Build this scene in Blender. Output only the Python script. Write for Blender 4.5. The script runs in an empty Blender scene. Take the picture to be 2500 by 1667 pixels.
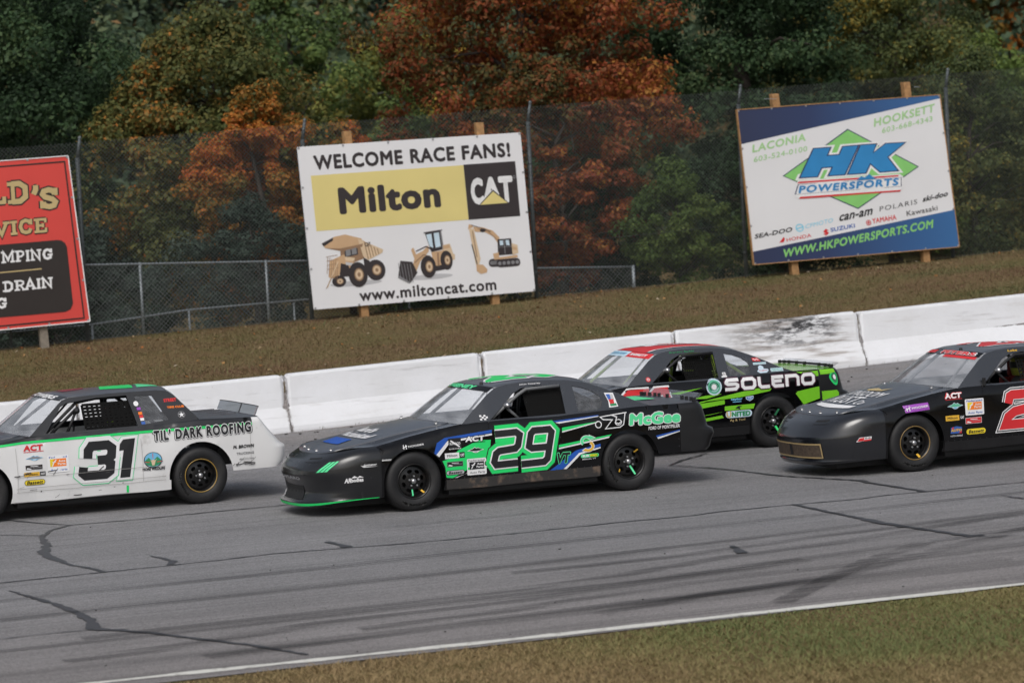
import bpy, bmesh, math, random
import numpy as np
from mathutils import Vector, Matrix
from mathutils.geometry import delaunay_2d_cdt

random.seed(7); RNG = np.random.default_rng(7)
scene = bpy.context.scene
COL = scene.collection
PI = math.pi

# ---------------------------------------------------------------- camera, sky, sun, exposure
# site frame: X along the track, Y across it away from the infield, Z up; track surface is z = 0
cam_d = bpy.data.cameras.new('camera'); cam = bpy.data.objects.new('camera', cam_d); COL.objects.link(cam)
cr = Vector((0.92478, -0.37689, -0.05225)); cu = Vector((0.07012, 0.03386, 0.99696)); cf = Vector((0.37398, 0.92564, -0.05774))
M = Matrix.Identity(4)
for i in range(3):
    M[i][0], M[i][1], M[i][2] = cr[i], cu[i], -cf[i]
M[0][3], M[1][3], M[2][3] = -14.9, 0.0, 4.25
cam.matrix_world = M
cam_d.sensor_width = 36.0; cam_d.lens = 36.0 * 8000 / 2500
cam_d.clip_start = 0.5; cam_d.clip_end = 1500
cam_d.dof.use_dof = True; cam_d.dof.focus_distance = 40.5; cam_d.dof.aperture_fstop = 2.2
scene.camera = cam

world = bpy.data.worlds.new('World'); scene.world = world; world.use_nodes = True
wn = world.node_tree; wn.nodes.clear()
sky = wn.nodes.new('ShaderNodeTexSky'); sky.sky_type = 'NISHITA'; sky.sun_disc = False
SUN_EL, SUN_AZ = math.radians(46), math.radians(212)
sky.sun_elevation = SUN_EL; sky.sun_rotation = SUN_AZ
sky.air_density = 1.0; sky.dust_density = 4.0; sky.ozone_density = 1.0
hs = wn.nodes.new('ShaderNodeHueSaturation'); hs.inputs['Saturation'].default_value = 0.46
bg = wn.nodes.new('ShaderNodeBackground'); bg.inputs['Strength'].default_value = 0.11
wo = wn.nodes.new('ShaderNodeOutputWorld')
wn.links.new(sky.outputs[0], hs.inputs['Color']); wn.links.new(hs.outputs[0], bg.inputs['Color']); wn.links.new(bg.outputs[0], wo.inputs['Surface'])

sun_d = bpy.data.lights.new('sun', 'SUN'); sun = bpy.data.objects.new('sun', sun_d); COL.objects.link(sun)
sun_d.energy = 1.25; sun_d.angle = math.radians(35); sun_d.color = (1.0, 0.985, 0.965)
sd = Vector((math.sin(SUN_AZ) * math.cos(SUN_EL), math.cos(SUN_AZ) * math.cos(SUN_EL), math.sin(SUN_EL)))
sun.rotation_euler = (-sd).to_track_quat('-Z', 'Y').to_euler(); sun.location = (0, 0, 40)

scene.view_settings.view_transform = 'Standard'; scene.view_settings.look = 'None'
scene.view_settings.exposure = 0.08; scene.view_settings.gamma = 1.0
scene.render.engine = 'CYCLES'
scene.cycles.max_bounces = 6; scene.cycles.transparent_max_bounces = 16
scene.cycles.diffuse_bounces = 3; scene.cycles.glossy_bounces = 3
scene.cycles.caustics_reflective = False; scene.cycles.caustics_refractive = False

# ---------------------------------------------------------------- helpers: materials
MATS = {}
def nodes_of(m):
    m.use_nodes = True
    nt = m.node_tree; nt.nodes.clear()
    o = nt.nodes.new('ShaderNodeOutputMaterial'); p = nt.nodes.new('ShaderNodeBsdfPrincipled')
    nt.links.new(p.outputs[0], o.inputs[0])
    return nt, p, o

def mat(name, col, rough=0.5, metal=0.0, coat=0.0, spec=0.5, var=0.0, vscale=8.0, bump=0.0, bscale=60.0, dirt=None, dscale=6.0, dlo=0.5, dhi=0.75, rvar=0.0):
    """plain procedural material: colour with noise variation, optional dirt colour, fine relief"""
    if name in MATS: return MATS[name]
    m = bpy.data.materials.new(name); nt, p, o = nodes_of(m)
    p.inputs['Roughness'].default_value = rough; p.inputs['Metallic'].default_value = metal
    p.inputs['Coat Weight'].default_value = coat; p.inputs['Coat Roughness'].default_value = 0.16
    p.inputs['Specular IOR Level'].default_value = spec
    p.inputs['Base Color'].default_value = (*col, 1)
    m.diffuse_color = (*col, 1)
    tc = nt.nodes.new('ShaderNodeTexCoord')
    last = None
    if var > 0:
        n = nt.nodes.new('ShaderNodeTexNoise'); n.inputs['Scale'].default_value = vscale; n.inputs['Detail'].default_value = 6
        nt.links.new(tc.outputs['Object'], n.inputs['Vector'])
        r = nt.nodes.new('ShaderNodeMapRange'); r.inputs['From Min'].default_value = 0.3; r.inputs['From Max'].default_value = 0.7
        r.inputs['To Min'].default_value = 1 - var; r.inputs['To Max'].default_value = 1 + var
        nt.links.new(n.outputs[0], r.inputs['Value'])
        mx = nt.nodes.new('ShaderNodeMix'); mx.data_type = 'RGBA'; mx.blend_type = 'MULTIPLY'; mx.inputs[0].default_value = 1
        mx.inputs[6].default_value = (*col, 1); nt.links.new(r.outputs[0], mx.inputs[7])
        last = mx.outputs[2]
    if dirt is not None:
        n = nt.nodes.new('ShaderNodeTexNoise'); n.inputs['Scale'].default_value = dscale; n.inputs['Detail'].default_value = 8; n.inputs['Roughness'].default_value = 0.65
        nt.links.new(tc.outputs['Object'], n.inputs['Vector'])
        r = nt.nodes.new('ShaderNodeMapRange'); r.inputs['From Min'].default_value = dlo; r.inputs['From Max'].default_value = dhi
        nt.links.new(n.outputs[0], r.inputs['Value'])
        mx = nt.nodes.new('ShaderNodeMix'); mx.data_type = 'RGBA'
        mx.inputs[6].default_value = (*col, 1); mx.inputs[7].default_value = (*dirt, 1)
        if last: nt.links.new(last, mx.inputs[6])
        nt.links.new(r.outputs[0], mx.inputs[0]); last = mx.outputs[2]
        if rvar:
            rr = nt.nodes.new('ShaderNodeMapRange'); rr.inputs['To Min'].default_value = rough; rr.inputs['To Max'].default_value = min(1, rough + rvar)
            nt.links.new(r.outputs[0], rr.inputs['Value']); nt.links.new(rr.outputs[0], p.inputs['Roughness'])
    if last: nt.links.new(last, p.inputs['Base Color'])
    if bump > 0:
        n = nt.nodes.new('ShaderNodeTexNoise'); n.inputs['Scale'].default_value = bscale; n.inputs['Detail'].default_value = 4
        nt.links.new(tc.outputs['Object'], n.inputs['Vector'])
        b = nt.nodes.new('ShaderNodeBump'); b.inputs['Strength'].default_value = bump; b.inputs['Distance'].default_value = 0.01
        nt.links.new(n.outputs[0], b.inputs['Height']); nt.links.new(b.outputs[0], p.inputs['Normal'])
    MATS[name] = m
    return m

def clear_plastic(name, tint, refl=0.10, opac=0.0):
    """thin clear sheet: see-through with a Fresnel reflection and a film of dust that also paints in brightness where opac is high"""
    if name in MATS: return MATS[name]
    m = bpy.data.materials.new(name); m.use_nodes = True; nt = m.node_tree; nt.nodes.clear()
    o = nt.nodes.new('ShaderNodeOutputMaterial'); t = nt.nodes.new('ShaderNodeBsdfTransparent'); t.inputs[0].default_value = (*tint, 1)
    g = nt.nodes.new('ShaderNodeBsdfGlossy'); g.inputs['Roughness'].default_value = 0.06
    lw = nt.nodes.new('ShaderNodeLayerWeight'); lw.inputs['Blend'].default_value = 0.25
    r = nt.nodes.new('ShaderNodeMapRange'); r.inputs['To Min'].default_value = refl; r.inputs['To Max'].default_value = 0.32
    nt.links.new(lw.outputs['Fresnel'], r.inputs['Value'])
    mx = nt.nodes.new('ShaderNodeMixShader'); nt.links.new(r.outputs[0], mx.inputs[0]); nt.links.new(t.outputs[0], mx.inputs[1]); nt.links.new(g.outputs[0], mx.inputs[2])
    d = nt.nodes.new('ShaderNodeBsdfDiffuse'); d.inputs[0].default_value = (0.72, 0.75, 0.80, 1)
    n = nt.nodes.new('ShaderNodeTexNoise'); n.inputs['Scale'].default_value = 5; n.inputs['Detail'].default_value = 6
    r2 = nt.nodes.new('ShaderNodeMapRange'); r2.inputs['From Min'].default_value = 0.3; r2.inputs['From Max'].default_value = 0.75; r2.inputs['To Min'].default_value = opac * 0.4; r2.inputs['To Max'].default_value = opac
    nt.links.new(n.outputs[0], r2.inputs['Value'])
    m2 = nt.nodes.new('ShaderNodeMixShader'); nt.links.new(r2.outputs[0], m2.inputs[0]); nt.links.new(mx.outputs[0], m2.inputs[1]); nt.links.new(d.outputs[0], m2.inputs[2])
    nt.links.new(m2.outputs[0], o.inputs[0]); MATS[name] = m
    return m

# ---------------------------------------------------------------- helpers: objects
def tag(o, label=None, cat=None, group=None, kind=None):
    if label: o['label'] = label
    if cat: o['category'] = cat
    if group: o['group'] = group
    if kind: o['kind'] = kind
    return o

def empty(name, loc=(0, 0, 0), parent=None):
    o = bpy.data.objects.new(name, None); COL.objects.link(o); o.location = loc; o.empty_display_size = 0.2
    if parent: o.parent = parent
    return o

def link(name, me, parent=None, loc=None):
    o = bpy.data.objects.new(name, me); COL.objects.link(o)
    if parent: o.parent = parent
    if loc is not None: o.location = loc
    return o

def mesh(name, verts, faces, mats, parent=None, smooth=False, fm=None, loc=None):
    me = bpy.data.meshes.new(name); me.from_pydata([tuple(v) for v in verts], [], [tuple(f) for f in faces])
    for m in (mats if isinstance(mats, (list, tuple)) else [mats]): me.materials.append(m)
    if fm is not None: me.polygons.foreach_set('material_index', np.array(fm, dtype=np.int32))
    if smooth: me.polygons.foreach_set('use_smooth', np.ones(len(me.polygons), dtype=bool))
    me.update()
    return link(name, me, parent, loc)

class MB:
    """collects simple shapes into one mesh"""
    def __init__(s): s.v = []; s.f = []; s.m = []
    def add(s, v, f, m=0):
        b = len(s.v); s.v += [tuple(p) for p in v]; s.f += [tuple(i + b for i in q) for q in f]; s.m += [m] * len(f)
    def box(s, c, d, m=0, R=None):
        c = Vector(c); hx, hy, hz = d[0] / 2, d[1] / 2, d[2] / 2
        vs = [Vector((x * hx, y * hy, z * hz)) for x in (-1, 1) for y in (-1, 1) for z in (-1, 1)]
        if R: vs = [R @ v for v in vs]
        s.add([c + v for v in vs], [(0, 1, 3, 2), (4, 6, 7, 5), (0, 4, 5, 1), (2, 3, 7, 6), (0, 2, 6, 4), (1, 5, 7, 3)], m)
    def tube(s, pts, r, n=8, m=0, cap=True):
        pts = [Vector(p) for p in pts]; rs = r if isinstance(r, (list, tuple)) else [r] * len(pts)
        rings = []; ref = None
        for i, p in enumerate(pts):
            t = ((pts[min(i + 1, len(pts) - 1)] - p).normalized() + (p - pts[max(i - 1, 0)]).normalized())
            t = t.normalized() if t.length > 1e-6 else Vector((0, 0, 1))
            if ref is None: ref = t.orthogonal().normalized()
            a = (ref - t * ref.dot(t)).normalized(); b = t.cross(a); ref = a
            rings.append([p + (a * math.cos(2 * PI * k / n) + b * math.sin(2 * PI * k / n)) * rs[i] for k in range(n)])
        vs = [q for ring in rings for q in ring]; fs = []
        for i in range(len(rings) - 1):
            for k in range(n):
                k2 = (k + 1) % n; fs.append((i * n + k, i * n + k2, (i + 1) * n + k2, (i + 1) * n + k))
        if cap: fs.append(tuple(range(n))[::-1]); fs.append(tuple((len(rings) - 1) * n + k for k in range(n)))
        s.add(vs, fs, m)
    def lathe(s, prof, n=32, m=0, axis='y', c=(0, 0, 0)):
        """prof: (radius, along) pairs revolved round the axis"""
        vs = []; fs = []
        for r, a in prof:
            for k in range(n):
                t = 2 * PI * k / n; u, w = r * math.cos(t), r * math.sin(t)
                vs.append((c[0] + u, c[1] + a, c[2] + w) if axis == 'y' else (c[0] + u, c[1] + w, c[2] + a))
        for i in range(len(prof) - 1):
            for k in range(n):
                k2 = (k + 1) % n; fs.append((i * n + k, (i + 1) * n + k, (i + 1) * n + k2, i * n + k2))
        s.add(vs, fs, m)
    def grid(s, P, m=0):
        """P[row][col] of points"""
        R, Cn = len(P), len(P[0])
        s.add([p for row in P for p in row], [(i * Cn + j, i * Cn + j + 1, (i + 1) * Cn + j + 1, (i + 1) * Cn + j) for i in range(R - 1) for j in range(Cn - 1)], m)
    def build(s, name, mats, parent=None, smooth=False, loc=None):
        return mesh(name, s.v, s.f, mats, parent, smooth, s.m, loc)

def raw_mesh(name, V, F, mats, fm=None, attr=None, smooth=False):
    """fast mesh from numpy arrays, all faces with the same corner count"""
    me = bpy.data.meshes.new(name); k = F.shape[1]
    me.vertices.add(len(V)); me.vertices.foreach_set('co', V.astype(np.float32).ravel())
    me.loops.add(F.size); me.loops.foreach_set('vertex_index', F.astype(np.int32).ravel())
    me.polygons.add(len(F)); me.polygons.foreach_set('loop_start', np.arange(0, F.size, k, dtype=np.int32)); me.polygons.foreach_set('loop_total', np.full(len(F), k, dtype=np.int32))
    for m in mats: me.materials.append(m)
    if fm is not None: me.polygons.foreach_set('material_index', fm.astype(np.int32))
    if smooth: me.polygons.foreach_set('use_smooth', np.ones(len(F), dtype=bool))
    if attr is not None:
        a = me.attributes.new('tint', 'FLOAT', 'POINT'); a.data.foreach_set('value', attr.astype(np.float32))
    me.update(calc_edges=True); me.validate()
    return me

# ---------------------------------------------------------------- helpers: flat print (2D shapes laid on a surface)
def inside(p, poly):
    x, y = p; c = False; n = len(poly); j = n - 1
    for i in range(n):
        xi, yi = poly[i]; xj, yj = poly[j]
        if (yi > y) != (yj > y) and x < (xj - xi) * (y - yi) / (yj - yi) + xi: c = not c
        j = i
    return c

def tri2d(loops, step=None):
    """triangulate an outline with holes (even-odd); step adds inner points so that the sheet can follow a curved surface"""
    vs = []; es = []
    for lp in loops:
        b = len(vs); q = []
        for i, p in enumerate(lp):
            q.append(p)
            if step:
                a, c = p, lp[(i + 1) % len(lp)]; d = math.dist(a, c); k = int(d / (step * 1.3))
                for t in range(1, k + 1): q.append((a[0] + (c[0] - a[0]) * t / (k + 1), a[1] + (c[1] - a[1]) * t / (k + 1)))
        vs += q; es += [(b + i, b + (i + 1) % len(q)) for i in range(len(q))]
    if step:
        xs = [p[0] for p in loops[0]]; ys = [p[1] for p in loops[0]]
        nx, ny = int((max(xs) - min(xs)) / step) + 1, int((max(ys) - min(ys)) / step) + 1
        for i in range(nx + 1):
            for j in range(ny + 1):
                p = (min(xs) + (i + 0.5 * (j % 2)) * step, min(ys) + j * step)
                if sum(inside(p, lp) for lp in loops) % 2: vs.append(p)
    r = delaunay_2d_cdt([Vector(p) for p in vs], es, [], 0, 1e-5)
    V = [(v.x, v.y) for v in r[0]]; F = []
    for f in r[2]:
        c = (sum(V[i][0] for i in f) / len(f), sum(V[i][1] for i in f) / len(f))
        if sum(inside(c, lp) for lp in loops) % 2: F.append(tuple(f))
    return V, F

_TXT = {}
def text2d(s, bold=0.0, space=1.0):
    """lettering outline as triangles in a unit box; islands (letters) are numbered so that they never share a plane"""
    key = (s, bold, space)
    if key in _TXT: return _TXT[key]
    cu_ = bpy.data.curves.new('lettering', 'FONT'); cu_.body = s; cu_.size = 1; cu_.space_character = space; cu_.resolution_u = 3
    o = bpy.data.objects.new('lettering', cu_); COL.objects.link(o)
    dg = bpy.context.evaluated_depsgraph_get(); me = bpy.data.meshes.new_from_object(o.evaluated_get(dg))
    V = np.array([v.co[:2] for v in me.vertices]); F = [tuple(p.vertices) for p in me.polygons]
    bpy.data.objects.remove(o); bpy.data.curves.remove(cu_); bpy.data.meshes.remove(me)
    if bold > 0:
        n0 = len(V); F0 = F; Vs = [V]; F = list(F)
        rings = ((bold, 8),) if bold < 0.05 else ((bold * 0.55, 8), (bold, 12))
        k = 1
        for rad, cnt in rings:
            for q in range(cnt):
                Vs.append(V + rad * np.array([math.cos(2 * PI * q / cnt), math.sin(2 * PI * q / cnt)])); F += [tuple(i + k * n0 for i in f) for f in F0]; k += 1
        V = np.concatenate(Vs)
    lo, hi = V.min(0), V.max(0); V = (V - lo) / (hi - lo)
    par = list(range(len(V)))
    def fd(i):
        while par[i] != i: par[i] = par[par[i]]; i = par[i]
        return i
    for f in F:
        for a in f[1:]: par[fd(a)] = fd(f[0])
    roots = {}; isl = [roots.setdefault(fd(i), len(roots)) for i in range(len(V))]
    _TXT[key] = (V, F, isl, (hi - lo))
    return _TXT[key]

def stroke2d(pts, w, closed=False):
    """thick polyline with mitred corners"""
    P = [Vector((p[0], p[1])) for p in pts]; n = len(P); L = []; Rr = []
    for i in range(n):
        a = P[i] - P[i - 1] if (i > 0 or closed) else P[1] - P[0]
        b = P[(i + 1) % n] - P[i] if (i < n - 1 or closed) else P[-1] - P[-2]
        a = a.normalized(); b = b.normalized(); na = Vector((-a.y, a.x)); nb = Vector((-b.y, b.x))
        m = na + nb
        m = m.normalized() if m.length > 1e-6 else na
        k = min(1 / max(m.dot(na), 0.35), 2.0) * w / 2
        L.append(P[i] + m * k); Rr.append(P[i] - m * k)
    V = [tuple(v) for v in L + Rr]
    F = [(i, i + n, (i + 1) % n + n, (i + 1) % n) for i in range(n if closed else n - 1)]
    return V, F

class Print:
    """a sticker or printed face: flat shapes in layers, laid on a surface by fn(u, v, lift)"""
    def __init__(s, fn, gap=0.0012, lift=0.003, fine=None): s.fine = fine; s.fn = fn; s.gap = gap; s.l0 = lift; s.v = []; s.f = []; s.m = []; s.mats = []
    def _put(s, V, F, mt, layer, extra=None):
        if mt not in s.mats: s.mats.append(mt)
        if s.fine:      # cut the shape finer so that it follows a strongly curved panel
            V = [tuple(q) for q in V]; ex = list(extra) if extra else [0.0] * len(V); T = [(f[0], f[i], f[i + 1]) for f in F for i in range(1, len(f) - 1)]; out = []; mid = {}
            while T:
                a, b, c_ = T.pop(); e = [(math.dist(V[a], V[b]), a, b, c_), (math.dist(V[b], V[c_]), b, c_, a), (math.dist(V[c_], V[a]), c_, a, b)]; L_, p1, p2, p3 = max(e)
                if L_ < s.fine: out.append((a, b, c_)); continue
                k_ = (min(p1, p2), max(p1, p2))
                if k_ not in mid: mid[k_] = len(V); V.append(((V[p1][0] + V[p2][0]) / 2, (V[p1][1] + V[p2][1]) / 2)); ex.append((ex[p1] + ex[p2]) / 2)
                T += [(p1, mid[k_], p3), (mid[k_], p2, p3)]
            F = out; extra = ex
        k = s.mats.index(mt); b = len(s.v)
        for i, p in enumerate(V): s.v.append(s.fn(p[0], p[1], s.l0 + s.gap * layer + (extra[i] if extra else 0)))
        s.f += [tuple(i + b for i in q) for q in F]; s.m += [k] * len(F)
        return s
    def poly(s, pts, mt, layer=0, step=None, holes=()):
        V, F = tri2d([list(pts)] + [list(h) for h in holes], step); return s._put(V, F, mt, layer)
    def rect(s, x0, y0, x1, y1, mt, layer=0, step=None, r=0):
        if r:
            p = []
            for cx, cy, a in ((x1 - r, y1 - r, 0), (x0 + r, y1 - r, 90), (x0 + r, y0 + r, 180), (x1 - r, y0 + r, 270)):
                p += [(cx + r * math.cos(math.radians(a + t)), cy + r * math.sin(math.radians(a + t))) for t in (0, 30, 60, 90)]
        else: p = [(x0, y0), (x1, y0), (x1, y1), (x0, y1)]
        return s.poly(p, mt, layer, step)
    def ell(s, cx, cy, rx, ry, mt, layer=0, n=28, hole=0.0):
        o = [(cx + rx * math.cos(2 * PI * k / n), cy + ry * math.sin(2 * PI * k / n)) for k in range(n)]
        h = [[(cx + rx * hole * math.cos(2 * PI * k / n), cy + ry * hole * math.sin(2 * PI * k / n)) for k in range(n)]] if hole else []
        return s.poly(o, mt, layer, None, h)
    def line(s, pts, w, mt, layer=0, closed=False):
        V, F = stroke2d(pts, w, closed); return s._put(V, F, mt, layer)
    def text(s, t, x0, y0, x1, y1, mt, layer=0, bold=0.02, shear=0.0, slope=0.0, space=1.05, grow=0.0):
        V, F, isl, sz = text2d(t, bold, space)
        h = y1 - y0
        W = [(x0 - grow + (x1 - x0 + 2 * grow) * p[0] + shear * (p[1] * h), y0 - grow + (h + 2 * grow) * p[1] + slope * p[0] * (x1 - x0)) for p in V]
        return s._put(W, F, mt, layer, [(i % 97) * 0.000012 for i in isl])
    def outlined(s, t, x0, y0, x1, y1, mt, edge, layer=0, bold=0.02, ew=0.045, **k):
        sx, sy = (text2d(t, bold, k.get('space', 1.05))[3]); g = ew * (y1 - y0) / max(sy, 0.2)
        s.text(t, x0 - g, y0 - g, x1 + g, y1 + g, edge, layer, bold=bold + ew, **k)
        return s.text(t, x0, y0, x1, y1, mt, layer + 1.3, bold=bold, **k)
    def build(s, name, parent=None): return mesh(name, s.v, s.f, s.mats, parent, False, s.m)

def flat(name, col, rough=0.45, coat=0.0): return mat(name, col, rough, coat=coat, var=0.06, vscale=3.0)
INK = dict(black=flat('print_black', (0.012, 0.012, 0.014)), white=flat('print_white', (0.78, 0.78, 0.79)), red=flat('print_red', (0.62, 0.025, 0.03)),
           signred=mat('banner_red', (0.64, 0.062, 0.05), 0.55, var=0.05, vscale=1.2), gold=flat('print_gold', (0.52, 0.40, 0.19)), brown=flat('print_dark_brown', (0.028, 0.022, 0.02)),
           green=flat('print_green', (0.015, 0.66, 0.15)), lime=flat('print_lime', (0.17, 0.52, 0.015)), blue=flat('print_blue', (0.012, 0.085, 0.42)),
           yellow=flat('print_yellow', (0.80, 0.62, 0.03)), orange=flat('print_orange', (0.85, 0.20, 0.015)), purple=flat('print_purple', (0.30, 0.06, 0.42)),
           grey=flat('print_grey', (0.22, 0.22, 0.23)), lgrey=flat('print_light_grey', (0.48, 0.48, 0.50)), teal=flat('print_teal', (0.10, 0.42, 0.26)), sky=flat('print_sky_blue', (0.16, 0.45, 0.68)),
           catyellow=mat('banner_yellow', (0.70, 0.59, 0.23), 0.55, var=0.04, vscale=1.0), tan=flat('print_tan', (0.55, 0.36, 0.21)), dtan=flat('print_dark_tan', (0.28, 0.17, 0.10)), cream=flat('print_cream', (0.64, 0.49, 0.33)),
           navy=flat('banner_navy', (0.022, 0.035, 0.14)), royal=flat('banner_royal', (0.03, 0.13, 0.40)), hkgreen=flat('banner_green', (0.24, 0.58, 0.17)), hkpale=flat('banner_pale_green', (0.36, 0.60, 0.28)), hkblue=flat('banner_blue', (0.03, 0.23, 0.52)),
           suz=flat('print_suzuki_blue', (0.04, 0.12, 0.42)), cf=flat('print_cyan', (0.22, 0.60, 0.78)), minttext=flat('print_mint', (0.10, 0.72, 0.32)), mustard=flat('print_mustard', (0.72, 0.42, 0.04)), pale=flat('print_pale_blue', (0.55, 0.68, 0.78)), dgreen=flat('print_dark_green', (0.03, 0.24, 0.10)))

# ================================================================ SETTING
def sstep(a, b, x): t = np.clip((x - a) / (b - a), 0, 1); return t * t * (3 - 2 * t)
def wall_base(X): return np.where(X > 1.3, 0.030, 0.022) * (np.clip(X, -14, 34) - 1.3)
def fence_base(X): return 1.20 + 0.024 * (np.clip(X, -16, 40) - 0.3)
def ground_z(X, Y):
    X = np.asarray(X, float); Y = np.asarray(Y, float)
    z = wall_base(X) * sstep(41, 49.2, Y)
    z = np.where(Y < 26.2, -0.035 * np.clip(26.2 - Y, 0, 16), z)
    back = wall_base(X) + 0.80; fb = fence_base(X)
    t = np.clip((Y - 49.8) / 8.4, 0, 1)
    emb = back + (fb - back) * (t * 0.65 + 0.35 * t * t)
    z = np.where(Y > 49.62, emb, z)
    far = fb - 1.5 * sstep(58.6, 66, Y) + 16 * sstep(78, 190, Y)
    z = np.where(Y > 58.2, far, z)
    return z

def noise2(X, Y, s, seed=0):
    """smooth value in 0..1 from a few crossed waves"""
    r = np.random.default_rng(seed); o = np.zeros_like(X)
    for k in range(7):
        a = r.uniform(0, 2 * PI); f = s * r.uniform(0.6, 2.2); p = r.uniform(0, 6.28)
        o += np.sin((X * math.cos(a) + Y * math.sin(a)) * f + p + 1.3 * np.sin((X * math.sin(a) - Y * math.cos(a)) * f * 0.6 + p * 2))
    return np.clip(0.5 + o / 7, 0, 1)

def lattice(xs, ys, zf, dz=0.0):
    X, Y = np.meshgrid(xs, ys); Z = zf(X, Y) + dz
    V = np.stack([X.ravel(), Y.ravel(), Z.ravel()], 1); nx, ny = len(xs), len(ys)
    i = np.arange(nx * ny).reshape(ny, nx)
    return V, np.stack([i[:-1, :-1].ravel(), i[:-1, 1:].ravel(), i[1:, 1:].ravel(), i[1:, :-1].ravel()], 1)

def ramp_node(nt, stops):
    r = nt.nodes.new('ShaderNodeValToRGB'); e = r.color_ramp.elements
    while len(e) > 1: e.remove(e[-1])
    e[0].position = stops[0][0]; e[0].color = (*stops[0][1], 1)
    for p, c in stops[1:]: q = e.new(p); q.color = (*c, 1)
    return r

def soil_material():
    m = bpy.data.materials.new('dry_grass_ground'); nt, p, o = nodes_of(m); p.inputs['Roughness'].default_value = 0.95; p.inputs['Specular IOR Level'].default_value = 0.1
    tc = nt.nodes.new('ShaderNodeTexCoord'); n = nt.nodes.new('ShaderNodeTexNoise'); n.inputs['Scale'].default_value = 0.6; n.inputs['Detail'].default_value = 12; n.inputs['Roughness'].default_value = 0.7
    nt.links.new(tc.outputs['Object'], n.inputs['Vector'])
    r = ramp_node(nt, [(0.28, (0.090, 0.073, 0.037)), (0.45, (0.160, 0.111, 0.055)), (0.6, (0.132, 0.111, 0.045)), (0.75, (0.104, 0.115, 0.041))])
    nt.links.new(n.outputs[0], r.inputs[0]); nt.links.new(r.outputs[0], p.inputs['Base Color'])
    n2 = nt.nodes.new('ShaderNodeTexNoise'); n2.inputs['Scale'].default_value = 18; n2.inputs['Detail'].default_value = 6; nt.links.new(tc.outputs['Object'], n2.inputs['Vector'])
    b = nt.nodes.new('ShaderNodeBump'); b.inputs['Strength'].default_value = 0.8; b.inputs['Distance'].default_value = 0.06; nt.links.new(n2.outputs[0], b.inputs['Height']); nt.links.new(b.outputs[0], p.inputs['Normal'])
    return m

xs = np.concatenate([np.linspace(-260, -20, 13)[:-1], np.linspace(-20, 50, 141), np.linspace(50, 420, 16)[1:]])
ys = np.concatenate([np.linspace(-60, 16, 9)[:-1], np.linspace(16, 26.2, 35), [26.25], np.linspace(26.6, 49.0, 24), [49.6, 49.64], np.linspace(50, 62, 49), np.linspace(62, 420, 90)[1:]])
def under(X, Y): return ground_z(X, Y) - np.where((Y > 26.22) & (Y < 49.62), 0.03, 0.0)
V, F = lattice(xs, ys, under)
g = link('ground', raw_mesh('ground', V, F, [soil_material()], smooth=True)); tag(g, kind='structure')

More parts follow.
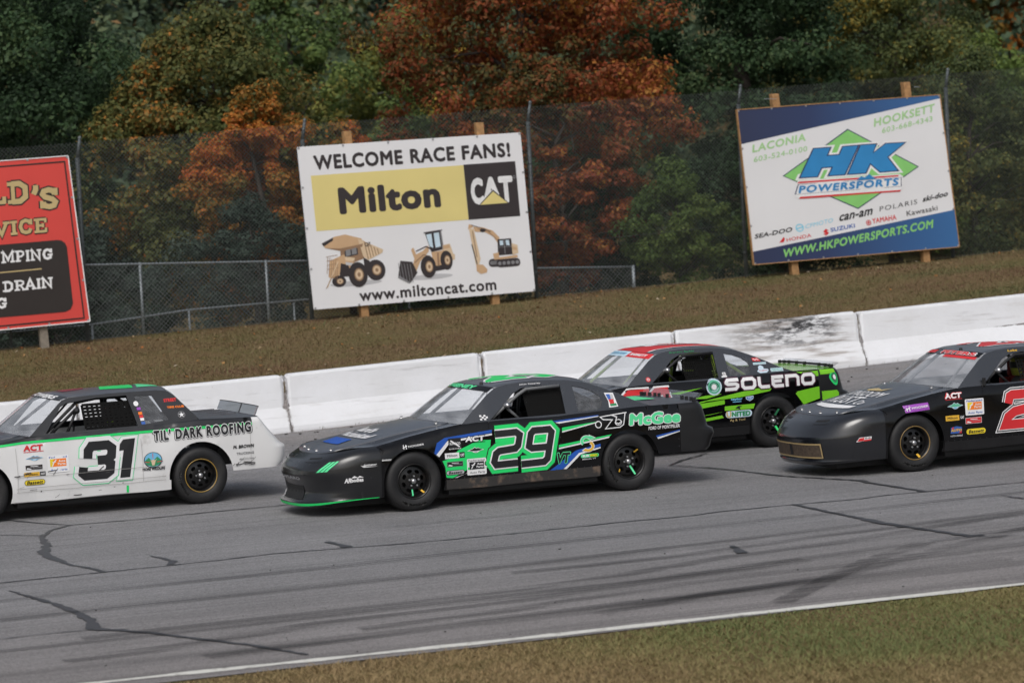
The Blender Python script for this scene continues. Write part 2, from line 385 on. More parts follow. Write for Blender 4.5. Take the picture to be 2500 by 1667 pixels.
# ---- asphalt
def asphalt_material():
    m = bpy.data.materials.new('worn_asphalt'); nt, p, o = nodes_of(m); L = nt.links
    p.inputs['Roughness'].default_value = 0.82; p.inputs['Specular IOR Level'].default_value = 0.35
    tc = nt.nodes.new('ShaderNodeTexCoord'); sp = nt.nodes.new('ShaderNodeSeparateXYZ'); L.new(tc.outputs['Object'], sp.inputs[0])
    def noise(scale, detail, sc=(1, 1, 1), rough=0.6):
        mp = nt.nodes.new('ShaderNodeMapping'); mp.inputs['Scale'].default_value = sc; L.new(tc.outputs['Object'], mp.inputs[0])
        n = nt.nodes.new('ShaderNodeTexNoise'); n.inputs['Scale'].default_value = scale; n.inputs['Detail'].default_value = detail; n.inputs['Roughness'].default_value = rough; L.new(mp.outputs[0], n.inputs[0]); return n.outputs[0]
    def rng(v, a, b, c, d):
        r = nt.nodes.new('ShaderNodeMapRange'); r.inputs[1].default_value = a; r.inputs[2].default_value = b; r.inputs[3].default_value = c; r.inputs[4].default_value = d; L.new(v, r.inputs[0]); return r.outputs[0]
    def mul(a, b):
        k = nt.nodes.new('ShaderNodeMath'); k.operation = 'MULTIPLY'; L.new(a, k.inputs[0]); L.new(b, k.inputs[1]); return k.outputs[0]
    grain = mul(rng(noise(42, 4, rough=0.9), 0.36, 0.64, 0.50, 1.52), rng(noise(14, 3, rough=0.7), 0.35, 0.65, 0.86, 1.14))
    patch = rng(noise(0.35, 6), 0.3, 0.7, 0.86, 1.12)
    blotch = rng(noise(2.6, 5, (0.5, 1.2, 1)), 0.3, 0.7, 0.93, 1.06)
    # rubber laid down along the racing line: thin streaks along X, stronger near the inner edge
    st = noise(1.0, 7, (0.045, 2.3, 1), 0.62); near = rng(sp.outputs[1], 26.5, 34.0, 1.0, 0.15)
    dark = rng(st, 0.48, 0.62, 0.0, 0.34); k = mul(dark, near)
    one = nt.nodes.new('ShaderNodeMath'); one.operation = 'SUBTRACT'; one.inputs[0].default_value = 1.0; L.new(k, one.inputs[1])
    st2 = rng(noise(1.0, 5, (0.03, 5.5, 1), 0.6), 0.35, 0.68, 1.10, 0.86)
    val = mul(mul(mul(grain, patch), mul(blotch, st2)), one.outputs[0])
    # dusty brown by the wall and along the inner edge
    c1 = nt.nodes.new('ShaderNodeMix'); c1.data_type = 'RGBA'; c1.inputs[6].default_value = (0.213, 0.209, 0.213, 1); c1.inputs[7].default_value = (0.214, 0.196, 0.190, 1)
    edge = nt.nodes.new('ShaderNodeMath'); edge.operation = 'MAXIMUM'
    w = mul(rng(sp.outputs[1], 45.5, 49.2, 0.0, 1.0), rng(noise(1.4, 6, (0.4, 1, 1)), 0.35, 0.55, 0.0, 1.0)); L.new(w, edge.inputs[0]); L.new(rng(sp.outputs[1], 27.0, 32.5, 0.75, 0.0), edge.inputs[1])
    L.new(edge.outputs[0], c1.inputs[0])
    c2 = nt.nodes.new('ShaderNodeMix'); c2.data_type = 'RGBA'; c2.blend_type = 'MULTIPLY'; c2.inputs[0].default_value = 1; L.new(c1.outputs[2], c2.inputs[6]); L.new(val, c2.inputs[7])
    L.new(c2.outputs[2], p.inputs['Base Color'])
    b = nt.nodes.new('ShaderNodeBump'); b.inputs['Strength'].default_value = 0.55; b.inputs['Distance'].default_value = 0.008; L.new(noise(75, 3, rough=0.8), b.inputs['Height']); L.new(b.outputs[0], p.inputs['Normal'])
    return m
V, F = lattice(np.linspace(-60, 90, 151), np.concatenate([np.linspace(26.25, 41, 16), np.linspace(41.3, 49.7, 29)]), ground_z)
tr = link('racetrack', raw_mesh('racetrack', V, F, [asphalt_material()], smooth=True)); tag(tr, kind='structure')

def ground_strip(name, pts, w, z, mt, parent=None, jitter=0.0, sub=0.12, seed=1):
    """thin sheet that follows a path on the track; w is a width or one per point"""
    r = random.Random(seed); P = []; Wd = []
    ws = w if isinstance(w, (list, tuple)) else [w] * len(pts)
    for i in range(len(pts) - 1):
        a, b = Vector(pts[i]), Vector(pts[i + 1]); n = max(1, int((b - a).length / sub))
        for k in range(n): P.append(a.lerp(b, k / n)); Wd.append(ws[i] + (ws[i + 1] - ws[i]) * k / n)
    P.append(Vector(pts[-1])); Wd.append(ws[-1])
    if jitter:
        P = [p + Vector((r.gauss(0, jitter), r.gauss(0, jitter))) for p in P]; Wd = [x * r.uniform(0.55, 1.35) for x in Wd]
    V2, F2 = [], []
    n = len(P)
    for i in range(n):
        t = (P[min(i + 1, n - 1)] - P[max(i - 1, 0)]).normalized(); nn = Vector((-t.y, t.x)) * Wd[i] / 2
        for q in (P[i] + nn, P[i] - nn): V2.append((q.x, q.y, float(ground_z(q.x, q.y)) + z))
        if i: F2.append((2 * i - 2, 2 * i - 1, 2 * i + 1, 2 * i))
    return mesh(name, V2, F2, mt, parent)

white_line_m = mat('line_paint', (0.66, 0.65, 0.60), 0.7, var=0.1, vscale=5, dirt=(0.22, 0.20, 0.18), dscale=7, dlo=0.54, dhi=0.72)
ground_strip('inner_edge_line', [(-60, 26.62), (-8.3, 26.62), (-4.33, 26.42), (0.8, 26.17 + 0.13), (6, 26.32), (60, 26.4)], 0.155, 0.005, white_line_m, tr, 0.003, 0.35)
seal_m = mat('crack_sealant', (0.052, 0.053, 0.058), 0.55, var=0.2, vscale=10)
CR = [([(-7.29, 33.91), (-6.73, 33.94), (-6.03, 33.96), (-5.33, 33.98), (-4.73, 34.0), (-4.08, 34.1), (-3.34, 33.99), (-2.57, 33.83), (-1.39, 33.76), (-0.02, 33.83), (0.89, 33.78), (1.26, 33.9), (2.18, 33.86), (3.0, 33.78), (3.54, 33.9), (3.92, 33.84), (5.53, 33.81), (9, 33.8)], 0.06),
      ([(-5.72, 40.47), (-5.37, 39.39), (-5.12, 38.87), (-4.27, 38.78), (-3.24, 38.86), (-2.48, 38.86), (-1.79, 38.94), (2.5, 38.9)], 0.06),
      ([(-5.12, 38.87), (-5.42, 38.53), (-5.7, 37.92), (-5.88, 36.98), (-6.11, 36.15), (-6.15, 35.66), (-6.14, 34.91), (-6.03, 34.31), (-6.02, 33.95)], [0.06, 0.07, 0.09, 0.13, 0.2, 0.12, 0.07, 0.09, 0.08]),
      ([(-6.16, 38.58), (-5.68, 37.99)], 0.04), ([(-5.21, 34.98), (-5.16, 34.55), (-5.14, 34.28), (-5.29, 34.02)], [0.03, 0.06, 0.1, 0.08]), ([(-3.25, 34.69), (-3.24, 34.42), (-3.23, 34.01)], [0.10, 0.10, 0.14]),
      ([(-7.23, 33.2), (-7.17, 32.61), (-7.1, 31.73), (-7.08, 31.03), (-7.12, 30.31), (-7.24, 29.78), (-6.86, 29.1), (-6.63, 28.47), (-6.35, 27.73), (-6.12, 26.85)], [0.04, 0.07, 0.09, 0.12, 0.16, 0.15, 0.07, 0.07, 0.08, 0.05]),
      ([(-8.22, 29.74), (-7.72, 29.77), (-7.33, 29.74), (-7.25, 29.76)], 0.045), ([(3.35, 38.59), (3.45, 37.88), (3.55, 36.78), (3.97, 35.54), (3.92, 35.24), (3.92, 33.84)], [0.05, 0.06, 0.07, 0.1, 0.1, 0.08]),
      ([(2.18, 33.86), (2.1, 32.28), (2.05, 31.48), (2.1, 30.61), (2.15, 29.77), (2.31, 29.73)], [0.06, 0.09, 0.15, 0.08, 0.14, 0.06]), ([(-0.05, 30.9), (-0.23, 30.28)], [0.06, 0.16]),
      ([(4.31, 32.75), (4.34, 32.08)], 0.05), ([(1.65, 29.66), (2.1, 29.69), (2.65, 29.3)], 0.04), ([(3.1, 39.24), (3.52, 39.74), (4.21, 40.37)], 0.06), ([(3.13, 39.31), (3.41, 38.08)], 0.05),
      ([(-2.4, 35.45), (-1.2, 35.5), (-0.2, 35.47)], 0.03)]
for k, (pts, w) in enumerate(CR): ground_strip('crack_sealant', pts, [q * 0.8 for q in w] if isinstance(w, list) else w * 0.72, 0.006 + 0.0006 * k, seal_m, tr, 0.008, 0.10, k)

def rubber_material():
    m = bpy.data.materials.new('tyre_rubber_mark'); m.use_nodes = True; nt = m.node_tree; nt.nodes.clear(); L = nt.links
    o = nt.nodes.new('ShaderNodeOutputMaterial'); t = nt.nodes.new('ShaderNodeBsdfTransparent'); d = nt.nodes.new('ShaderNodeBsdfDiffuse'); d.inputs[0].default_value = (0.03, 0.03, 0.033, 1)
    tc = nt.nodes.new('ShaderNodeTexCoord'); mp = nt.nodes.new('ShaderNodeMapping'); mp.inputs['Scale'].default_value = (0.25, 9, 1); L.new(tc.outputs['Object'], mp.inputs[0])
    n = nt.nodes.new('ShaderNodeTexNoise'); n.inputs['Scale'].default_value = 1.0; n.inputs['Detail'].default_value = 8; L.new(mp.outputs[0], n.inputs[0])
    r = nt.nodes.new('ShaderNodeMapRange'); r.inputs[1].default_value = 0.38; r.inputs[2].default_value = 0.68; r.inputs[3].default_value = 0.0; r.inputs[4].default_value = 0.50; L.new(n.outputs[0], r.inputs[0])
    x = nt.nodes.new('ShaderNodeMixShader'); L.new(r.outputs[0], x.inputs[0]); L.new(t.outputs[0], x.inputs[1]); L.new(d.outputs[0], x.inputs[2]); L.new(x.outputs[0], o.inputs[0]); return m
rub = rubber_material()
SK = [([(-7.5, 29.2), (-4.55, 29.28), (-3.17, 29.36), (-1.9, 29.61), (-0.46, 30.11), (0.9, 30.31), (3.79, 31.17), (8, 32.2)], 0.24), ([(-5.25, 27.92), (-3.69, 28.1), (-2.42, 28.45), (-0.93, 28.67), (0.48, 28.6), (4, 28.9)], 0.26),
      ([(-1.58, 26.75), (-0.52, 27.85), (0.48, 28.82), (1.55, 29.63)], 0.24), ([(-2.68, 30.58), (-1.0, 30.53), (0.65, 30.82), (3.89, 31.35), (8, 32)], 0.20), ([(-3.17, 27.27), (-1.85, 27.72), (-0.29, 28.05), (2.84, 29.83), (6, 31.2)], 0.24),
      ([(-7.85, 30.97), (-6.52, 31.09), (-5.18, 31.05), (-2.48, 31.06), (2, 31.5)], 0.2), ([(-7.99, 27.9), (-6.95, 28.09), (-5.36, 28.54), (-3.46, 28.65), (0, 29.3)], 0.3), ([(-9, 28.9), (-6, 28.95), (-2, 29.05), (3, 29.9)], 0.22), ([(-6.9, 27.3), (-5.2, 27.5), (-2, 27.75), (1.5, 27.9)], 0.3),
      ([(-9, 32.4), (-4, 32.45), (1, 32.6), (8, 33.1)], 0.2)]
for k, (pts, w) in enumerate(SK): ground_strip('skid_mark', pts, w, 0.0125 + 0.0006 * k, rub, tr, 0.0, 0.3, k)
# crumbs of rubber and stone
mb = MB()
for k in range(110):
    x, y = random.uniform(-9, 9), 26.7 + 22.5 * random.random() ** 1.4; s = random.uniform(0.005, 0.014)
    if k > 60: x, y = random.uniform(0, 14), random.uniform(47.2, 49.2); s = random.uniform(0.012, 0.03)
    z = float(ground_z(x, y)); mb.box((x, y, z + s * 0.4), (s * random.uniform(1, 2.2), s, s * 0.7), R=Matrix.Rotation(random.uniform(0, 3), 3, 'Z'))
o = mb.build('rubber_crumbs', mat('rubber_crumb', (0.05, 0.048, 0.046), 0.9, var=0.4, vscale=1.0), None); tag(o, 'small crumbs of rubber and grit on the asphalt', 'debris', kind='stuff')

# ---- grass blades
def grass_material(name, stops):
    m = bpy.data.materials.new(name); nt, p, o = nodes_of(m); p.inputs['Roughness'].default_value = 0.85; p.inputs['Specular IOR Level'].default_value = 0.15
    a = nt.nodes.new('ShaderNodeAttribute'); a.attribute_name = 'tint'; r = ramp_node(nt, stops); nt.links.new(a.outputs['Fac'], r.inputs[0]); nt.links.new(r.outputs[0], p.inputs['Base Color']); return m
def blades(name, x0, x1, y0, y1, n, h, w, stops, label, seed, ys_pow=1.0, lean=0.5, patch=0.7):
    r = np.random.default_rng(seed); X = r.uniform(x0, x1, n); Y = y0 + (y1 - y0) * r.random(n) ** ys_pow
    if name == 'infield_grass': keep = Y < 26.10 + 0.10 * noise2(X, Y * 0, 2.2, 5); X, Y = X[keep], Y[keep]; n = len(X)
    Z = ground_z(X, Y) - 0.005
    a = r.uniform(0, 2 * PI, n); hh = h * r.uniform(0.45, 1.25, n) * (0.7 + 0.6 * noise2(X, Y, 1.5, seed + 3)); ww = w * r.uniform(0.6, 1.4, n)
    dx, dy = np.cos(a) * ww / 2, np.sin(a) * ww / 2; lx, ly = r.normal(0, lean, n) * hh, r.normal(0, lean, n) * hh
    V = np.empty((n, 3, 3)); V[:, 0] = np.stack([X - dx, Y - dy, Z], 1); V[:, 1] = np.stack([X + dx, Y + dy, Z], 1); V[:, 2] = np.stack([X + lx, Y + ly, Z + hh], 1)
    t = np.clip(patch * noise2(X * 0.5, Y, 1.2, seed) + (1 - patch) * r.random(n) + r.normal(0, 0.1, n), 0, 1)
    o = link(name, raw_mesh(name, V.reshape(-1, 3), np.arange(3 * n).reshape(-1, 3), [grass_material(name, stops)], attr=np.repeat(t, 3)))
    return tag(o, label, 'grass', kind='stuff')
blades('infield_grass', -10, 4.5, 21.0, 26.25, 150000, 0.036, 0.012, [(0.0, (0.30, 0.215, 0.115)), (0.35, (0.265, 0.205, 0.10)), (0.6, (0.215, 0.195, 0.085)), (0.8, (0.170, 0.180, 0.072)), (1.0, (0.125, 0.155, 0.060))], 'short green and tan infield grass beside the white line', 3, lean=0.9, patch=0.78)
blades('embankment_grass', -8, 30, 49.9, 58.4, 240000, 0.032, 0.018, [(0.0, (0.150, 0.088, 0.058)), (0.25, (0.165, 0.108, 0.066)), (0.45, (0.175, 0.128, 0.072)), (0.65, (0.150, 0.122, 0.060)), (0.82, (0.128, 0.122, 0.055)), (1.0, (0.100, 0.112, 0.048))], 'dry brown grass on the bank behind the white wall', 9, lean=0.9, patch=0.80)
blades('bank_tufts', -8, 30, 50.0, 58.3, 5200, 0.12, 0.016, [(0.0, (0.17, 0.12, 0.07)), (0.5, (0.16, 0.14, 0.07)), (1.0, (0.09, 0.11, 0.045))], 'taller stray tufts on the bank behind the white wall', 21, lean=0.5)
def fallen_leaves():
    r = np.random.default_rng(5); n = 420; X = r.uniform(-6, 26, n); Y = 58.1 - 7.5 * r.random(n) ** 2.2; Z = ground_z(X, Y) + r.uniform(0.01, 0.05, n); a = r.uniform(0, 6.28, n); sz = r.uniform(0.02, 0.045, n)
    V = np.empty((n, 4, 3))
    for k in range(4): V[:, k] = np.stack([X + sz * np.cos(a + k * PI / 2), Y + sz * np.sin(a + k * PI / 2), Z + r.normal(0, 0.012, n)], 1)
    o = link('fallen_leaves', raw_mesh('fallen_leaves', V.reshape(-1, 3), np.arange(4 * n).reshape(-1, 4), [grass_material('fallen_leaf', [(0.0, (0.28, 0.10, 0.03)), (0.4, (0.34, 0.18, 0.06)), (0.8, (0.30, 0.22, 0.12)), (1.0, (0.36, 0.30, 0.22))])], attr=np.repeat(r.random(n), 4))); tag(o, 'scattered fallen leaves on the bank in front of the fence', 'leaves', kind='stuff')
fallen_leaves()
blades('wall_weeds', -8, 22, 49.2, 49.40, 500, 0.05, 0.012, [(0.0, (0.10, 0.06, 0.03)), (1.0, (0.06, 0.07, 0.025))], 'thin dry weeds along the foot of the white wall', 12, ys_pow=0.4)

# ---- concrete wall sections
def wall_material(name, scuff=False):
    m = bpy.data.materials.new(name); nt, p, o = nodes_of(m); L = nt.links; p.inputs['Roughness'].default_value = 0.6; p.inputs['Specular IOR Level'].default_value = 0.3
    tc = nt.nodes.new('ShaderNodeTexCoord'); sp = nt.nodes.new('ShaderNodeSeparateXYZ'); L.new(tc.outputs['Generated'], sp.inputs[0])
    def noise(scale, detail, sc=(1, 1, 1), rot=(0, 0, 0), rough=0.6):
        mp = nt.nodes.new('ShaderNodeMapping'); mp.inputs['Scale'].default_value = sc; mp.inputs['Rotation'].default_value = rot; L.new(tc.outputs['Object'], mp.inputs[0])
        n = nt.nodes.new('ShaderNodeTexNoise'); n.inputs['Scale'].default_value = scale; n.inputs['Detail'].default_value = detail; n.inputs['Roughness'].default_value = rough; L.new(mp.outputs[0], n.inputs[0]); return n.outputs[0]
    def rng(v, a, b, c, d):
        r = nt.nodes.new('ShaderNodeMapRange'); r.inputs[1].default_value = a; r.inputs[2].default_value = b; r.inputs[3].default_value = c; r.inputs[4].default_value = d; L.new(v, r.inputs[0]); return r.outputs[0]
    def op(a, b, k='MULTIPLY'):
        q = nt.nodes.new('ShaderNodeMath'); q.operation = k; L.new(a, q.inputs[0]); L.new(b, q.inputs[1]); return q.outputs[0]
    def mix(fac, a, b):
        q = nt.nodes.new('ShaderNodeMix'); q.data_type = 'RGBA'; L.new(fac, q.inputs[0])
        if isinstance(a, tuple): q.inputs[6].default_value = (*a, 1)
        else: L.new(a, q.inputs[6])
        q.inputs[7].default_value = (*b, 1); return q.outputs[2]
    c = mix(rng(noise(1.3, 6), 0.35, 0.75, 0, 1), (0.745, 0.755, 0.785), (0.675, 0.68, 0.695))
    c = mix(rng(noise(3.0, 7, (0.35, 1, 2.5)), 0.60, 0.78, 0, 0.55), c, (0.50, 0.48, 0.46))          # grime lines
    c = mix(rng(noise(26, 2), 0.74, 0.80, 0, 0.8), c, (0.30, 0.28, 0.26))                               # chips
    c = mix(op(rng(noise(1.1, 7, (0.7, 1, 9), (0, math.radians(-3), 0)), 0.60, 0.72, 0, 0.5), rng(sp.outputs[2], 0.1, 0.35, 0, 1)), c, (0.33, 0.32, 0.32))
    ends = op(rng(sp.outputs[0], 0.010, 0.0, 0, 1), rng(sp.outputs[0], 0.990, 1.0, 0, 1), 'MAXIMUM')
    c = mix(op(ends, rng(noise(9, 5), 0.42, 0.6, 0, 1)), c, (0.09, 0.06, 0.045))                        # rusty broken ends
    c = mix(op(rng(sp.outputs[2], 0.085, 0.0, 0, 1), rng(noise(4, 6), 0.38, 0.68, 0.0, 0.5)), c, (0.26, 0.22, 0.18))  # dirt splashed at the foot
    if scuff:
        zone = op(op(rng(sp.outputs[0], 0.08, 0.5, 0, 1), rng(sp.outputs[0], 0.99, 0.90, 0, 1)), rng(sp.outputs[2], 0.12, 0.4, 0, 1))
        s1 = rng(noise(1.0, 7, (1.2, 1, 13), (0, math.radians(-14), 0)), 0.47, 0.64, 0, 0.85)
        c = mix(op(zone, s1), c, (0.24, 0.20, 0.17))
        z2 = op(op(rng(sp.outputs[0], 0.22, 0.62, 0, 1), rng(sp.outputs[0], 0.92, 0.80, 0, 1)), op(rng(sp.outputs[2], 0.45, 0.66, 0, 1), rng(sp.outputs[2], 1.02, 0.90, 0.5, 1)))
        s2 = rng(noise(3.4, 9, (0.8, 1, 3.0), (0, math.radians(-18), 0), 0.8), 0.47, 0.56, 0, 0.97)
        c = mix(op(z2, s2), c, (0.02, 0.02, 0.022))
    L.new(c, p.inputs['Base Color'])
    b = nt.nodes.new('ShaderNodeBump'); b.inputs['Strength'].default_value = 0.35; b.inputs['Distance'].default_value = 0.02; L.new(noise(12, 8), b.inputs['Height']); L.new(b.outputs[0], p.inputs['Normal'])
    return m
wall_m = wall_material('white_painted_concrete'); wall_scuff = wall_material('scuffed_white_concrete', True)
PROF = [(49.37, -0.06), (49.365, 0.03), (49.375, 0.09), (49.52, 0.35), (49.545, 0.40), (49.58, 0.66), (49.60, 0.865), (49.615, 0.893), (49.65, 0.905), (49.76, 0.905), (49.79, 0.89), (49.80, 0.8), (49.82, 0.0)]
JX = [-9.05, -5.62, -2.19, 1.206, 4.597, 8.066, 11.535, 15.0, 18.5, 22.0]
WL = ['white concrete wall section beyond the front of the number 31 car', 'white concrete wall section behind the doors of the number 31 car', 'white concrete wall section behind the tail of the number 31 car', 'clean white concrete wall section above the hood of the number 29 car',
      'white concrete wall section behind the windshield of the lime and black car', 'white concrete wall section streaked with black tyre scuffs', 'white concrete wall section just past the tyre scuffs, above the number 2 car', 'white concrete wall section at the right edge of the picture', 'white concrete wall section past the right edge']
for i in range(len(JX) - 1):
    r = random.Random(i + 40); a, b = JX[i] + 0.013, JX[i + 1] - 0.013; n = 44; P = []
    x_list = [a + (b - a) * (0.5 - 0.5 * math.cos(PI * k / n)) for k in range(n + 1)]
    yaw = r.gauss(0, 0.012); zof = r.gauss(0, 0.012)
    for x in x_list:
        e = min(x - a, b - x); row = []
        for j, (y, z) in enumerate(PROF):
            chip = max(0, 1 - e / 0.07) * r.random() if j in (4, 5, 6, 7, 8, 9, 10) else 0
            row.append((x + r.gauss(0, 0.002), y + yaw * (x - (a + b) / 2) / 3 + chip * 0.05 + r.gauss(0, 0.0005), float(wall_base(np.array(x))) + zof + z - chip * (0.10 if j >= 6 else 0.0) + r.gauss(0, 0.0006)))
        P.append(row)
    m = MB(); m.grid(P); k = len(PROF); b0 = len(m.v)
    m.f.append(tuple(range(k))[::-1]); m.m.append(0); m.f.append(tuple(len(x_list) * k - k + q for q in range(k))); m.m.append(0)
    o = m.build('concrete_barrier', [wall_scuff if i == 5 else wall_m], None, False)
    tag(o, WL[i], 'barrier', 'white concrete wall sections along the track')

# ---- tall chain-link fence
wire_m = mat('dark_fence_wire', (0.085, 0.095, 0.092), 0.5, metal=0.3); post_m = mat('weathered_fence_post', (0.11, 0.125, 0.13), 0.5, metal=0.5, var=0.25, vscale=7)
galv_m = mat('galvanised_rail', (0.30, 0.33, 0.35), 0.45, metal=0.55, var=0.15, vscale=6)
def fence_z(x): return float(fence_base(np.array(x)))
def chain_link(name, xa, xb, yb, zlo, zhi, parent, pitch=0.072, w=0.0058, mt=None):
    """woven wires as two families of thin zigzag-crossing bars; zlo, zhi are functions of x"""
    mb = MB(); n0 = int((xb - xa) / pitch)
    H = max(zhi(xa) - zlo(xa), zhi(xb) - zlo(xb)); m = int(H / pitch) + 1
    def seg(x1, z1, x2, z2, y):
        # clip to the bay
        if x1 > x2: x1, z1, x2, z2 = x2, z2, x1, z1
        if x2 <= xa or x1 >= xb: return
        if x1 < xa: z1 += (z2 - z1) * (xa - x1) / (x2 - x1); x1 = xa
        if x2 > xb: z2 = z1 + (z2 - z1) * (xb - x1) / (x2 - x1); x2 = xb
        d = Vector((x2 - x1, 0, z2 - z1)); L = d.length
        if L < 0.02: return
        nx, nz = -d.z / L * w / 2, d.x / L * w / 2
        mb.add([(x1 + nx, y, z1 + nz), (x1 - nx, y, z1 - nz), (x2 - nx, y, z2 - nz), (x2 + nx, y, z2 + nz), (x1, y + w, z1), (x2, y + w, z2)], [(0, 1, 2, 3), (1, 4, 5, 2), (4, 0, 3, 5)])
    zl, k = zlo((xa + xb) / 2), 0
    g0 = (zlo(xb) - zlo(xa)) / (xb - xa); g1 = (zhi(xb) - zhi(xa)) / (xb - xa)
    for i in range(-m, n0 + m + 1):
        x = xa + i * pitch
        # bottom (x, zlo) to top (x + H', zhi): solve the crossing with the sloping top
        hb = zlo(x); t = (zhi(x) - hb) / (1 - g1); seg(x, hb, x + t, hb + t, yb)
        t = (zhi(x) - hb) / (1 + g1); seg(x, hb, x - t, hb + t, yb + 0.006)
    return mb.build(name, mt or wire_m, parent)
fence = empty('chain_link_fence', (0, 0, 0)); tag(fence, 'tall dark chain link fence running behind the advertising boards', 'fence')
PX = [-8.9, -4.3, 0.30, 4.62, 9.19, 13.69, 18.365, 23.0, 27.6]
top = lambda x: 4.83 + 0.0293 * (x - 0.3)
for i, x in enumerate(PX):
    zb_ = fence_z(x); m = MB(); m.tube([(x, 58.24, zb_ - 0.3), (x + 0.005, 58.24, top(x) - 0.28)], 0.040, 10)
    m.tube([(x + 0.005, 58.24, top(x) - 0.30), (x + 0.07, 58.24, top(x) + 0.06)], [0.036, 0.03], 8)
    m.lathe([(0.001, 0.045), (0.026, 0.035), (0.038, 0.0), (0.030, -0.02)], 10, axis='z', c=(x + 0.072, 58.24, top(x) + 0.07))
    for hz in (0.5, 1.1, 1.8, 2.6): m.lathe([(0.043, -0.012), (0.047, -0.012), (0.047, 0.012), (0.043, 0.012)], 10, axis='z', c=(x, 58.24, zb_ + hz))
    m.build('post', post_m, fence, True)
for a, b in zip(PX[:-1], PX[1:]): chain_link('chain_link', a, b, 58.19, lambda x: fence_z(x) + 0.02, lambda x: top(x), fence)
for h, nm in ((0.03, 'bottom_wire'), (1.05, 'tension_wire')):
    m = MB(); m.tube([(x, 58.185, fence_z(x) + h + (0.02 * math.sin(x))) for x in np.linspace(PX[0], PX[-1], 60)], 0.004, 4); m.build(nm, wire_m, fence)

# ---- low galvanised fence just behind it, and a second one farther down the slope
low = empty('low_chain_link_fence', (0, 0, 0)); tag(low, 'low galvanised chain link fence with top rail, just behind the tall fence', 'fence')
LR = [(-4, 2.72), (0.51, 2.58), (4.7, 2.40), (9.4, 1.97), (11.5, 1.87)]
lr = lambda x: float(np.interp(x, [p[0] for p in LR], [p[1] for p in LR]))
m = MB(); m.tube([(x, 58.75, z) for x, z in LR], 0.021, 8); m.build('top_rail', galv_m, low, True)
for x in (-1.0, 1.5, 3.94, 6.6, 9.0, 11.48):
    m = MB(); m.tube([(x, 58.75, fence_z(x) - 0.3), (x, 58.75, lr(x) + 0.03)], 0.028 if x < 11 else 0.038, 8); m.build('post', galv_m, low, True)
bays = [-4, -1.0, 1.5, 3.94, 6.6, 9.0, 11.48]
for a, b in zip(bays[:-1], bays[1:]): chain_link('chain_link', a, b, 58.74, lambda x: fence_z(x) + 0.0, lambda x: lr(x), low, 0.085, 0.0055, mat('galvanised_wire', (0.22, 0.24, 0.24), 0.5, metal=0.5))
low2 = empty('slope_fence', (0, 0, 0)); tag(low2, 'knee high galvanised fence rail on the slope behind both chain link fences', 'fence')
m = MB(); m.tube([(-1.5, 59.4, 1.40), (0.68, 59.4, 1.45), (2.60, 59.4, 1.60), (4.94, 59.4, 1.64), (8.5, 59.4, 1.66)], 0.02, 8); m.build('top_rail', galv_m, low2, True)
for x in (0.70, 2.58, 4.66, 7.0):
    m = MB(); m.tube([(x, 59.4, 0.6), (x, 59.4, 1.46 if x < 1 else 1.60)], 0.022, 8); m.build('post', galv_m, low2, True)

# ================================================================ ADVERTISING BOARDS
wood_m = mat('treated_pine', (0.36, 0.20, 0.085), 0.75, var=0.25, vscale=14, bump=0.3, bscale=40); woodgrey_m = mat('weathered_pine', (0.22, 0.19, 0.155), 0.8, var=0.25, vscale=14, bump=0.3, bscale=40)
ply_m = mat('plywood_edge', (0.30, 0.17, 0.07), 0.8, var=0.2, vscale=9)
banner_w = mat('banner_white', (0.74, 0.74, 0.76), 0.5, var=0.03, vscale=0.8)
BY = 57.80
def board(name, label, quad, posts, frame_m, face_m, post_mat, wrinkle=0.004):
    """quad: TL, TR, BR, BL as (x, z); posts: (x_top, z_top, x_bot, z_bot)"""
    root = empty(name, (quad[3][0], BY, quad[3][1])); tag(root, label, 'billboard', 'advertising boards in front of the fence')
    off = Vector(root.location)
    def P(u, v, dy):
        a = (quad[0][0] + (quad[1][0] - quad[0][0]) * u, quad[0][1] + (quad[1][1] - quad[0][1]) * u); b = (quad[3][0] + (quad[2][0] - quad[3][0]) * u, quad[3][1] + (quad[2][1] - quad[3][1]) * u)
        return (b[0] + (a[0] - b[0]) * v - off.x, dy, b[1] + (a[1] - b[1]) * v - off.z)
    m = MB(); e = 0.002
    e = e if frame_m is ply_m else -0.002
    fr = [P(-e, 1 + e, 0.02), P(1 + e, 1 + e, 0.02), P(1 + e, -e, 0.02), P(-e, -e, 0.02)]; bk = [(p[0], 0.06, p[2]) for p in fr]
    m.add(fr + bk, [(3, 2, 1, 0), (4, 5, 6, 7), (0, 1, 5, 4), (1, 2, 6, 5), (2, 3, 7, 6), (3, 0, 4, 7)]); m.build('backing_panel', frame_m, root)
    W = lambda u, v: wrinkle * (math.sin(9 * u + 5 * v) * math.sin(7 * v + 2) * (1 - abs(2 * v - 1) ** 4 * 0.3))
    m = MB(); m.grid([[P(u, v, 0.004 + W(u, v)) for u in np.linspace(0, 1, 37)] for v in np.linspace(0, 1, 25)]); m.build('banner', face_m, root, True)
    for (xt, zt, xb_, zb2) in posts:
        m = MB(); d = 0.075
        T = Vector((xt - off.x, 0.145, zt - off.z)); B = Vector((xb_ - off.x, 0.145, zb2 - 0.4 - off.z)); vs = []
        for c, k in ((B, 0), (T, 1)):
            for sx, sy in ((-1, -1), (1, -1), (1, 1), (-1, 1)): vs.append((c.x + sx * d, c.y + sy * d, c.z))
        m.add(vs, [(0, 3, 2, 1), (4, 5, 6, 7), (0, 1, 5, 4), (1, 2, 6, 5), (2, 3, 7, 6), (3, 0, 4, 7)])
        o = m.build('post', post_mat, root); bv = o.modifiers.new('soft_edge', 'BEVEL'); bv.width = 0.008; bv.segments = 1
    return root, (lambda u, v, lift: P(u, v, 0.004 + W(u, v) - lift))

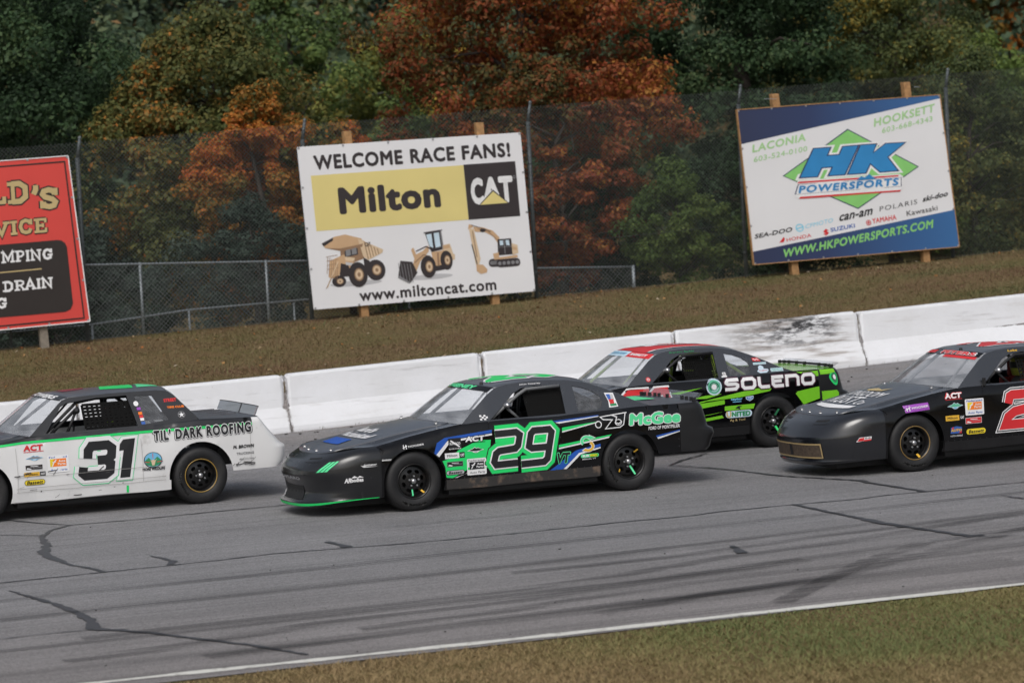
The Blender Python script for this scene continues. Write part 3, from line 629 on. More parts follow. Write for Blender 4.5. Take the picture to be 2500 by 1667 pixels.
def edge_boards(root, fn, mt, sides='tblr', k=0.009, dy=0.012):
    for s in sides:
        a = dict(t=((0, 1.0), (1, 1.0)), b=((0, 0.0), (1, 0.0)), l=((0, 0), (0, 1)), r=((1, 0), (1, 1)))[s]
        p, q = Vector(fn(*a[0], dy)), Vector(fn(*a[1], dy)); m = MB(); d = q - p
        n = Vector((0, 0, 1)) if s in 'tb' else Vector((1, 0, 0))
        vs = [c + n * sx * k + Vector((0, sy, 0)) for c in (p, q) for sx, sy in ((-1, 0), (1, 0), (1, 0.05), (-1, 0.05))]
        m.add(vs, [(0, 3, 2, 1), (4, 5, 6, 7), (0, 1, 5, 4), (1, 2, 6, 5), (2, 3, 7, 6), (3, 0, 4, 7)]); m.build('edge_board', mt, root)

def grommets(root, fn, n_u, n_v):
    m = MB(); pts = [(k / n_u, v) for k in range(n_u + 1) for v in (0.008, 0.992)] + [(u, k / n_v) for k in range(1, n_v) for u in (0.006, 0.994)]
    for u, v in pts:
        p = fn(min(max(u, 0.006), 0.994), v, 0.006); m.lathe([(0.001, -0.004), (0.018, -0.004), (0.022, 0.0)], 8, c=p)
    tag(m.build('screw_heads', mat('screw_zinc', (0.4, 0.4, 0.42), 0.4, metal=0.7), root), kind='stuff')

# --- white welcome board
root, fn = board('advertising_board', 'white WELCOME RACE FANS board with yellow panel and three machines', [(4.369, 4.539), (8.851, 4.603), (8.991, 1.571), (4.522, 1.512)], [(5.40, 4.79, 5.57, 1.40), (8.06, 4.83, 8.22, 1.45)], banner_w, banner_w, wood_m)
K, Wt, Y = INK['black'], INK['white'], INK['catyellow']
softk = flat('print_soft_black', (0.035, 0.028, 0.030))
for t_, a_, b_ in (('WELCOME', 0.064, 0.458), ('RACE', 0.492, 0.692), ('FANS!', 0.724, 0.945)): p = Print(fn); p.text(t_, a_, 0.851, b_, 0.943, softk, bold=0.042, space=1.12); p.build('headline_lettering', root)
p = Print(fn); p.rect(0.046, 0.479, 0.726, 0.820, Y, 0, 0.04); p.text('Milton', 0.156, 0.568, 0.609, 0.735, softk, 1, bold=0.05, space=1.1); p.build('dealer_panel', root)
p = Print(fn); p.rect(0.7265, 0.478, 0.963, 0.823, softk, 0, 0.04); 
p.text('C', 0.748, 0.566, 0.806, 0.736, Wt, 1, bold=0.055); p.text('A', 0.800, 0.568, 0.886, 0.736, Wt, 1.5, bold=0.05); p.text('T', 0.876, 0.567, 0.942, 0.735, Wt, 2, bold=0.05)
p.poly([(0.776, 0.560), (0.849, 0.655), (0.920, 0.560)], softk, 3); p.poly([(0.786, 0.566), (0.849, 0.644), (0.911, 0.566)], Y, 4); p.ell(0.951, 0.724, 0.007, 0.010, INK['grey'], 1, 12, 0.6); p.build('emblem_panel', root)
p = Print(fn); p.text('www.miltoncat.com', 0.205, 0.027, 0.823, 0.100, softk, bold=0.03, space=1.1); p.build('web_address', root)
T_, D_, C_ = INK['tan'], INK['dtan'], INK['cream']
def uv(b, pts): return [(b[0] + (b[2] - b[0]) * x, b[1] + (b[3] - b[1]) * y) for x, y in pts]
def tyre(p, b, x, y, rx, ry, l=3):
    c = uv(b, [(x, y)])[0]; sx, sy = (b[2] - b[0]), (b[3] - b[1])
    p.ell(c[0] - 0.004, c[1], rx * sx * 1.05, ry * sy, softk, l, 20); p.ell(c[0], c[1], rx * sx * 0.52, ry * sy * 0.52, D_, l + 1, 16); p.ell(c[0], c[1], rx * sx * 0.40, ry * sy * 0.40, C_, l + 2, 14); p.ell(c[0], c[1], rx * sx * 0.18, ry * sy * 0.18, D_, l + 3, 10)
b = (0.062, 0.122, 0.331, 0.446); p = Print(fn, 0.0008)   # dump truck
p.ell(*uv(b, [(0.5, 0.06)])[0], 0.115, 0.016, INK['lgrey'], 0, 24)
p.poly(uv(b, [(0.0, 0.86), (0.22, 0.97), (0.40, 1.0), (0.66, 0.90), (0.68, 0.80), (0.30, 0.74), (0.05, 0.77)]), T_, 2); p.poly(uv(b, [(0.0, 0.86), (0.20, 0.96), (0.19, 0.90), (0.03, 0.80)]), softk, 3)
p.poly(uv(b, [(0.60, 0.90), (1.0, 0.66), (0.98, 0.60), (0.74, 0.48), (0.66, 0.56)]), C_, 3)
for k in range(5): p.line(uv(b, [(0.70 + 0.05 * k, 0.84 - 0.035 * k), (0.74 + 0.045 * k, 0.50 + 0.02 * k)]), 0.004, D_, 4)
p.poly(uv(b, [(0.30, 0.78), (0.62, 0.86), (0.68, 0.52), (0.40, 0.42), (0.28, 0.46)]), D_, 1); p.poly(uv(b, [(0.36, 0.72), (0.58, 0.78), (0.58, 0.60), (0.36, 0.56)]), softk, 3)
p.poly(uv(b, [(0.10, 0.52), (0.34, 0.62), (0.50, 0.46), (0.50, 0.34), (0.10, 0.18), (0.06, 0.22)]), T_, 2); p.poly(uv(b, [(0.36, 0.58), (0.52, 0.54), (0.50, 0.48), (0.36, 0.50)]), C_, 4); p.text('CAT', *uv(b, [(0.71, 0.74)])[0], *uv(b, [(0.80, 0.82)])[0], softk, 5, bold=0.05)
for k in range(6): p.line(uv(b, [(0.08 + 0.03 * k, 0.60 - 0.02 * k), (0.04 + 0.03 * k, 0.28 - 0.03 * k)]), 0.0022, D_, 3)
for k in range(4): p.line(uv(b, [(0.05, 0.60 - 0.08 * k), (0.24, 0.62 - 0.08 * k)]), 0.003, D_, 3)
p.line(uv(b, [(0.02, 0.02), (0.24, 0.50)]), 0.005, C_, 4); p.line(uv(b, [(0.0, 0.0), (0.12, 0.22)]), 0.003, D_, 4)
for k in range(7): p.line(uv(b, [(0.66 + 0.045 * k, 0.87 - 0.034 * k), (0.70 + 0.045 * k, 0.845 - 0.034 * k)]), 0.003, INK['cream'], 5)
p.poly(uv(b, [(0.05, 0.77), (0.30, 0.74), (0.68, 0.80), (0.66, 0.74), (0.34, 0.68)]), INK['dtan'], 4); p.poly(uv(b, [(0.38, 0.70), (0.46, 0.715), (0.46, 0.60), (0.38, 0.58)]), INK['grey'], 5); p.poly(uv(b, [(0.48, 0.715), (0.56, 0.735), (0.56, 0.62), (0.48, 0.605)]), INK['grey'], 5)
p.poly(uv(b, [(0.28, 0.46), (0.40, 0.42), (0.44, 0.20), (0.24, 0.20)]), softk, 3); p.poly(uv(b, [(0.36, 0.48), (0.50, 0.44), (0.50, 0.39), (0.36, 0.42)]), INK['lgrey'], 5); p.poly(uv(b, [(0.66, 0.54), (0.76, 0.46), (0.72, 0.20), (0.66, 0.24)]), softk, 2.5)
tyre(p, b, 0.24, 0.12, 0.11, 0.11, 2); tyre(p, b, 0.86, 0.28, 0.15, 0.20, 4); tyre(p, b, 0.56, 0.22, 0.15, 0.24, 8); p.build('dump_truck_picture', root)
b = (0.386, 0.112, 0.649, 0.428); p = Print(fn, 0.0008)   # wheel loader
p.ell(*uv(b, [(0.55, 0.10)])[0], 0.10, 0.016, INK['lgrey'], 0, 24)
p.poly(uv(b, [(0.52, 0.96), (0.80, 1.0), (0.82, 0.62), (0.60, 0.58)]), softk, 1); p.poly(uv(b, [(0.54, 0.93), (0.63, 0.945), (0.64, 0.66), (0.58, 0.70)]), INK['pale'], 2); p.poly(uv(b, [(0.67, 0.95), (0.76, 0.96), (0.77, 0.68), (0.68, 0.66)]), INK['pale'], 2); p.line(uv(b, [(0.50, 0.97), (0.82, 1.0)]), 0.006, softk, 3)
p.poly(uv(b, [(0.80, 0.70), (0.93, 0.72), (0.97, 0.52), (1.0, 0.50), (0.99, 0.40), (0.84, 0.38), (0.78, 0.56)]), C_, 2); p.poly(uv(b, [(0.60, 0.58), (0.82, 0.60), (0.80, 0.32), (0.62, 0.30)]), T_, 2); p.line(uv(b, [(0.71, 0.56), (0.70, 0.30)]), 0.008, D_, 3)
p.poly(uv(b, [(0.30, 0.70), (0.34, 0.56), (0.46, 0.62), (0.56, 0.72), (0.56, 0.60), (0.40, 0.42), (0.30, 0.20), (0.24, 0.24), (0.30, 0.48), (0.26, 0.66)]), T_, 3)
p.poly(uv(b, [(0.06, 0.46), (0.26, 0.42), (0.33, 0.20), (0.20, 0.02), (0.0, 0.18)]), softk, 4); p.poly(uv(b, [(0.0, 0.18), (0.20, 0.02), (0.17, 0.0), (-0.01, 0.13)]), INK['grey'], 5)
p.poly(uv(b, [(0.80, 0.69), (0.92, 0.705), (0.93, 0.64), (0.80, 0.62)]), INK['tan'], 3); p.line(uv(b, [(0.34, 0.62), (0.52, 0.70), (0.60, 0.64)]), 0.006, softk, 4); p.line(uv(b, [(0.30, 0.40), (0.46, 0.54), (0.58, 0.50)]), 0.006, INK['dtan'], 5); p.poly(uv(b, [(0.62, 0.30), (0.80, 0.32), (0.80, 0.22), (0.62, 0.20)]), softk, 2.5)
for k in range(5): p.line(uv(b, [(0.02 + 0.05 * k, 0.42 - 0.01 * k), (0.04 + 0.05 * k, 0.10 - 0.02 * k)]), 0.0025, INK['grey'], 6)
p.line(uv(b, [(0.655, 0.96), (0.655, 0.60)]), 0.004, softk, 4); p.line(uv(b, [(0.79, 0.98), (0.80, 0.62)]), 0.004, INK['grey'], 4)
tyre(p, b, 0.86, 0.40, 0.10, 0.19, 5); tyre(p, b, 0.54, 0.30, 0.125, 0.22, 9); p.build('wheel_loader_picture', root)
b = (0.718, 0.135, 0.942, 0.451); p = Print(fn, 0.0008)   # excavator
p.poly(uv(b, [(0.0, 0.90), (0.03, 1.0), (0.10, 0.98), (0.14, 0.84), (0.34, 0.82), (0.50, 0.72), (0.58, 0.58), (0.58, 0.48), (0.66, 0.50), (0.62, 0.70), (0.50, 0.84), (0.30, 0.92), (0.13, 0.94)]), T_, 1)
p.poly(uv(b, [(0.02, 0.92), (0.12, 0.90), (0.20, 0.30), (0.14, 0.14), (0.09, 0.22)]), C_, 2); p.line(uv(b, [(0.08, 0.98), (0.28, 0.90), (0.46, 0.82)]), 0.004, softk, 3); p.line(uv(b, [(0.05, 0.60), (0.12, 0.20)]), 0.005, softk, 3); p.poly(uv(b, [(0.10, 0.20), (0.24, 0.18), (0.32, 0.08), (0.30, 0.02), (0.18, 0.0), (0.10, 0.06)]), T_, 3)
p.poly(uv(b, [(0.58, 0.66), (0.86, 0.66), (0.88, 0.34), (0.56, 0.34)]), softk, 3); p.poly(uv(b, [(0.62, 0.63), (0.69, 0.63), (0.69, 0.54), (0.62, 0.53)]), INK['pale'], 4); p.poly(uv(b, [(0.74, 0.63), (0.81, 0.63), (0.82, 0.52), (0.75, 0.53)]), INK['pale'], 4)
p.poly(uv(b, [(0.86, 0.56), (0.98, 0.52), (0.98, 0.36), (0.86, 0.32)]), C_, 4); p.poly(uv(b, [(0.46, 0.38), (0.58, 0.40), (0.58, 0.30), (0.96, 0.32), (0.96, 0.27), (0.48, 0.26)]), T_, 4); p.ell(*uv(b, [(0.30, 0.86)])[0], 0.014, 0.012, softk, 4, 12)
for x0, x1, y, l in ((0.36, 0.62, 0.18, 2), (0.52, 1.0, 0.16, 5)):
    q = uv(b, [(x0, y - 0.06), (x1, y + 0.10)]); p.rect(q[0][0], q[0][1], q[1][0], q[1][1], softk, l, r=0.018)
    for k in range(5): c = uv(b, [(x0 + 0.06 + (x1 - x0 - 0.12) * k / 4, y + 0.02)])[0]; p.ell(c[0], c[1], 0.008, 0.012, INK['grey'], l + 1, 10)
p.line(uv(b, [(0.20, 0.89), (0.40, 0.84), (0.56, 0.66)]), 0.004, INK['dtan'], 4); p.line(uv(b, [(0.09, 0.86), (0.13, 0.34)]), 0.004, INK['dtan'], 4); p.poly(uv(b, [(0.87, 0.50), (0.96, 0.47), (0.96, 0.42), (0.87, 0.43)]), INK['tan'], 5); p.line(uv(b, [(0.71, 0.66), (0.71, 0.36)]), 0.003, INK['grey'], 5); p.line(uv(b, [(0.58, 0.50), (0.86, 0.50)]), 0.003, INK['grey'], 5)
p.build('excavator_picture', root)
grommets(root, fn, 5, 4)

# --- power sports board
root, fn = board('advertising_board', 'white and blue board with green diamond and slanted HK lettering', [(13.445, 4.832), (17.98, 4.939), (18.276, 1.865), (13.652, 1.787)], [(14.34, 5.11, 14.64, 1.45), (17.28, 5.22, 17.61, 1.50)], ply_m, banner_w, wood_m, 0.006)
def hk_blue():
    m = bpy.data.materials.new('banner_blue_fade'); nt, p_, o_ = nodes_of(m); p_.inputs['Roughness'].default_value = 0.5
    tc = nt.nodes.new('ShaderNodeTexCoord'); sp = nt.nodes.new('ShaderNodeSeparateXYZ'); nt.links.new(tc.outputs['Generated'], sp.inputs[0])
    r = ramp_node(nt, [(0.0, (0.028, 0.036, 0.085)), (0.35, (0.028, 0.045, 0.12)), (0.8, (0.035, 0.11, 0.28)), (1.0, (0.04, 0.14, 0.34))]); nt.links.new(sp.outputs[0], r.inputs[0]); nt.links.new(r.outputs[0], p_.inputs['Base Color']); return m
hkb = hk_blue()
p = Print(fn); p.poly([(0, 0.778), (1, 0.976), (1, 1), (0, 1)], hkb, 0, 0.04); p.build('top_band', root)
p = Print(fn); p.poly([(0, 0.0), (1, 0.0), (1, 0.245), (0, 0.084)], hkb, 0, 0.04); p.text('WWW.HKPOWERSPORTS.COM', 0.139, 0.027, 0.880, 0.083, INK['hkgreen'], 1, bold=0.035, shear=0.15, slope=0.150, space=1.1); p.build('web_band', root)
G1, G2 = INK['hkgreen'], INK['hkpale']
p = Print(fn)
p.text('LACONIA', 0.050, 0.717, 0.313, 0.769, G2, bold=0.03, shear=0.12, slope=0.19, space=1.1); p.text('603-524-0100', 0.052, 0.655, 0.314, 0.690, G2, bold=0.012, shear=0.1, slope=0.175, space=1.1); p.build('town_lettering', root)
p = Print(fn); p.text('HOOKSETT', 0.652, 0.822, 0.962, 0.877, G2, bold=0.03, shear=0.12, slope=0.22, space=1.1); p.text('603-668-4343', 0.688, 0.777, 0.946, 0.812, G2, bold=0.012, shear=0.1, slope=0.21, space=1.1); p.build('town_lettering', root)
nv = flat('print_navy', (0.02, 0.03, 0.10))
p = Print(fn); p.poly([(0.183, 0.554), (0.523, 0.824), (0.851, 0.544), (0.527, 0.301)], nv, 0, 0.05); p.poly([(0.190, 0.553), (0.523, 0.816), (0.843, 0.544), (0.527, 0.309)], G1, 1, 0.05)
H = [(0.266, 0.535), (0.347, 0.712), (0.427, 0.711), (0.405, 0.660), (0.468, 0.660), (0.490, 0.710), (0.563, 0.710), (0.481, 0.532), (0.404, 0.533), (0.430, 0.588), (0.373, 0.588), (0.348, 0.533)]
Kk = [(0.498, 0.532), (0.577, 0.711), (0.652, 0.710), (0.630, 0.652), (0.700, 0.708), (0.794, 0.706), (0.699, 0.622), (0.742, 0.530), (0.656, 0.530), (0.612, 0.592), (0.584, 0.531)]
for L_ in (H, Kk):
    p.line(L_, 0.034, Wt, 2, True); p.poly(L_, Wt, 2.4); p.line(L_, 0.012, nv, 3.2, True); p.poly(L_, INK['hkblue'], 4)
p.poly([(0.224, 0.428), (0.252, 0.517), (0.748, 0.507), (0.765, 0.49), (0.757, 0.415), (0.735, 0.398), (0.245, 0.400)], Wt, 5)
for y in (0.506, 0.408):
    p.poly([(0.248, y - 0.009), (0.256, y + 0.003), (0.747, y - 0.006), (0.740, y - 0.016)], INK['red'], 6)
p.poly([(0.229, 0.428), (0.250, 0.492), (0.757, 0.484), (0.752, 0.424)], nv, 6)
p.poly([(0.236, 0.430), (0.254, 0.489), (0.753, 0.482), (0.748, 0.426)], Wt, 7); p.text('POWERSPORTS', 0.248, 0.433, 0.735, 0.482, INK['hkblue'], 8, bold=0.045, shear=0.2, space=1.16)
p.poly([(0.535, 0.488), (0.56, 0.512), (0.575, 0.502), (0.600, 0.522), (0.620, 0.498), (0.635, 0.486)], INK['hkblue'], 10); p.build('dealer_emblem', root)
def brand(t, x0, y0, x1, y1, h, ink, **k):
    p = Print(fn); p.text(t, x0, y0, x1, y0 + h, ink, slope=(y1 - y0) / (x1 - x0), **k); return p
brand('SEA-DOO', 0.016, 0.165, 0.197, 0.192, 0.030, K, bold=0.03, shear=0.2).build('brand_lettering', root)
q = brand('CFMOTO', 0.262, 0.203, 0.398, 0.231, 0.027, INK['cf'], bold=0.005, shear=0.15); q.ell(0.236, 0.212, 0.020, 0.026, INK['cf'], 0, 20, 0.72); q.line([(0.222, 0.208), (0.252, 0.216)], 0.008, INK['cf'], 1); q.build('brand_lettering', root)
brand('can-am', 0.426, 0.230, 0.590, 0.256, 0.043, K, bold=0.03, shear=0.25).build('brand_lettering', root)
brand('POLARIS', 0.630, 0.274, 0.818, 0.302, 0.031, K, bold=0.0, shear=0.1, space=1.2).build('brand_lettering', root)
brand('ski-doo', 0.845, 0.311, 0.973, 0.337, 0.037, K, bold=0.035, shear=0.3).build('brand_lettering', root)
q = brand('HONDA', 0.167, 0.129, 0.287, 0.147, 0.023, INK['red'], bold=0.01); q.poly([(0.132, 0.128), (0.155, 0.163), (0.160, 0.150), (0.152, 0.128)], INK['red'], 0); q.build('brand_lettering', root)
q = brand('SUZUKI', 0.382, 0.167, 0.502, 0.184, 0.027, INK['suz'], bold=0.028); q.poly([(0.345, 0.172), (0.360, 0.192), (0.374, 0.178), (0.362, 0.176), (0.374, 0.164), (0.360, 0.147), (0.345, 0.158), (0.357, 0.164)], INK['red'], 0); q.build('brand_lettering', root)
q = brand('YAMAHA', 0.588, 0.199, 0.708, 0.213, 0.033, INK['red'], bold=0.025); q.ell(0.570, 0.207, 0.013, 0.018, INK['red'], 0, 18, 0.75); q.line([(0.570, 0.222), (0.570, 0.192)], 0.003, INK['red'], 1); q.line([(0.560, 0.199), (0.580, 0.215)], 0.003, INK['red'], 1.5); q.line([(0.560, 0.215), (0.580, 0.199)], 0.003, INK['red'], 2); q.build('brand_lettering', root)
brand('Kawasaki', 0.760, 0.229, 0.916, 0.251, 0.033, K, bold=0.008).build('brand_lettering', root)
edge_boards(root, fn, wood_m); grommets(root, fn, 6, 4)
for k, (x, z, s) in enumerate(((14.2, 5.02, -1), (17.42, 5.12, 1))):
    m = MB(); m.tube([(x - 0.13 * (s < 0) - 14.0 + 0.35, 0.05, z - 1.787), (x + 0.13 - 14.0 + 0.35, 0.03, z - 1.80)], 0.006, 5); m.build('tie_wire', galv_m, root)

# --- red board at the picture's edge, only its right end in view
root, fn = board('advertising_board', 'red board with gold lettering and black panel', [(-4.48, 4.48), (0.022, 4.591), (0.245, 1.588), (-4.26, 1.467)], [(-3.3, 4.2, -3.15, 1.0), (-0.72, 4.2, -0.56, 1.0)], ply_m, INK['signred'], woodgrey_m)
off = Vector(root.location)
def rx(x, z, lift): return (x - off.x, 0.001 - lift, z - off.z)
SL = {'L': [[(.25, 0), (.25, 1)], [(.0, .07), (.92, .07)], [(.0, .93), (.5, .93)], [(.86, .0), (.86, .34)]], 'D': [[(.2, .07), (.58, .07), (.84, .27), (.84, .73), (.58, .93), (.2, .93)], [(.26, 0), (.26, 1)], [(.0, .07), (.3, .07)], [(.0, .93), (.3, .93)]],
      'S': [[(.80, .68), (.74, .86), (.5, .93), (.24, .87), (.17, .72), (.3, .57), (.68, .44), (.83, .29), (.75, .12), (.5, .06), (.25, .13), (.18, .3)], [(.87, .62), (.87, 1)], [(.11, .0), (.11, .38)]], "'": [[(.6, 1), (.6, .6), (.3, .15)], [(.35, .8), (.75, .8)]],
      'V': [[(.17, .98), (.5, .04), (.83, .98)], [(-.02, .93), (.4, .93)], [(.6, .93), (1.02, .93)]], 'I': [[(.5, 0), (.5, 1)], [(.05, .07), (.95, .07)], [(.05, .93), (.95, .93)]], 'C': [[(.82, .66), (.72, .86), (.5, .93), (.26, .82), (.15, .5), (.26, .18), (.5, .07), (.74, .13), (.84, .32)], [(.88, .6), (.88, 1)]],
      'E': [[(.25, 0), (.25, 1)], [(.0, .07), (.92, .07)], [(.0, .93), (.9, .93)], [(.25, .5), (.65, .5)], [(.86, 0), (.86, .32)], [(.84, .68), (.84, 1)], [(.65, .36), (.65, .64)]], 'M': [[(.16, 0), (.16, .97), (.5, .25), (.84, .97), (.84, 0)], [(-.02, .06), (.34, .06)], [(.66, .06), (1.02, .06)], [(-.02, .94), (.2, .94)], [(.8, .94), (1.02, .94)]],
      'P': [[(.26, 0), (.26, 1)], [(.2, .93), (.6, .93), (.84, .82), (.84, .6), (.6, .46), (.26, .46)], [(.0, .07), (.55, .07)], [(.0, .93), (.3, .93)]], 'N': [[(.18, 0), (.18, .97), (.82, .05), (.82, 1)], [(.0, .07), (.4, .07)], [(.6, .93), (1.02, .93)], [(.0, .93), (.22, .93)]],
      'G': [[(.82, .66), (.72, .86), (.5, .93), (.26, .82), (.15, .5), (.26, .18), (.5, .07), (.78, .16), (.8, .42)], [(.88, .6), (.88, 1)], [(.52, .44), (1.0, .44)]], 'R': [[(.24, 0), (.24, 1)], [(.2, .93), (.58, .93), (.8, .82), (.8, .62), (.58, .48), (.24, .48)], [(.55, .48), (.84, .05)], [(.0, .07), (.48, .07)], [(.68, .07), (1.02, .07)], [(.0, .93), (.3, .93)]], 'A': [[(.14, .04), (.5, .98), (.86, .04)], [(.28, .34), (.72, .34)], [(-.02, .06), (.34, .06)], [(.64, .06), (1.02, .06)]]}
def slab(p, ch, x0, z0, x1, z1, ink, w, layer=0, edge=None, ew=0.03, slope=0.025):
    for i, st in enumerate(SL[ch]):
        pts = [(x0 + (x1 - x0) * u, z0 + (z1 - z0) * v + slope * u * (x1 - x0)) for u, v in st]
        V_, F_ = stroke2d(pts, w if i == 0 else w * 0.72); 
        if edge: V2_, F2_ = stroke2d([(pts[0][0] + (pts[0][0] - pts[1][0]) * 0.001, pts[0][1])] + pts, (w if i == 0 else w * 0.72) + 2 * ew) if False else stroke2d(pts, (w if i == 0 else w * 0.72) + 2 * ew); p._put(V2_, F2_, edge, layer, [0.0002 * i] * len(V2_))
        p._put(V_, F_, ink, layer + (1.4 if edge else 0), [0.0002 * i] * len(V_))
Gd, Br = INK['gold'], INK['brown']
p = Print(rx)
for ch, b in (('L', (-1.46, 3.79, -1.15, 4.15)), ('D', (-1.13, 3.79, -0.74, 4.16)), ("'", (-0.70, 3.90, -0.55, 4.09)), ('S', (-0.55, 3.67, -0.20, 4.02))): slab(p, ch, *b, Gd, 0.095, 0, Br, 0.026)
p.build('name_lettering', root)
p = Print(rx)
for ch, b in (('V', (-1.42, 3.23, -1.13, 3.46)), ('I', (-1.12, 3.23, -0.98, 3.47)), ('C', (-0.97, 3.235, -0.70, 3.49)), ('E', (-0.68, 3.24, -0.43, 3.49))): slab(p, ch, *b, Gd, 0.062, 0, Br, 0.020)
p.build('service_lettering', root)
p = Print(rx); arc = [(-0.14 - 0.13 * (1 - math.cos(t)) + 0.06 * math.sin(t) * 0 , 2.95 + 0.13 * math.sin(t)) for t in np.linspace(0, PI / 2, 6)]
p.poly([(-3.9, 1.72), (-0.20, 1.79), (-0.10, 1.83), (-0.05, 1.93), (-0.10, 2.95), (-0.13, 3.03), (-0.20, 3.08), (-0.27, 3.09), (-3.95, 3.00)], Br, 0)
for ch, b in (('M', (-1.31, 2.735, -1.07, 2.935)), ('P', (-1.055, 2.74, -0.88, 2.94)), ('I', (-0.87, 2.74, -0.79, 2.94)), ('N', (-0.78, 2.745, -0.58, 2.94)), ('G', (-0.565, 2.75, -0.37, 2.94)), ('D', (-1.32, 2.22, -1.12, 2.40)), ('R', (-1.105, 2.225, -0.90, 2.41)), ('A', (-0.92, 2.23, -0.71, 2.42)), ('I', (-0.70, 2.235, -0.62, 2.42)), ('N', (-0.61, 2.24, -0.40, 2.425)), ('G', (-1.45, 1.93, -1.26, 2.11))): slab(p, ch, *b, Wt, 0.045, 1)
p.line([(-3.6, 2.50), (-0.59, 2.59)], 0.022, Gd, 1); p.build('service_panel', root)
p = Print(rx); p.line([(-4.38, 4.365), (-0.05, 4.49), (0.14, 1.655), (-4.17, 1.535)], 0.026, Br, 0, True); p.build('border_line', root)
def redfn(u, v, l): return fn(u, v, l)
edge_boards(root, fn, INK['white'], 'tbr'); grommets(root, fn, 6, 4)

# ================================================================ TREES
bark_m = mat('bark', (0.055, 0.045, 0.038), 0.9, var=0.3, vscale=9, bump=0.5, bscale=30); bark_pale = mat('pale_bark', (0.20, 0.19, 0.17), 0.85, var=0.3, vscale=9)
LEAF = {}
def leaf_material(name, stops, trans=0.34):
    if name in LEAF: return LEAF[name]
    m = bpy.data.materials.new(name); m.use_nodes = True; nt = m.node_tree; nt.nodes.clear(); L = nt.links
    o = nt.nodes.new('ShaderNodeOutputMaterial'); p = nt.nodes.new('ShaderNodeBsdfPrincipled'); p.inputs['Roughness'].default_value = 0.6; p.inputs['Specular IOR Level'].default_value = 0.25
    a = nt.nodes.new('ShaderNodeAttribute'); a.attribute_name = 'tint'; r = ramp_node(nt, stops); L.new(a.outputs['Fac'], r.inputs[0]); L.new(r.outputs[0], p.inputs['Base Color'])
    t = nt.nodes.new('ShaderNodeBsdfTranslucent'); L.new(r.outputs[0], t.inputs[0])
    x = nt.nodes.new('ShaderNodeMixShader'); x.inputs[0].default_value = trans; L.new(p.outputs[0], x.inputs[1]); L.new(t.outputs[0], x.inputs[2]); L.new(x.outputs[0], o.inputs[0])
    LEAF[name] = m; return m
PAL = dict(
    orange=[(0, (0.071, 0.084, 0.025)), (0.25, (0.130, 0.114, 0.029)), (0.45, (0.235, 0.135, 0.030)), (0.65, (0.353, 0.146, 0.025)), (0.85, (0.447, 0.178, 0.030)), (1, (0.423, 0.108, 0.025))],
    olivorange=[(0, (0.062, 0.083, 0.028)), (0.4, (0.111, 0.124, 0.037)), (0.68, (0.172, 0.148, 0.041)), (0.85, (0.290, 0.161, 0.039)), (1, (0.469, 0.175, 0.034))],
    red=[(0, (0.063, 0.060, 0.020)), (0.16, (0.133, 0.098, 0.027)), (0.34, (0.197, 0.063, 0.022)), (0.55, (0.273, 0.075, 0.025)), (0.72, (0.240, 0.050, 0.025)), (0.87, (0.367, 0.123, 0.029)), (1, (0.380, 0.175, 0.036))],
    dark=[(0, (0.021, 0.041, 0.020)), (0.5, (0.038, 0.074, 0.032)), (0.85, (0.057, 0.106, 0.044)), (1, (0.087, 0.133, 0.055))],
    mid=[(0, (0.079, 0.125, 0.042)), (0.5, (0.127, 0.194, 0.057)), (0.85, (0.193, 0.250, 0.067)), (1, (0.278, 0.273, 0.076))],
    yellow=[(0, (0.107, 0.142, 0.040)), (0.4, (0.196, 0.213, 0.050)), (0.75, (0.319, 0.262, 0.050)), (1, (0.508, 0.325, 0.050))],
    olive=[(0, (0.055, 0.080, 0.030)), (0.5, (0.108, 0.134, 0.043)), (0.85, (0.171, 0.172, 0.048)), (1, (0.337, 0.248, 0.048))],
    blue=[(0, (0.029, 0.050, 0.036)), (0.6, (0.053, 0.083, 0.062)), (1, (0.078, 0.105, 0.078))],
    far=[(0, (0.059, 0.094, 0.056)), (0.5, (0.098, 0.143, 0.078)), (0.85, (0.148, 0.175, 0.083)), (1, (0.289, 0.175, 0.078))],
    bright=[(0, (0.066, 0.114, 0.030)), (0.6, (0.118, 0.177, 0.040)), (1, (0.170, 0.222, 0.053))])

def leaf_cloud(C, Rr, tint, per, size, r, flat_=0.35, spread=0.5):
    """kite-shaped leaves gathered round clump centres C with radii Rr"""
    n = len(C) * per; ci = np.repeat(np.arange(len(C)), per)
    d = r.normal(0, 1, (n, 3)); d /= np.linalg.norm(d, axis=1, keepdims=True)
    rad = Rr[ci] * r.random(n) ** 0.45; P = C[ci] + d * rad[:, None] * np.array([1, 1, 0.72])
    nn = d * 0.75 + r.normal(0, 0.36, (n, 3)) + np.array([0, -0.12, flat_]); nn /= np.linalg.norm(nn, axis=1, keepdims=True)
    a = np.cross(nn, r.normal(0, 1, (n, 3))); a /= np.linalg.norm(a, axis=1, keepdims=True) + 1e-9; b = np.cross(nn, a)
    s = (size * 0.55 * r.uniform(0.6, 1.35, n))[:, None]
    V = np.empty((n, 4, 3)); V[:, 0] = P - a * s * 0.55; V[:, 1] = P + b * s * 0.36 + nn * s * 0.10; V[:, 2] = P + a * s * 0.6; V[:, 3] = P - b * s * 0.36 + nn * s * 0.10
    t = np.clip(tint[ci] + r.normal(0, 0.21, n), 0, 1)
    return V.reshape(-1, 3), np.arange(4 * n).reshape(-1, 4), np.repeat(t, 4)

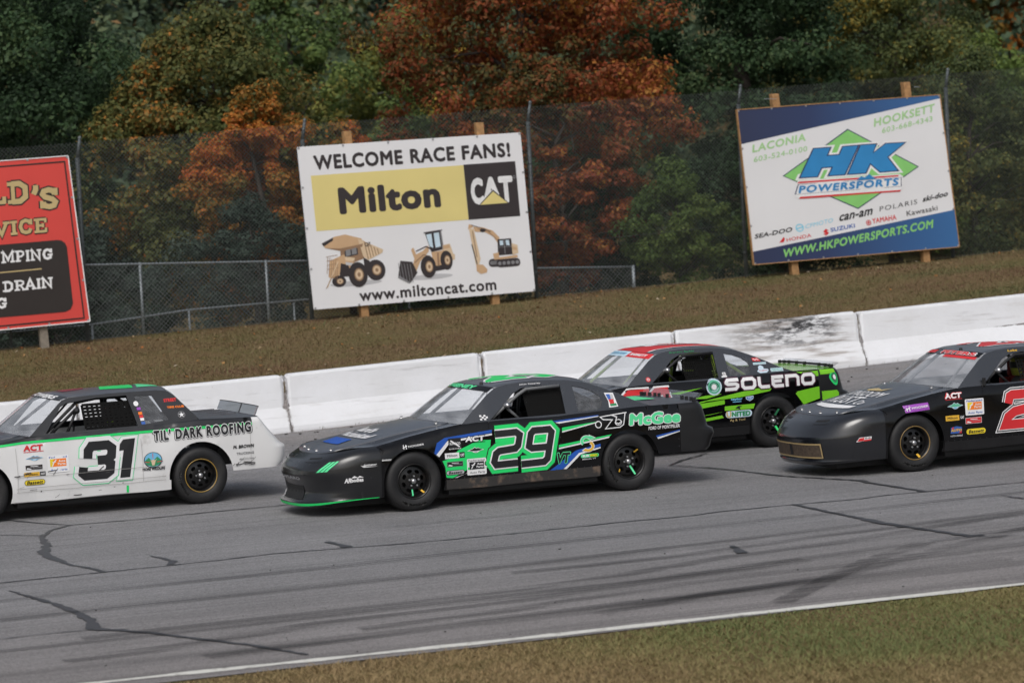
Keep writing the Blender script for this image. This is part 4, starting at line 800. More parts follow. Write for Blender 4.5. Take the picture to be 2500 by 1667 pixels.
def tree(name, label, cat, X, Y, h, rx_, ry_, z0, pal, clumps, per, size, seed, group=None, bark=None, shape=1.0, tint_fn=None, csize=0.16, hollow=0.35, sparse=0.0, lean=0.0):
    """trunk with limbs reaching the clumps + a crown of leaf clumps filling an uneven ellipsoid from z0 to h above the ground"""
    r = np.random.default_rng(seed); zg = float(ground_z(X, Y)); root = empty(name, (X, Y, zg)); tag(root, label, cat, group)
    C = []; 
    while len(C) < clumps:
        p_ = r.uniform(-1, 1, 3); q = np.linalg.norm(p_)
        if q > 1 or q < hollow * r.random() ** 0.3: continue
        zz = (p_[2] + 1) / 2; wid = (1 - 0.55 * max(0, zz - 0.45) / 0.55 * shape) * (0.72 + 0.28 * min(1, zz / 0.25))
        ang = math.atan2(p_[1], p_[0]); lump = 1 + 0.16 * math.sin(3 * ang + seed) + 0.12 * math.sin(7 * zz * 3 + seed * 2 + 2 * ang)
        C.append((p_[0] * rx_ * wid * lump + lean * zz, p_[1] * ry_ * wid * lump, z0 + (h - z0) * zz))
    C = np.array(C); Rr = r.uniform(0.6, 1.35, clumps) * csize * (rx_ + ry_) / 2 * 1.4
    base = noise2(C[:, 0] + X, C[:, 2] * 1.2 + C[:, 1] * 0.7, 1.1, seed)
    tint = np.clip(0.5 + 0.9 * (base - 0.5) + r.normal(0, 0.12, clumps), 0, 1)
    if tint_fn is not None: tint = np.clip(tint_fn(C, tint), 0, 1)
    if sparse: keep = r.random(clumps) > sparse; C, Rr, tint = C[keep], Rr[keep], tint[keep]
    V, F, T = leaf_cloud(C, Rr, tint, int(per * 2.5), size, r)
    link('crown', raw_mesh('crown', V, F, [leaf_material('leaf_' + pal, PAL[pal])], attr=T), root)
    m = MB(); tr_ = max(0.05, h * 0.016); jit = lambda s: Vector(r.normal(0, s, 3))
    tp = [Vector((0, 0, -0.3))] + [Vector((lean * k, 0, h * k)) + jit(0.04 * h * k) for k in (0.2, 0.4, 0.6, 0.8, 0.93)]
    m.tube(tp, [tr_ * 1.2, tr_, tr_ * 0.8, tr_ * 0.6, tr_ * 0.35, tr_ * 0.12], 7)
    for k in range(min(26, len(C))):
        c = Vector(C[r.integers(len(C))]); zb_ = max(z0 * 0.7, c.z - (0.25 + 0.5 * r.random()) * math.hypot(c.x, c.y)); kk = min(max(zb_ / h, 0.12), 0.9)
        j = kk * 5 / 0.93; i0 = min(int(j), 4); s_ = tp[i0].lerp(tp[i0 + 1], min(j - i0, 1)); mid = s_.lerp(c, 0.5) + Vector((0, 0, 0.12 * (c - s_).length)) + jit(0.06)
        m.tube([s_, mid, c], [tr_ * 0.35, tr_ * 0.2, tr_ * 0.06], 5)
    m.build('trunk', bark or bark_m, root, True)
    return root

TG = 'trees behind the fence'
# near row
tree('maple_tree', 'large red maple between the two white boards, behind the fence', 'tree', 13.3, 67.5, 12.2, 3.45, 3.0, 0.9, 'red', 330, 115, 0.17, 11, TG, csize=0.12)
tree('maple_tree', 'low red maple branches pressing on the fence beside the welcome board', 'tree', 11.2, 61.6, 5.2, 2.3, 1.2, 0.5, 'red', 130, 100, 0.15, 12, TG, csize=0.13, tint_fn=lambda C, t: t * 0.85)
tree('maple_tree', 'orange and green maple rising above the fence between red and white boards', 'tree', 5.3, 66.0, 7.9, 2.9, 2.4, 1.2, 'olivorange', 240, 115, 0.16, 13, TG, csize=0.13, tint_fn=lambda C, t: 0.50 + 0.60 * (t - 0.5) + 0.10 * (C[:, 0] / 2.5) - 0.10 * (C[:, 2] - 4) / 3)
tree('maple_tree', 'bright orange maple just behind the fence beside the welcome board', 'tree', 4.9, 61.9, 5.2, 1.7, 1.2, 1.0, 'orange', 120, 110, 0.14, 14, TG, csize=0.14, tint_fn=lambda C, t: 0.66 + 0.6 * (t - 0.5))
tree('orange_sapling', 'small orange maple above the top corner of the welcome board', 'tree', 7.3, 63.6, 4.9, 1.2, 1.0, 1.8, 'orange', 60, 90, 0.14, 15, TG, csize=0.15)
tree('evergreen_tree', 'dark green tree at the top corner above the red board', 'tree', 1.2, 69.0, 13.5, 3.4, 3.0, 0.6, 'dark', 250, 110, 0.17, 16, TG, csize=0.13)
tree('evergreen_tree', 'dark green tree beside the red board, in the shade of the maple', 'tree', 3.4, 74.0, 11.5, 2.6, 2.5, 0.3, 'dark', 170, 90, 0.19, 17, TG, csize=0.14, tint_fn=lambda C, t: t * 0.8)  # tint lowered to paint in the deep shade behind the fence
tree('broadleaf_tree', 'tall dark green tree left of the blue and white board', 'tree', 19.4, 69.0, 13.2, 2.75, 2.6, 0.4, 'dark', 300, 120, 0.17, 18, TG, csize=0.14, hollow=0.02, tint_fn=lambda C, t: t + 0.08)
tree('broadleaf_tree', 'loose olive tree with dark trunk behind the blue and white board', 'tree', 25.2, 73.0, 10.8, 2.9, 2.5, 0.9, 'olive', 260, 90, 0.16, 19, TG, csize=0.13, hollow=0.02)
tree('broadleaf_tree', 'pale green tree standing behind the orange maple', 'tree', 10.6, 77.0, 9.3, 2.4, 2.2, 1.0, 'mid', 170, 90, 0.19, 20, TG, csize=0.14)
tree('birch_tree', 'yellow green birch with pale limbs left of the red maple', 'tree', 14.3, 79.0, 8.2, 2.4, 2.0, 1.5, 'yellow', 150, 75, 0.18, 21, TG, bark=bark_pale, csize=0.14, sparse=0.15)
tree('broadleaf_tree', 'green bushy tree between the pale tree and the birch', 'tree', 11.6, 71.5, 5.9, 1.9, 1.7, 0.6, 'mid', 110, 85, 0.17, 22, TG, csize=0.15)
tree('broadleaf_tree', 'bright green bush at the right edge above the fence', 'tree', 33.5, 83.0, 6.6, 4.2, 3.0, 0.2, 'bright', 170, 85, 0.22, 23, TG, csize=0.14)
tree('broadleaf_tree', 'dark olive tree at the right edge behind the fence', 'tree', 25.6, 65.5, 5.4, 2.7, 2.0, 0.2, 'olive', 150, 95, 0.16, 24, TG, csize=0.14)
SG = 'shrubs pressing against the fence'
tree('shrub', 'bluish green shrub low behind the fence left of the welcome board', 'shrub', 4.3, 60.6, 2.6, 2.0, 1.0, 0.0, 'blue', 100, 85, 0.12, 31, SG, csize=0.15)
tree('shrub', 'dark shrub low behind the fence beside the red board', 'shrub', 1.2, 64.0, 3.6, 2.1, 1.2, 0.0, 'blue', 90, 80, 0.14, 32, SG, csize=0.16, tint_fn=lambda C, t: t * 0.45)  # leaf colour pulled down, shade painted into the shrub
tree('shrub', 'fresh green shrub low behind the fence left of the blue and white board', 'shrub', 13.2, 60.2, 2.6, 1.5, 0.9, 0.0, 'bright', 90, 85, 0.12, 33, SG, csize=0.16, tint_fn=lambda C, t: t * 0.8)
tree('shrub', 'dark green shrub behind the fence between the white boards', 'shrub', 12.4, 63.5, 4.6, 2.2, 1.3, 0.0, 'dark', 120, 85, 0.14, 34, SG, csize=0.15)
tree('shrub', 'dark green shrub hidden mostly by the blue and white board', 'shrub', 16.6, 62.2, 4.4, 2.6, 1.3, 0.0, 'dark', 130, 85, 0.14, 35, SG, csize=0.15)
tree('shrub', 'olive green shrub behind the fence right of the blue and white board', 'shrub', 20.9, 61.6, 4.9, 2.4, 1.2, 0.0, 'olive', 140, 90, 0.13, 36, SG, csize=0.15, tint_fn=lambda C, t: t * 0.8)
tree('shrub', 'dark green shrub behind the foot of the welcome board', 'shrub', 8.2, 61.5, 2.6, 2.2, 1.0, 0.0, 'dark', 100, 80, 0.13, 37, SG, csize=0.16)
tree('shrub', 'dark rounded shrub below the maple, between red board and orange leaves', 'shrub', 3.2, 68.5, 3.2, 2.2, 1.5, 0.0, 'dark', 100, 70, 0.16, 38, SG, csize=0.17, tint_fn=lambda C, t: t * 0.5)  # darker leaf tint stands in for the shade under the maple
# far row: one tree of each kind, then copies with their own place, size and turn
FG = 'far trees closing the view'
kinds = [tree('far_tree', 'round far tree, muted green, above the red board', 'tree', 9, 98, 14, 4.2, 3.8, 0.5, 'far', 150, 60, 0.5, 51, FG, csize=0.15),
         tree('far_tree', 'far conifer, dark green, between maple and pale tree', 'tree', 15, 108, 18, 3.4, 3.2, 0.5, 'blue', 150, 60, 0.5, 52, FG, csize=0.15, shape=1.6),
         tree('far_tree', 'far rust coloured tree above the pale green tree', 'tree', 21, 104, 13, 3.6, 3.4, 0.5, 'olivorange', 130, 60, 0.5, 53, FG, csize=0.15)]
FAR = [(0, 3, 104, 1.05, 'far green tree in the top left corner'), (1, 27, 112, 0.95, 'far dark conifer left of the red maple top'), (0, 26.5, 100, 0.9, 'far green tree behind the yellow birch'), (0, 33, 112, 1.1, 'far green tree behind the red maple'),
       (1, 39, 118, 1.05, 'far dark conifer behind the tall dark tree'), (0, 44, 112, 1.1, 'far green tree behind the loose olive tree'), (1, 50, 120, 1.1, 'far dark conifer above the blue and white board'), (2, 56, 116, 1.05, 'far rust tinted tree in the top right corner'),
       (0, 60, 126, 1.25, 'far green tree at the right edge'), (0, 38, 98, 0.75, 'far low green tree right of the tall dark tree'), (1, 9, 120, 1.0, 'far dark conifer above the orange maple'), (0, 19, 124, 1.2, 'far green tree behind the pale green tree'), (0, 66, 118, 1.1, 'far green tree beyond the right edge'), (1, -4, 100, 1.1, 'far dark conifer beyond the left edge'),
       (0, 24, 142, 1.7, 'farthest green tree above the gap left of the red maple'), (1, 32, 150, 1.7, 'farthest dark conifer behind the red maple'), (0, 47, 146, 1.7, 'farthest green tree right of the tall dark tree'), (1, 66, 150, 1.7, 'farthest dark conifer in the top right corner'), (1, 14, 140, 1.6, 'farthest dark conifer above the orange maple')]
for k, (i, x, y, s, lb) in enumerate(FAR):
    src = kinds[i]; c = src.copy(); COL.objects.link(c); c.location = (x, y, float(ground_z(x, y))); c.scale = (s, s, s); c.rotation_euler = (0, 0, 0.7 + 1.3 * k); c['label'] = lb
    for ch in src.children:
        d = ch.copy(); COL.objects.link(d); d.parent = c
# shaded undergrowth that fills the wood behind the named trees
r = np.random.default_rng(77); n = 900
C = np.stack([r.uniform(-6, 70, n), r.uniform(84, 104, n), np.zeros(n)], 1); C[:, 2] = ground_z(C[:, 0], C[:, 1]) + r.uniform(0, 8.0, n)
V, F, T = leaf_cloud(C, np.full(n, 1.4), np.clip(r.normal(0.35, 0.2, n), 0, 1), 90, 0.42, r)
o = link('undergrowth', raw_mesh('undergrowth', V, F, [leaf_material('leaf_far', PAL['far'])], attr=T)); tag(o, 'dense green undergrowth filling the wood behind the trees', 'undergrowth', kind='stuff')

# ================================================================ STOCK CARS
# car frame: x from the front axle to the rear, y across (- is the side facing the infield), z up
WB = 2.835
def paint(name, col, rough=0.22, coat=0.6, dirt=(0.10, 0.09, 0.085), lo=0.58, hi=0.80, spec=0.5): return mat(name, col, rough, coat=coat, spec=spec, dirt=dirt, dscale=3.5, dlo=lo, dhi=hi, rvar=0.3)
blackp = paint('black_paint', (0.0028, 0.0028, 0.0034), 0.10, 0.0, (0.035, 0.032, 0.030), lo=0.68, hi=0.95); hoodblk = mat('sky_brightened_black_paint', (0.042, 0.049, 0.064), 0.42, coat=1.0, spec=1.0, dirt=(0.09, 0.092, 0.10), dscale=2.5, dlo=0.5, dhi=0.85); hoodblk.node_tree.nodes['Principled BSDF'].inputs['Coat Roughness'].default_value = 0.34; blacktop = paint('sky_tinted_black_paint', (0.018, 0.021, 0.027), 0.26, 1.0, (0.06, 0.062, 0.068), lo=0.58, hi=0.9, spec=0.9); whitep = paint('white_paint', (0.72, 0.72, 0.72), 0.28, 0.5, (0.36, 0.34, 0.32), 0.60, 0.82); limep = paint('lime_paint', (0.17, 0.50, 0.02)); matteblk = mat('satin_black_plastic', (0.010, 0.010, 0.011), 0.36, var=0.2, vscale=4)  # hoodblk and blacktop: black lightened toward blue, sky reflection painted into the colour
dirtyskirt = mat('dirty_skirt', (0.035, 0.033, 0.032), 0.55, dirt=(0.20, 0.14, 0.10), dscale=7, dlo=0.52, dhi=0.72)
inter = mat('interior_black', (0.009, 0.009, 0.010), 0.6); rubber = mat('tyre_rubber', (0.009, 0.009, 0.010), 0.62, var=0.25, vscale=7, dirt=(0.026, 0.025, 0.024), dscale=5, dlo=0.5, dhi=0.8)
steel_blk = mat('black_steel_wheel', (0.006, 0.006, 0.0065), 0.3, dirt=(0.02, 0.016, 0.013), dscale=9, dlo=0.5, dhi=0.75); chrome = mat('bare_steel', (0.45, 0.45, 0.46), 0.3, metal=0.9)
tubegrey = mat('grey_tube_paint', (0.16, 0.165, 0.17), 0.4, var=0.15); netm = mat('net_webbing', (0.004, 0.004, 0.004), 0.9, spec=0.2)
lexan = clear_plastic('windshield_sheet', (0.97, 0.985, 1.0), 0.03, 0.32); lexan2 = clear_plastic('side_window_sheet', (0.90, 0.93, 0.96), 0.04, 0.16); lexsp = clear_plastic('spoiler_sheet', (0.88, 0.90, 0.92), 0.08, 0.10)  # windshield film thickened to paint in the bright wall and sky

def ip(xs_, ys_): return lambda x: float(np.interp(x, xs_, ys_))
def rrect(cx, cz, w, h, r, n=4):
    p = []
    for sx, sz, a in ((1, 1, 0), (-1, 1, 90), (-1, -1, 180), (1, -1, 270)):
        p += [(cx + sx * (w / 2 - r) + r * math.cos(math.radians(a + 90 * k / n)), cz + sz * (h / 2 - r) + r * math.sin(math.radians(a + 90 * k / n))) for k in range(n + 1)]
    return p

class Car:
    def __init__(s, label, x0, y0, style, P, yaw=0.0):
        s.root = empty('stock_car', (x0, y0, 0)); s.root.rotation_euler = (0, 0, yaw); tag(s.root, label, 'race car', 'stock cars racing on the track'); s.P = P; s.st = style
        box = style == 'box'
        s.hw = ip([-0.6, -0.3, 0.2, 1.0, 2.6, 3.2, 3.6, 4.0], [0.925, 0.945, 0.955, 0.955, 0.955, 0.945, 0.915, 0.90])
        s.ztop = ip([-0.42, 0.0, 0.35, 0.66, 1.0, 2.0, 3.0, 3.55], [0.81, 0.895, 0.955, 1.0, 1.005, 1.0, 1.03, 1.02]) if not box else ip([-0.42, 0.0, 0.35, 0.66, 1.0, 2.0, 2.85, 3.55], [0.90, 0.95, 0.985, 1.03, 1.035, 1.04, 1.075, 1.045])
        s.inset = ip([-0.42, 0.0, 0.35, 0.66, 1.0, 3.55], [0.15, 0.15, 0.12, 0.075, 0.055, 0.055]) if not box else ip([-0.42, 3.55], [0.06, 0.05])
        s.zsh = (lambda x: s.ztop(x) - float(np.interp(x, [-0.42, 0.35, 1.0, 3.5], [0.15, 0.12, 0.055, 0.07]))) if not box else (lambda x: s.ztop(x) - 0.04)
        s.skirt = 0.225
        if box: s.G = [(0.66, 1.03), (1.08, 1.385), (1.15, 1.437), (1.24, 1.462), (1.8, 1.475), (2.38, 1.47), (2.52, 1.45), (2.59, 1.40), (2.79, 1.165), (2.86, 1.078)]; s.roof_i = (3, 6)
        else: s.G = [(0.66, 0.995), (0.85, 1.15), (1.06, 1.31), (1.19, 1.385), (1.35, 1.418), (1.6, 1.432), (1.9, 1.427), (2.15, 1.41), (2.40, 1.362), (2.62, 1.278), (2.82, 1.185), (3.0, 1.095), (3.17, 1.03)]; s.roof_i = (3, 8)
        s.zg0, s.zg1 = (0.995, 1.43) if not box else (1.03, 1.475)
    # half width of the flank at (x, z); the flank rolls in above the shoulder line
    def half(s, x, z):
        h = s.hw(x); zs, zt = s.zsh(x), s.ztop(x)
        h += s.P.get('ripple', 0.003) * (math.sin(5.1 * x + 2.3 * z + s.P['nose'][0][0] * 50) * math.sin(6.3 * z + 1.7 * x) + 0.5 * math.sin(11 * x - 9 * z)) * min(1, max(0, (x + 0.42) * 4)) * min(1, max(0, (3.55 - x) * 4))
        y = h - 0.035 * max(0, (0.5 - z) / 0.3) ** 2 - 0.012 * max(0, (z - 0.5) / 0.4) ** 2
        if z > zs: k = min(1, (z - zs) / (zt - zs)); y -= (s.inset(x) - 0.014) * (1 - math.sqrt(max(0, 1 - k * k))) 
        return y
    def gy(s, x, z):   # half width of the cabin side at height z
        k = (z - s.zg0) / (s.zg1 - s.zg0); return s.hw(x) - s.inset(x) - 0.245 * k if k > 0 else s.hw(x) - s.inset(x)
    def side(s, sg): return lambda x, z, l: (x, sg * (s.half(x, z) + l), z)
    def cabin(s, sg): return lambda x, z, l: (x, sg * (s.gy(x, z) + l), z + 0.4 * l)
    # nose and tail covers, wrapped round from one flank to the other
    def nose(s, phi, v):
        N = s.P['nose']; zc = np.interp(v, np.linspace(0, 1, len(N)), [q[0] for q in N]); L = np.interp(v, np.linspace(0, 1, len(N)), [q[1] for q in N]); zs = np.interp(v, np.linspace(0, 1, len(N)), [q[2] for q in N])
        c, sn = abs(math.cos(phi)), math.sin(phi); z = zc + (zs - zc) * abs(sn) ** 3
        return (-0.42 - L * c ** 0.72, s.half(-0.42, zs) * math.copysign(abs(sn) ** 0.80, sn), z)
    def tail(s, phi, v):
        N = s.P['tail']; zc = np.interp(v, np.linspace(0, 1, len(N)), [q[0] for q in N]); L = np.interp(v, np.linspace(0, 1, len(N)), [q[1] for q in N]); zs = np.interp(v, np.linspace(0, 1, len(N)), [q[2] for q in N])
        c, sn = abs(math.cos(phi)), math.sin(phi); z = zc + (zs - zc) * abs(sn) ** 3
        return (3.55 + L * c ** 0.30, s.half(3.55, zs) * math.copysign(abs(sn) ** 0.62, sn), z)
    def noseprint(s): return lambda a, v, l: (lambda p_: (p_[0] - l * math.cos(a), p_[1] + l * math.sin(a), p_[2] + l * 0.25))(s.nose(a, v))
    def outline(s):
        lo = s.skirt; p = [(-0.42, s.P['nose'][0][2])]
        R1, R2 = 0.392, s.P.get('rarch', 0.395); zc = 0.37
        a0 = math.asin((lo - zc) / R1) if abs(lo - zc) < R1 else 0
        p += [(-R1 + 0.002, s.P['nose'][0][2])] + [(R1 * math.cos(t), zc + R1 * math.sin(t)) for t in np.linspace(PI * 0.97, a0, 22)]
        a1 = math.asin((lo - zc) / R2); zt_ = s.P['tail'][0][2]; a2 = math.asin(min(0.9, (zt_ - zc) / R2))
        p += [(WB + R2 * math.cos(t), zc + R2 * math.sin(t)) for t in np.linspace(PI - a1, a2, 24)] + [(3.55, zt_)]
        p += [(x, s.ztop(x)) for x in np.linspace(3.55, -0.42, 46)]
        return p
    def loft(s, rows): m = MB(); m.grid(rows); return m
    def build_body(s):
        P, root = s.P, s.root; S = np.linspace(-1, 1, 17)
        for sg in (-1, 1):
            fn = s.side(sg); ol = s.outline(); parts_ = [('side_panel', ol, P['side'])]
            if 'split' in P:
                xs_ = np.linspace(-0.42, 3.55, 46); cut = [(x, P['split'](x)) for x in xs_]; parts_ = [('side_panel', ol[:-46] + cut[::-1], P['side']), ('upper_side_panel', cut + ol[-46:], P['top'])]
            for nm_, ol_, mt_ in parts_:
                V, F = tri2d([ol_], 0.075); mesh(nm_, [fn(x, z, 0) for x, z in V], F if sg < 0 else [f[::-1] for f in F], mt_, root, True)
            # folded skirt along the sill
            m = MB(); xs_ = np.linspace(0.40, 2.43, 22); m.grid([[(x, sg * (s.half(x, 0.33) + 0.008), 0.345), ] + [(x, sg * (s.half(x, 0.25) + 0.004 + 0.004 * math.sin(x * 9)), 0.225 + 0.006 * math.sin(x * 5)), (x, sg * (s.half(x, 0.25) - 0.03), 0.215)] for x in xs_]); m.build('side_skirt', P['skirt'], root)
            G = s.G; base = [(x, s.ztop(x) - 0.006) for x in np.linspace(G[-1][0], G[0][0], 20)]
            loops = [G + base[1:-1], P['win'] if sg < 0 else P.get('farwin', FARM), P['qwin']]
            V, F = tri2d(loops, 0.07); fn = s.cabin(sg); o = mesh('cabin_side', [fn(x, z, 0) for x, z in V], F if sg < 0 else [f[::-1] for f in F], P['top'], root, False)
            sd_ = o.modifiers.new('sheet_thickness', 'SOLIDIFY'); sd_.thickness = 0.018; sd_.offset = -1
            V, F = tri2d([P['qwin']], 0.08); mesh('quarter_window', [fn(x, z, -0.008) for x, z in V], F, lexan2, root, True)
        # nose, tail
        ph = np.linspace(-PI / 2, PI / 2, 49); vv = np.linspace(0, 1, 25)
        s.loft([[s.nose(a, v) for a in ph] for v in vv]).build('nose_cover', P['nosemat'], root, True)
        s.loft([[s.tail(a, v) for a in ph] for v in vv]).build('tail_cover', P['tailmat'], root, True)
        # hood and fender tops: from the nose rim to the foot of the windshield
        rim = [s.nose(a, 1) for a in ph]; ym = abs(rim[0][1]); xe = s.G[0][0]; ye = s.hw(xe) - s.inset(xe)
        rows = []
        for t in np.linspace(0, 1, 15):
            row = []
            for a, (xr, yr, zr) in zip(ph, rim):
                f_ = yr / ym; e = abs(f_); xc = xe - s.P.get('cowl', 0.26) * (1 - f_ * f_); zc = s.ztop(xe) + s.P.get('cowlz', 0.035) * (1 - f_ ** 2)
                x = xr + (xc - xr) * t; z = zr + (zc - zr) * t + 0.03 * math.sin(PI * t) * (1 - e ** 3)
                k = e ** 5; z = z * (1 - k) + s.ztop(x) * k; y = f_ * ((s.hw(x) - s.inset(x)) if x > -0.42 else ym)
                if 0.70 < e < 0.90: z += P.get('fender_lift', 0.012) * math.sin((e - 0.70) / 0.20 * PI) * math.sin(PI * min(1, t * 1.1))
                row.append((x, y, z))
            rows.append(row)
        es = [abs(q[1]) / ym for q in rim]; i0 = next(i for i, e in enumerate(es) if e < 0.80); i1 = len(es) - i0
        m = MB(); m.grid([[(x, y, z + 0.008) for x, y, z in r_[i0:i1]] for r_ in rows]); o = m.build('hood', P['hoodmat'], root, True); sd_ = o.modifiers.new('lip', 'SOLIDIFY'); sd_.thickness = 0.024; sd_.offset = 1
        s.hood_rows = rows
        m = MB(); m.grid([r_[:i0 + 1] for r_ in rows]); m.build('fender_top', P['top'], root, True)
        m = MB(); m.grid([r_[i1 - 1:] for r_ in rows]); m.build('fender_top', P['top'], root, True)
        # windshield, roof, rear window: one continuous crown over the cabin edge line
        G = s.G; a, b = s.roof_i; bow = ip([G[0][0], G[a][0], 0.5 * (G[a][0] + G[b][0]), G[b][0], G[-1][0]], [s.P.get('cowl', 0.26), 0.15, 0.0, -0.06, -0.10]); cr_ = ip([G[0][0], G[a][0], G[b][0], G[-1][0]], [s.P.get('cowlz', 0.035), 0.036, 0.034, 0.008])
        def row(x, z): y = s.gy(x, z); return [(x - bow(x) * (1 - q * q), q * y, z + cr_(x) * (1 - q * q)) for q in S]
        def fine(L, n=4): return [(L[i][0] + (L[i + 1][0] - L[i][0]) * k / n, L[i][1] + (L[i + 1][1] - L[i][1]) * k / n) for i in range(len(L) - 1) for k in range(n)] + [L[-1]]
        s.row = row; s.cr = cr_; s.bow = bow
        s.loft([row(*g_) for g_ in fine(G[:a + 1])]).build('windshield', lexan, root, True)
        o = s.loft([row(*g_) for g_ in fine(G[a:b + 1])]).build('roof', P['roofmat'], root, True); sd_ = o.modifiers.new('sheet_thickness', 'SOLIDIFY'); sd_.thickness = 0.015; sd_.offset = 1
        s.loft([row(*g_) for g_ in fine(G[b:])]).build('rear_window', lexan2, root, True)
        # rear deck
        trim = [s.tail(q, 1) for q in ph]; yt = abs(trim[0][1]); xd, zd = G[-1]; rows = []
        for t in np.linspace(0, 1, 9):
            r_ = []
            for xr, yr, zr in trim:
                f_ = yr / yt; xs0 = xd - bow(xd) * (1 - f_ * f_); z0_ = s.ztop(xd) + cr_(xd) * (1 - f_ * f_); x = xs0 + (xr - xs0) * t; e = abs(f_) ** 5; y = f_ * ((s.hw(x) - s.inset(x)) * (1 - t) + yt * t)
                z = z0_ + (zr - z0_) * t; z = z * (1 - e) + (s.ztop(x) if x < 3.55 else zr) * e; r_.append((x, y, z + 0.002))
            rows.append(r_)
        s.loft(rows).build('rear_deck', P['deckmat'], root, True); s.deck_rows = rows
        # chassis and floor, lowered to deepen the shade under the car; firewalls
        m = MB(); m.box((1.45, 0, 0.24), (1.96, 1.66, 0.18)); m.box((1.1, 0, 0.30), (4.1, 1.20, 0.40)); m.box((0.56, 0, 0.62), (0.04, 1.62, 0.72)); m.box((2.42, 0, 0.62), (0.04, 1.62, 0.66)); m.box((0.86, 0, 0.90), (0.42, 1.5, 0.14)); m.box((-0.3, 0, 0.55), (0.9, 0.9, 0.4)); m.box((3.4, 0, 0.55), (0.5, 1.3, 0.2))
        m.build('chassis', inter, root)
        # roll cage
        cg = P['cage']; m = MB(); r_ = 0.022
        zt = s.zg1 - 0.055; xf = s.G[3][0] + 0.10
        for sg in (-1, 1):
            yb, yt_ = sg * 0.76, sg * (s.gy(1.6, s.zg1) - 0.035)
            m.tube([(0.80, sg * 0.80, 0.55), (0.86, sg * 0.795, s.zg0 - 0.01), (xf, sg * (s.gy(xf, zt) - 0.06), zt - 0.03), (xf + 0.25, yt_, zt + 0.005), (2.06, yt_, zt)], r_, 10)
            m.tube([(2.06, yt_, zt), (2.06, yb, 0.9), (2.06, yb, 0.3)], r_, 10); m.tube([(2.06, yt_ * 0.9, zt), (2.95, sg * 0.5, 0.75)], r_, 10)
            for z in (0.45, 0.62, 0.8): m.tube([(0.8, sg * 0.80, z), (1.3, sg * 0.86, z), (2.06, yb, z)], r_, 8)
        m.tube([(2.06, -s.gy(1.6, s.zg1) + 0.035, zt), (2.06, s.gy(1.6, s.zg1) - 0.035, zt)], r_, 10); m.tube([(xf + 0.05, -0.6, zt), (xf + 0.05, 0.6, zt)], r_, 10); m.tube([(2.06, -0.6, zt), (2.06, 0.70, 0.45)], r_, 8); m.tube([(0.82, -0.8, 0.93), (0.82, 0.8, 0.93)], r_, 8); m.tube([(0.9, -0.06, 0.9), (xf + 0.1, -0.05, zt)], 0.014, 6)
        m.build('roll_cage', cg, root, True)
        if P.get('near_bar'):
            m = MB(); y = -0.80; m.tube([(1.02, y - 0.03, 0.99), (1.46, -0.755, 1.285), (1.58, -0.735, 1.345), (2.02, -0.735, 1.355)] if s.st != 'box' else [(0.96, y, 1.04), (1.33, -0.76, 1.34)], 0.021, 10)
            m.tube([(1.28, y + 0.03, 1.16), (1.44, y, 1.0)] if s.st != 'box' else [(1.30, -0.77, 1.3), (1.16, y, 1.02)], 0.018, 8); m.build('window_brace', P['near_bar'], root, True)
            m = MB(); m.lathe([(0.001, -0.05), (0.028, -0.042), (0.04, -0.01), (0.04, 0.02), (0.02, 0.04)], 14, c=((1.285, y - 0.03, 1.175) if s.st != 'box' else (1.30, -0.80, 1.30))); m.build('side_mirror', chrome if s.st != 'box' else inter, root, True)
        # seat, steering wheel
        m = MB(); m.box((2.0, -0.30, 0.78), (0.14, 0.46, 0.86), R=Matrix.Rotation(math.radians(-8), 3, 'Y')); m.box((1.8, -0.30, 0.44), (0.5, 0.46, 0.10)); m.box((1.93, -0.56, 0.72), (0.34, 0.05, 0.6)); m.box((1.93, -0.04, 0.72), (0.34, 0.05, 0.6)); m.box((1.98, -0.50, 1.14), (0.26, 0.05, 0.22)); m.box((1.98, -0.10, 1.14), (0.26, 0.05, 0.22))
        o = m.build('seat', P.get('seat', inter), root); bv = o.modifiers.new('soft_edge', 'BEVEL'); bv.width = 0.02; bv.segments = 2
        m = MB(); c = Vector((1.30, -0.30, 0.93)); ring = [c + Matrix.Rotation(math.radians(22), 3, 'Y') @ Vector((0, 0.17 * math.cos(t), 0.17 * math.sin(t))) for t in np.linspace(0, 2 * PI, 25)]; m.tube(ring, 0.014, 6, cap=False); m.tube([c, (0.95, -0.30, 0.86)], 0.02, 6); m.tube([ring[0], c, ring[12]], 0.012, 5); m.build('steering_wheel', inter, root, True)
        # window net
        n = P['net']; fn = s.cabin(-1); m = MB()
        if n:
            (xa, za, xb, zb_, nx, nz, wd) = n
            for k in range(nx + 1):
                x = xa + (xb - xa) * k / nx; m.add([fn(x - wd / 2, za, -0.035), fn(x + wd / 2, za, -0.035), fn(x + wd / 2, zb_, -0.035), fn(x - wd / 2, zb_, -0.035)], [(0, 1, 2, 3)])
            for k in range(nz + 1):
                z = za + (zb_ - za) * k / nz; m.add([fn(xa, z - wd / 2, -0.039), fn(xb, z - wd / 2, -0.039), fn(xb, z + wd / 2, -0.039), fn(xa, z + wd / 2, -0.039)], [(0, 1, 2, 3)])
            m.build('window_net', netm, root)
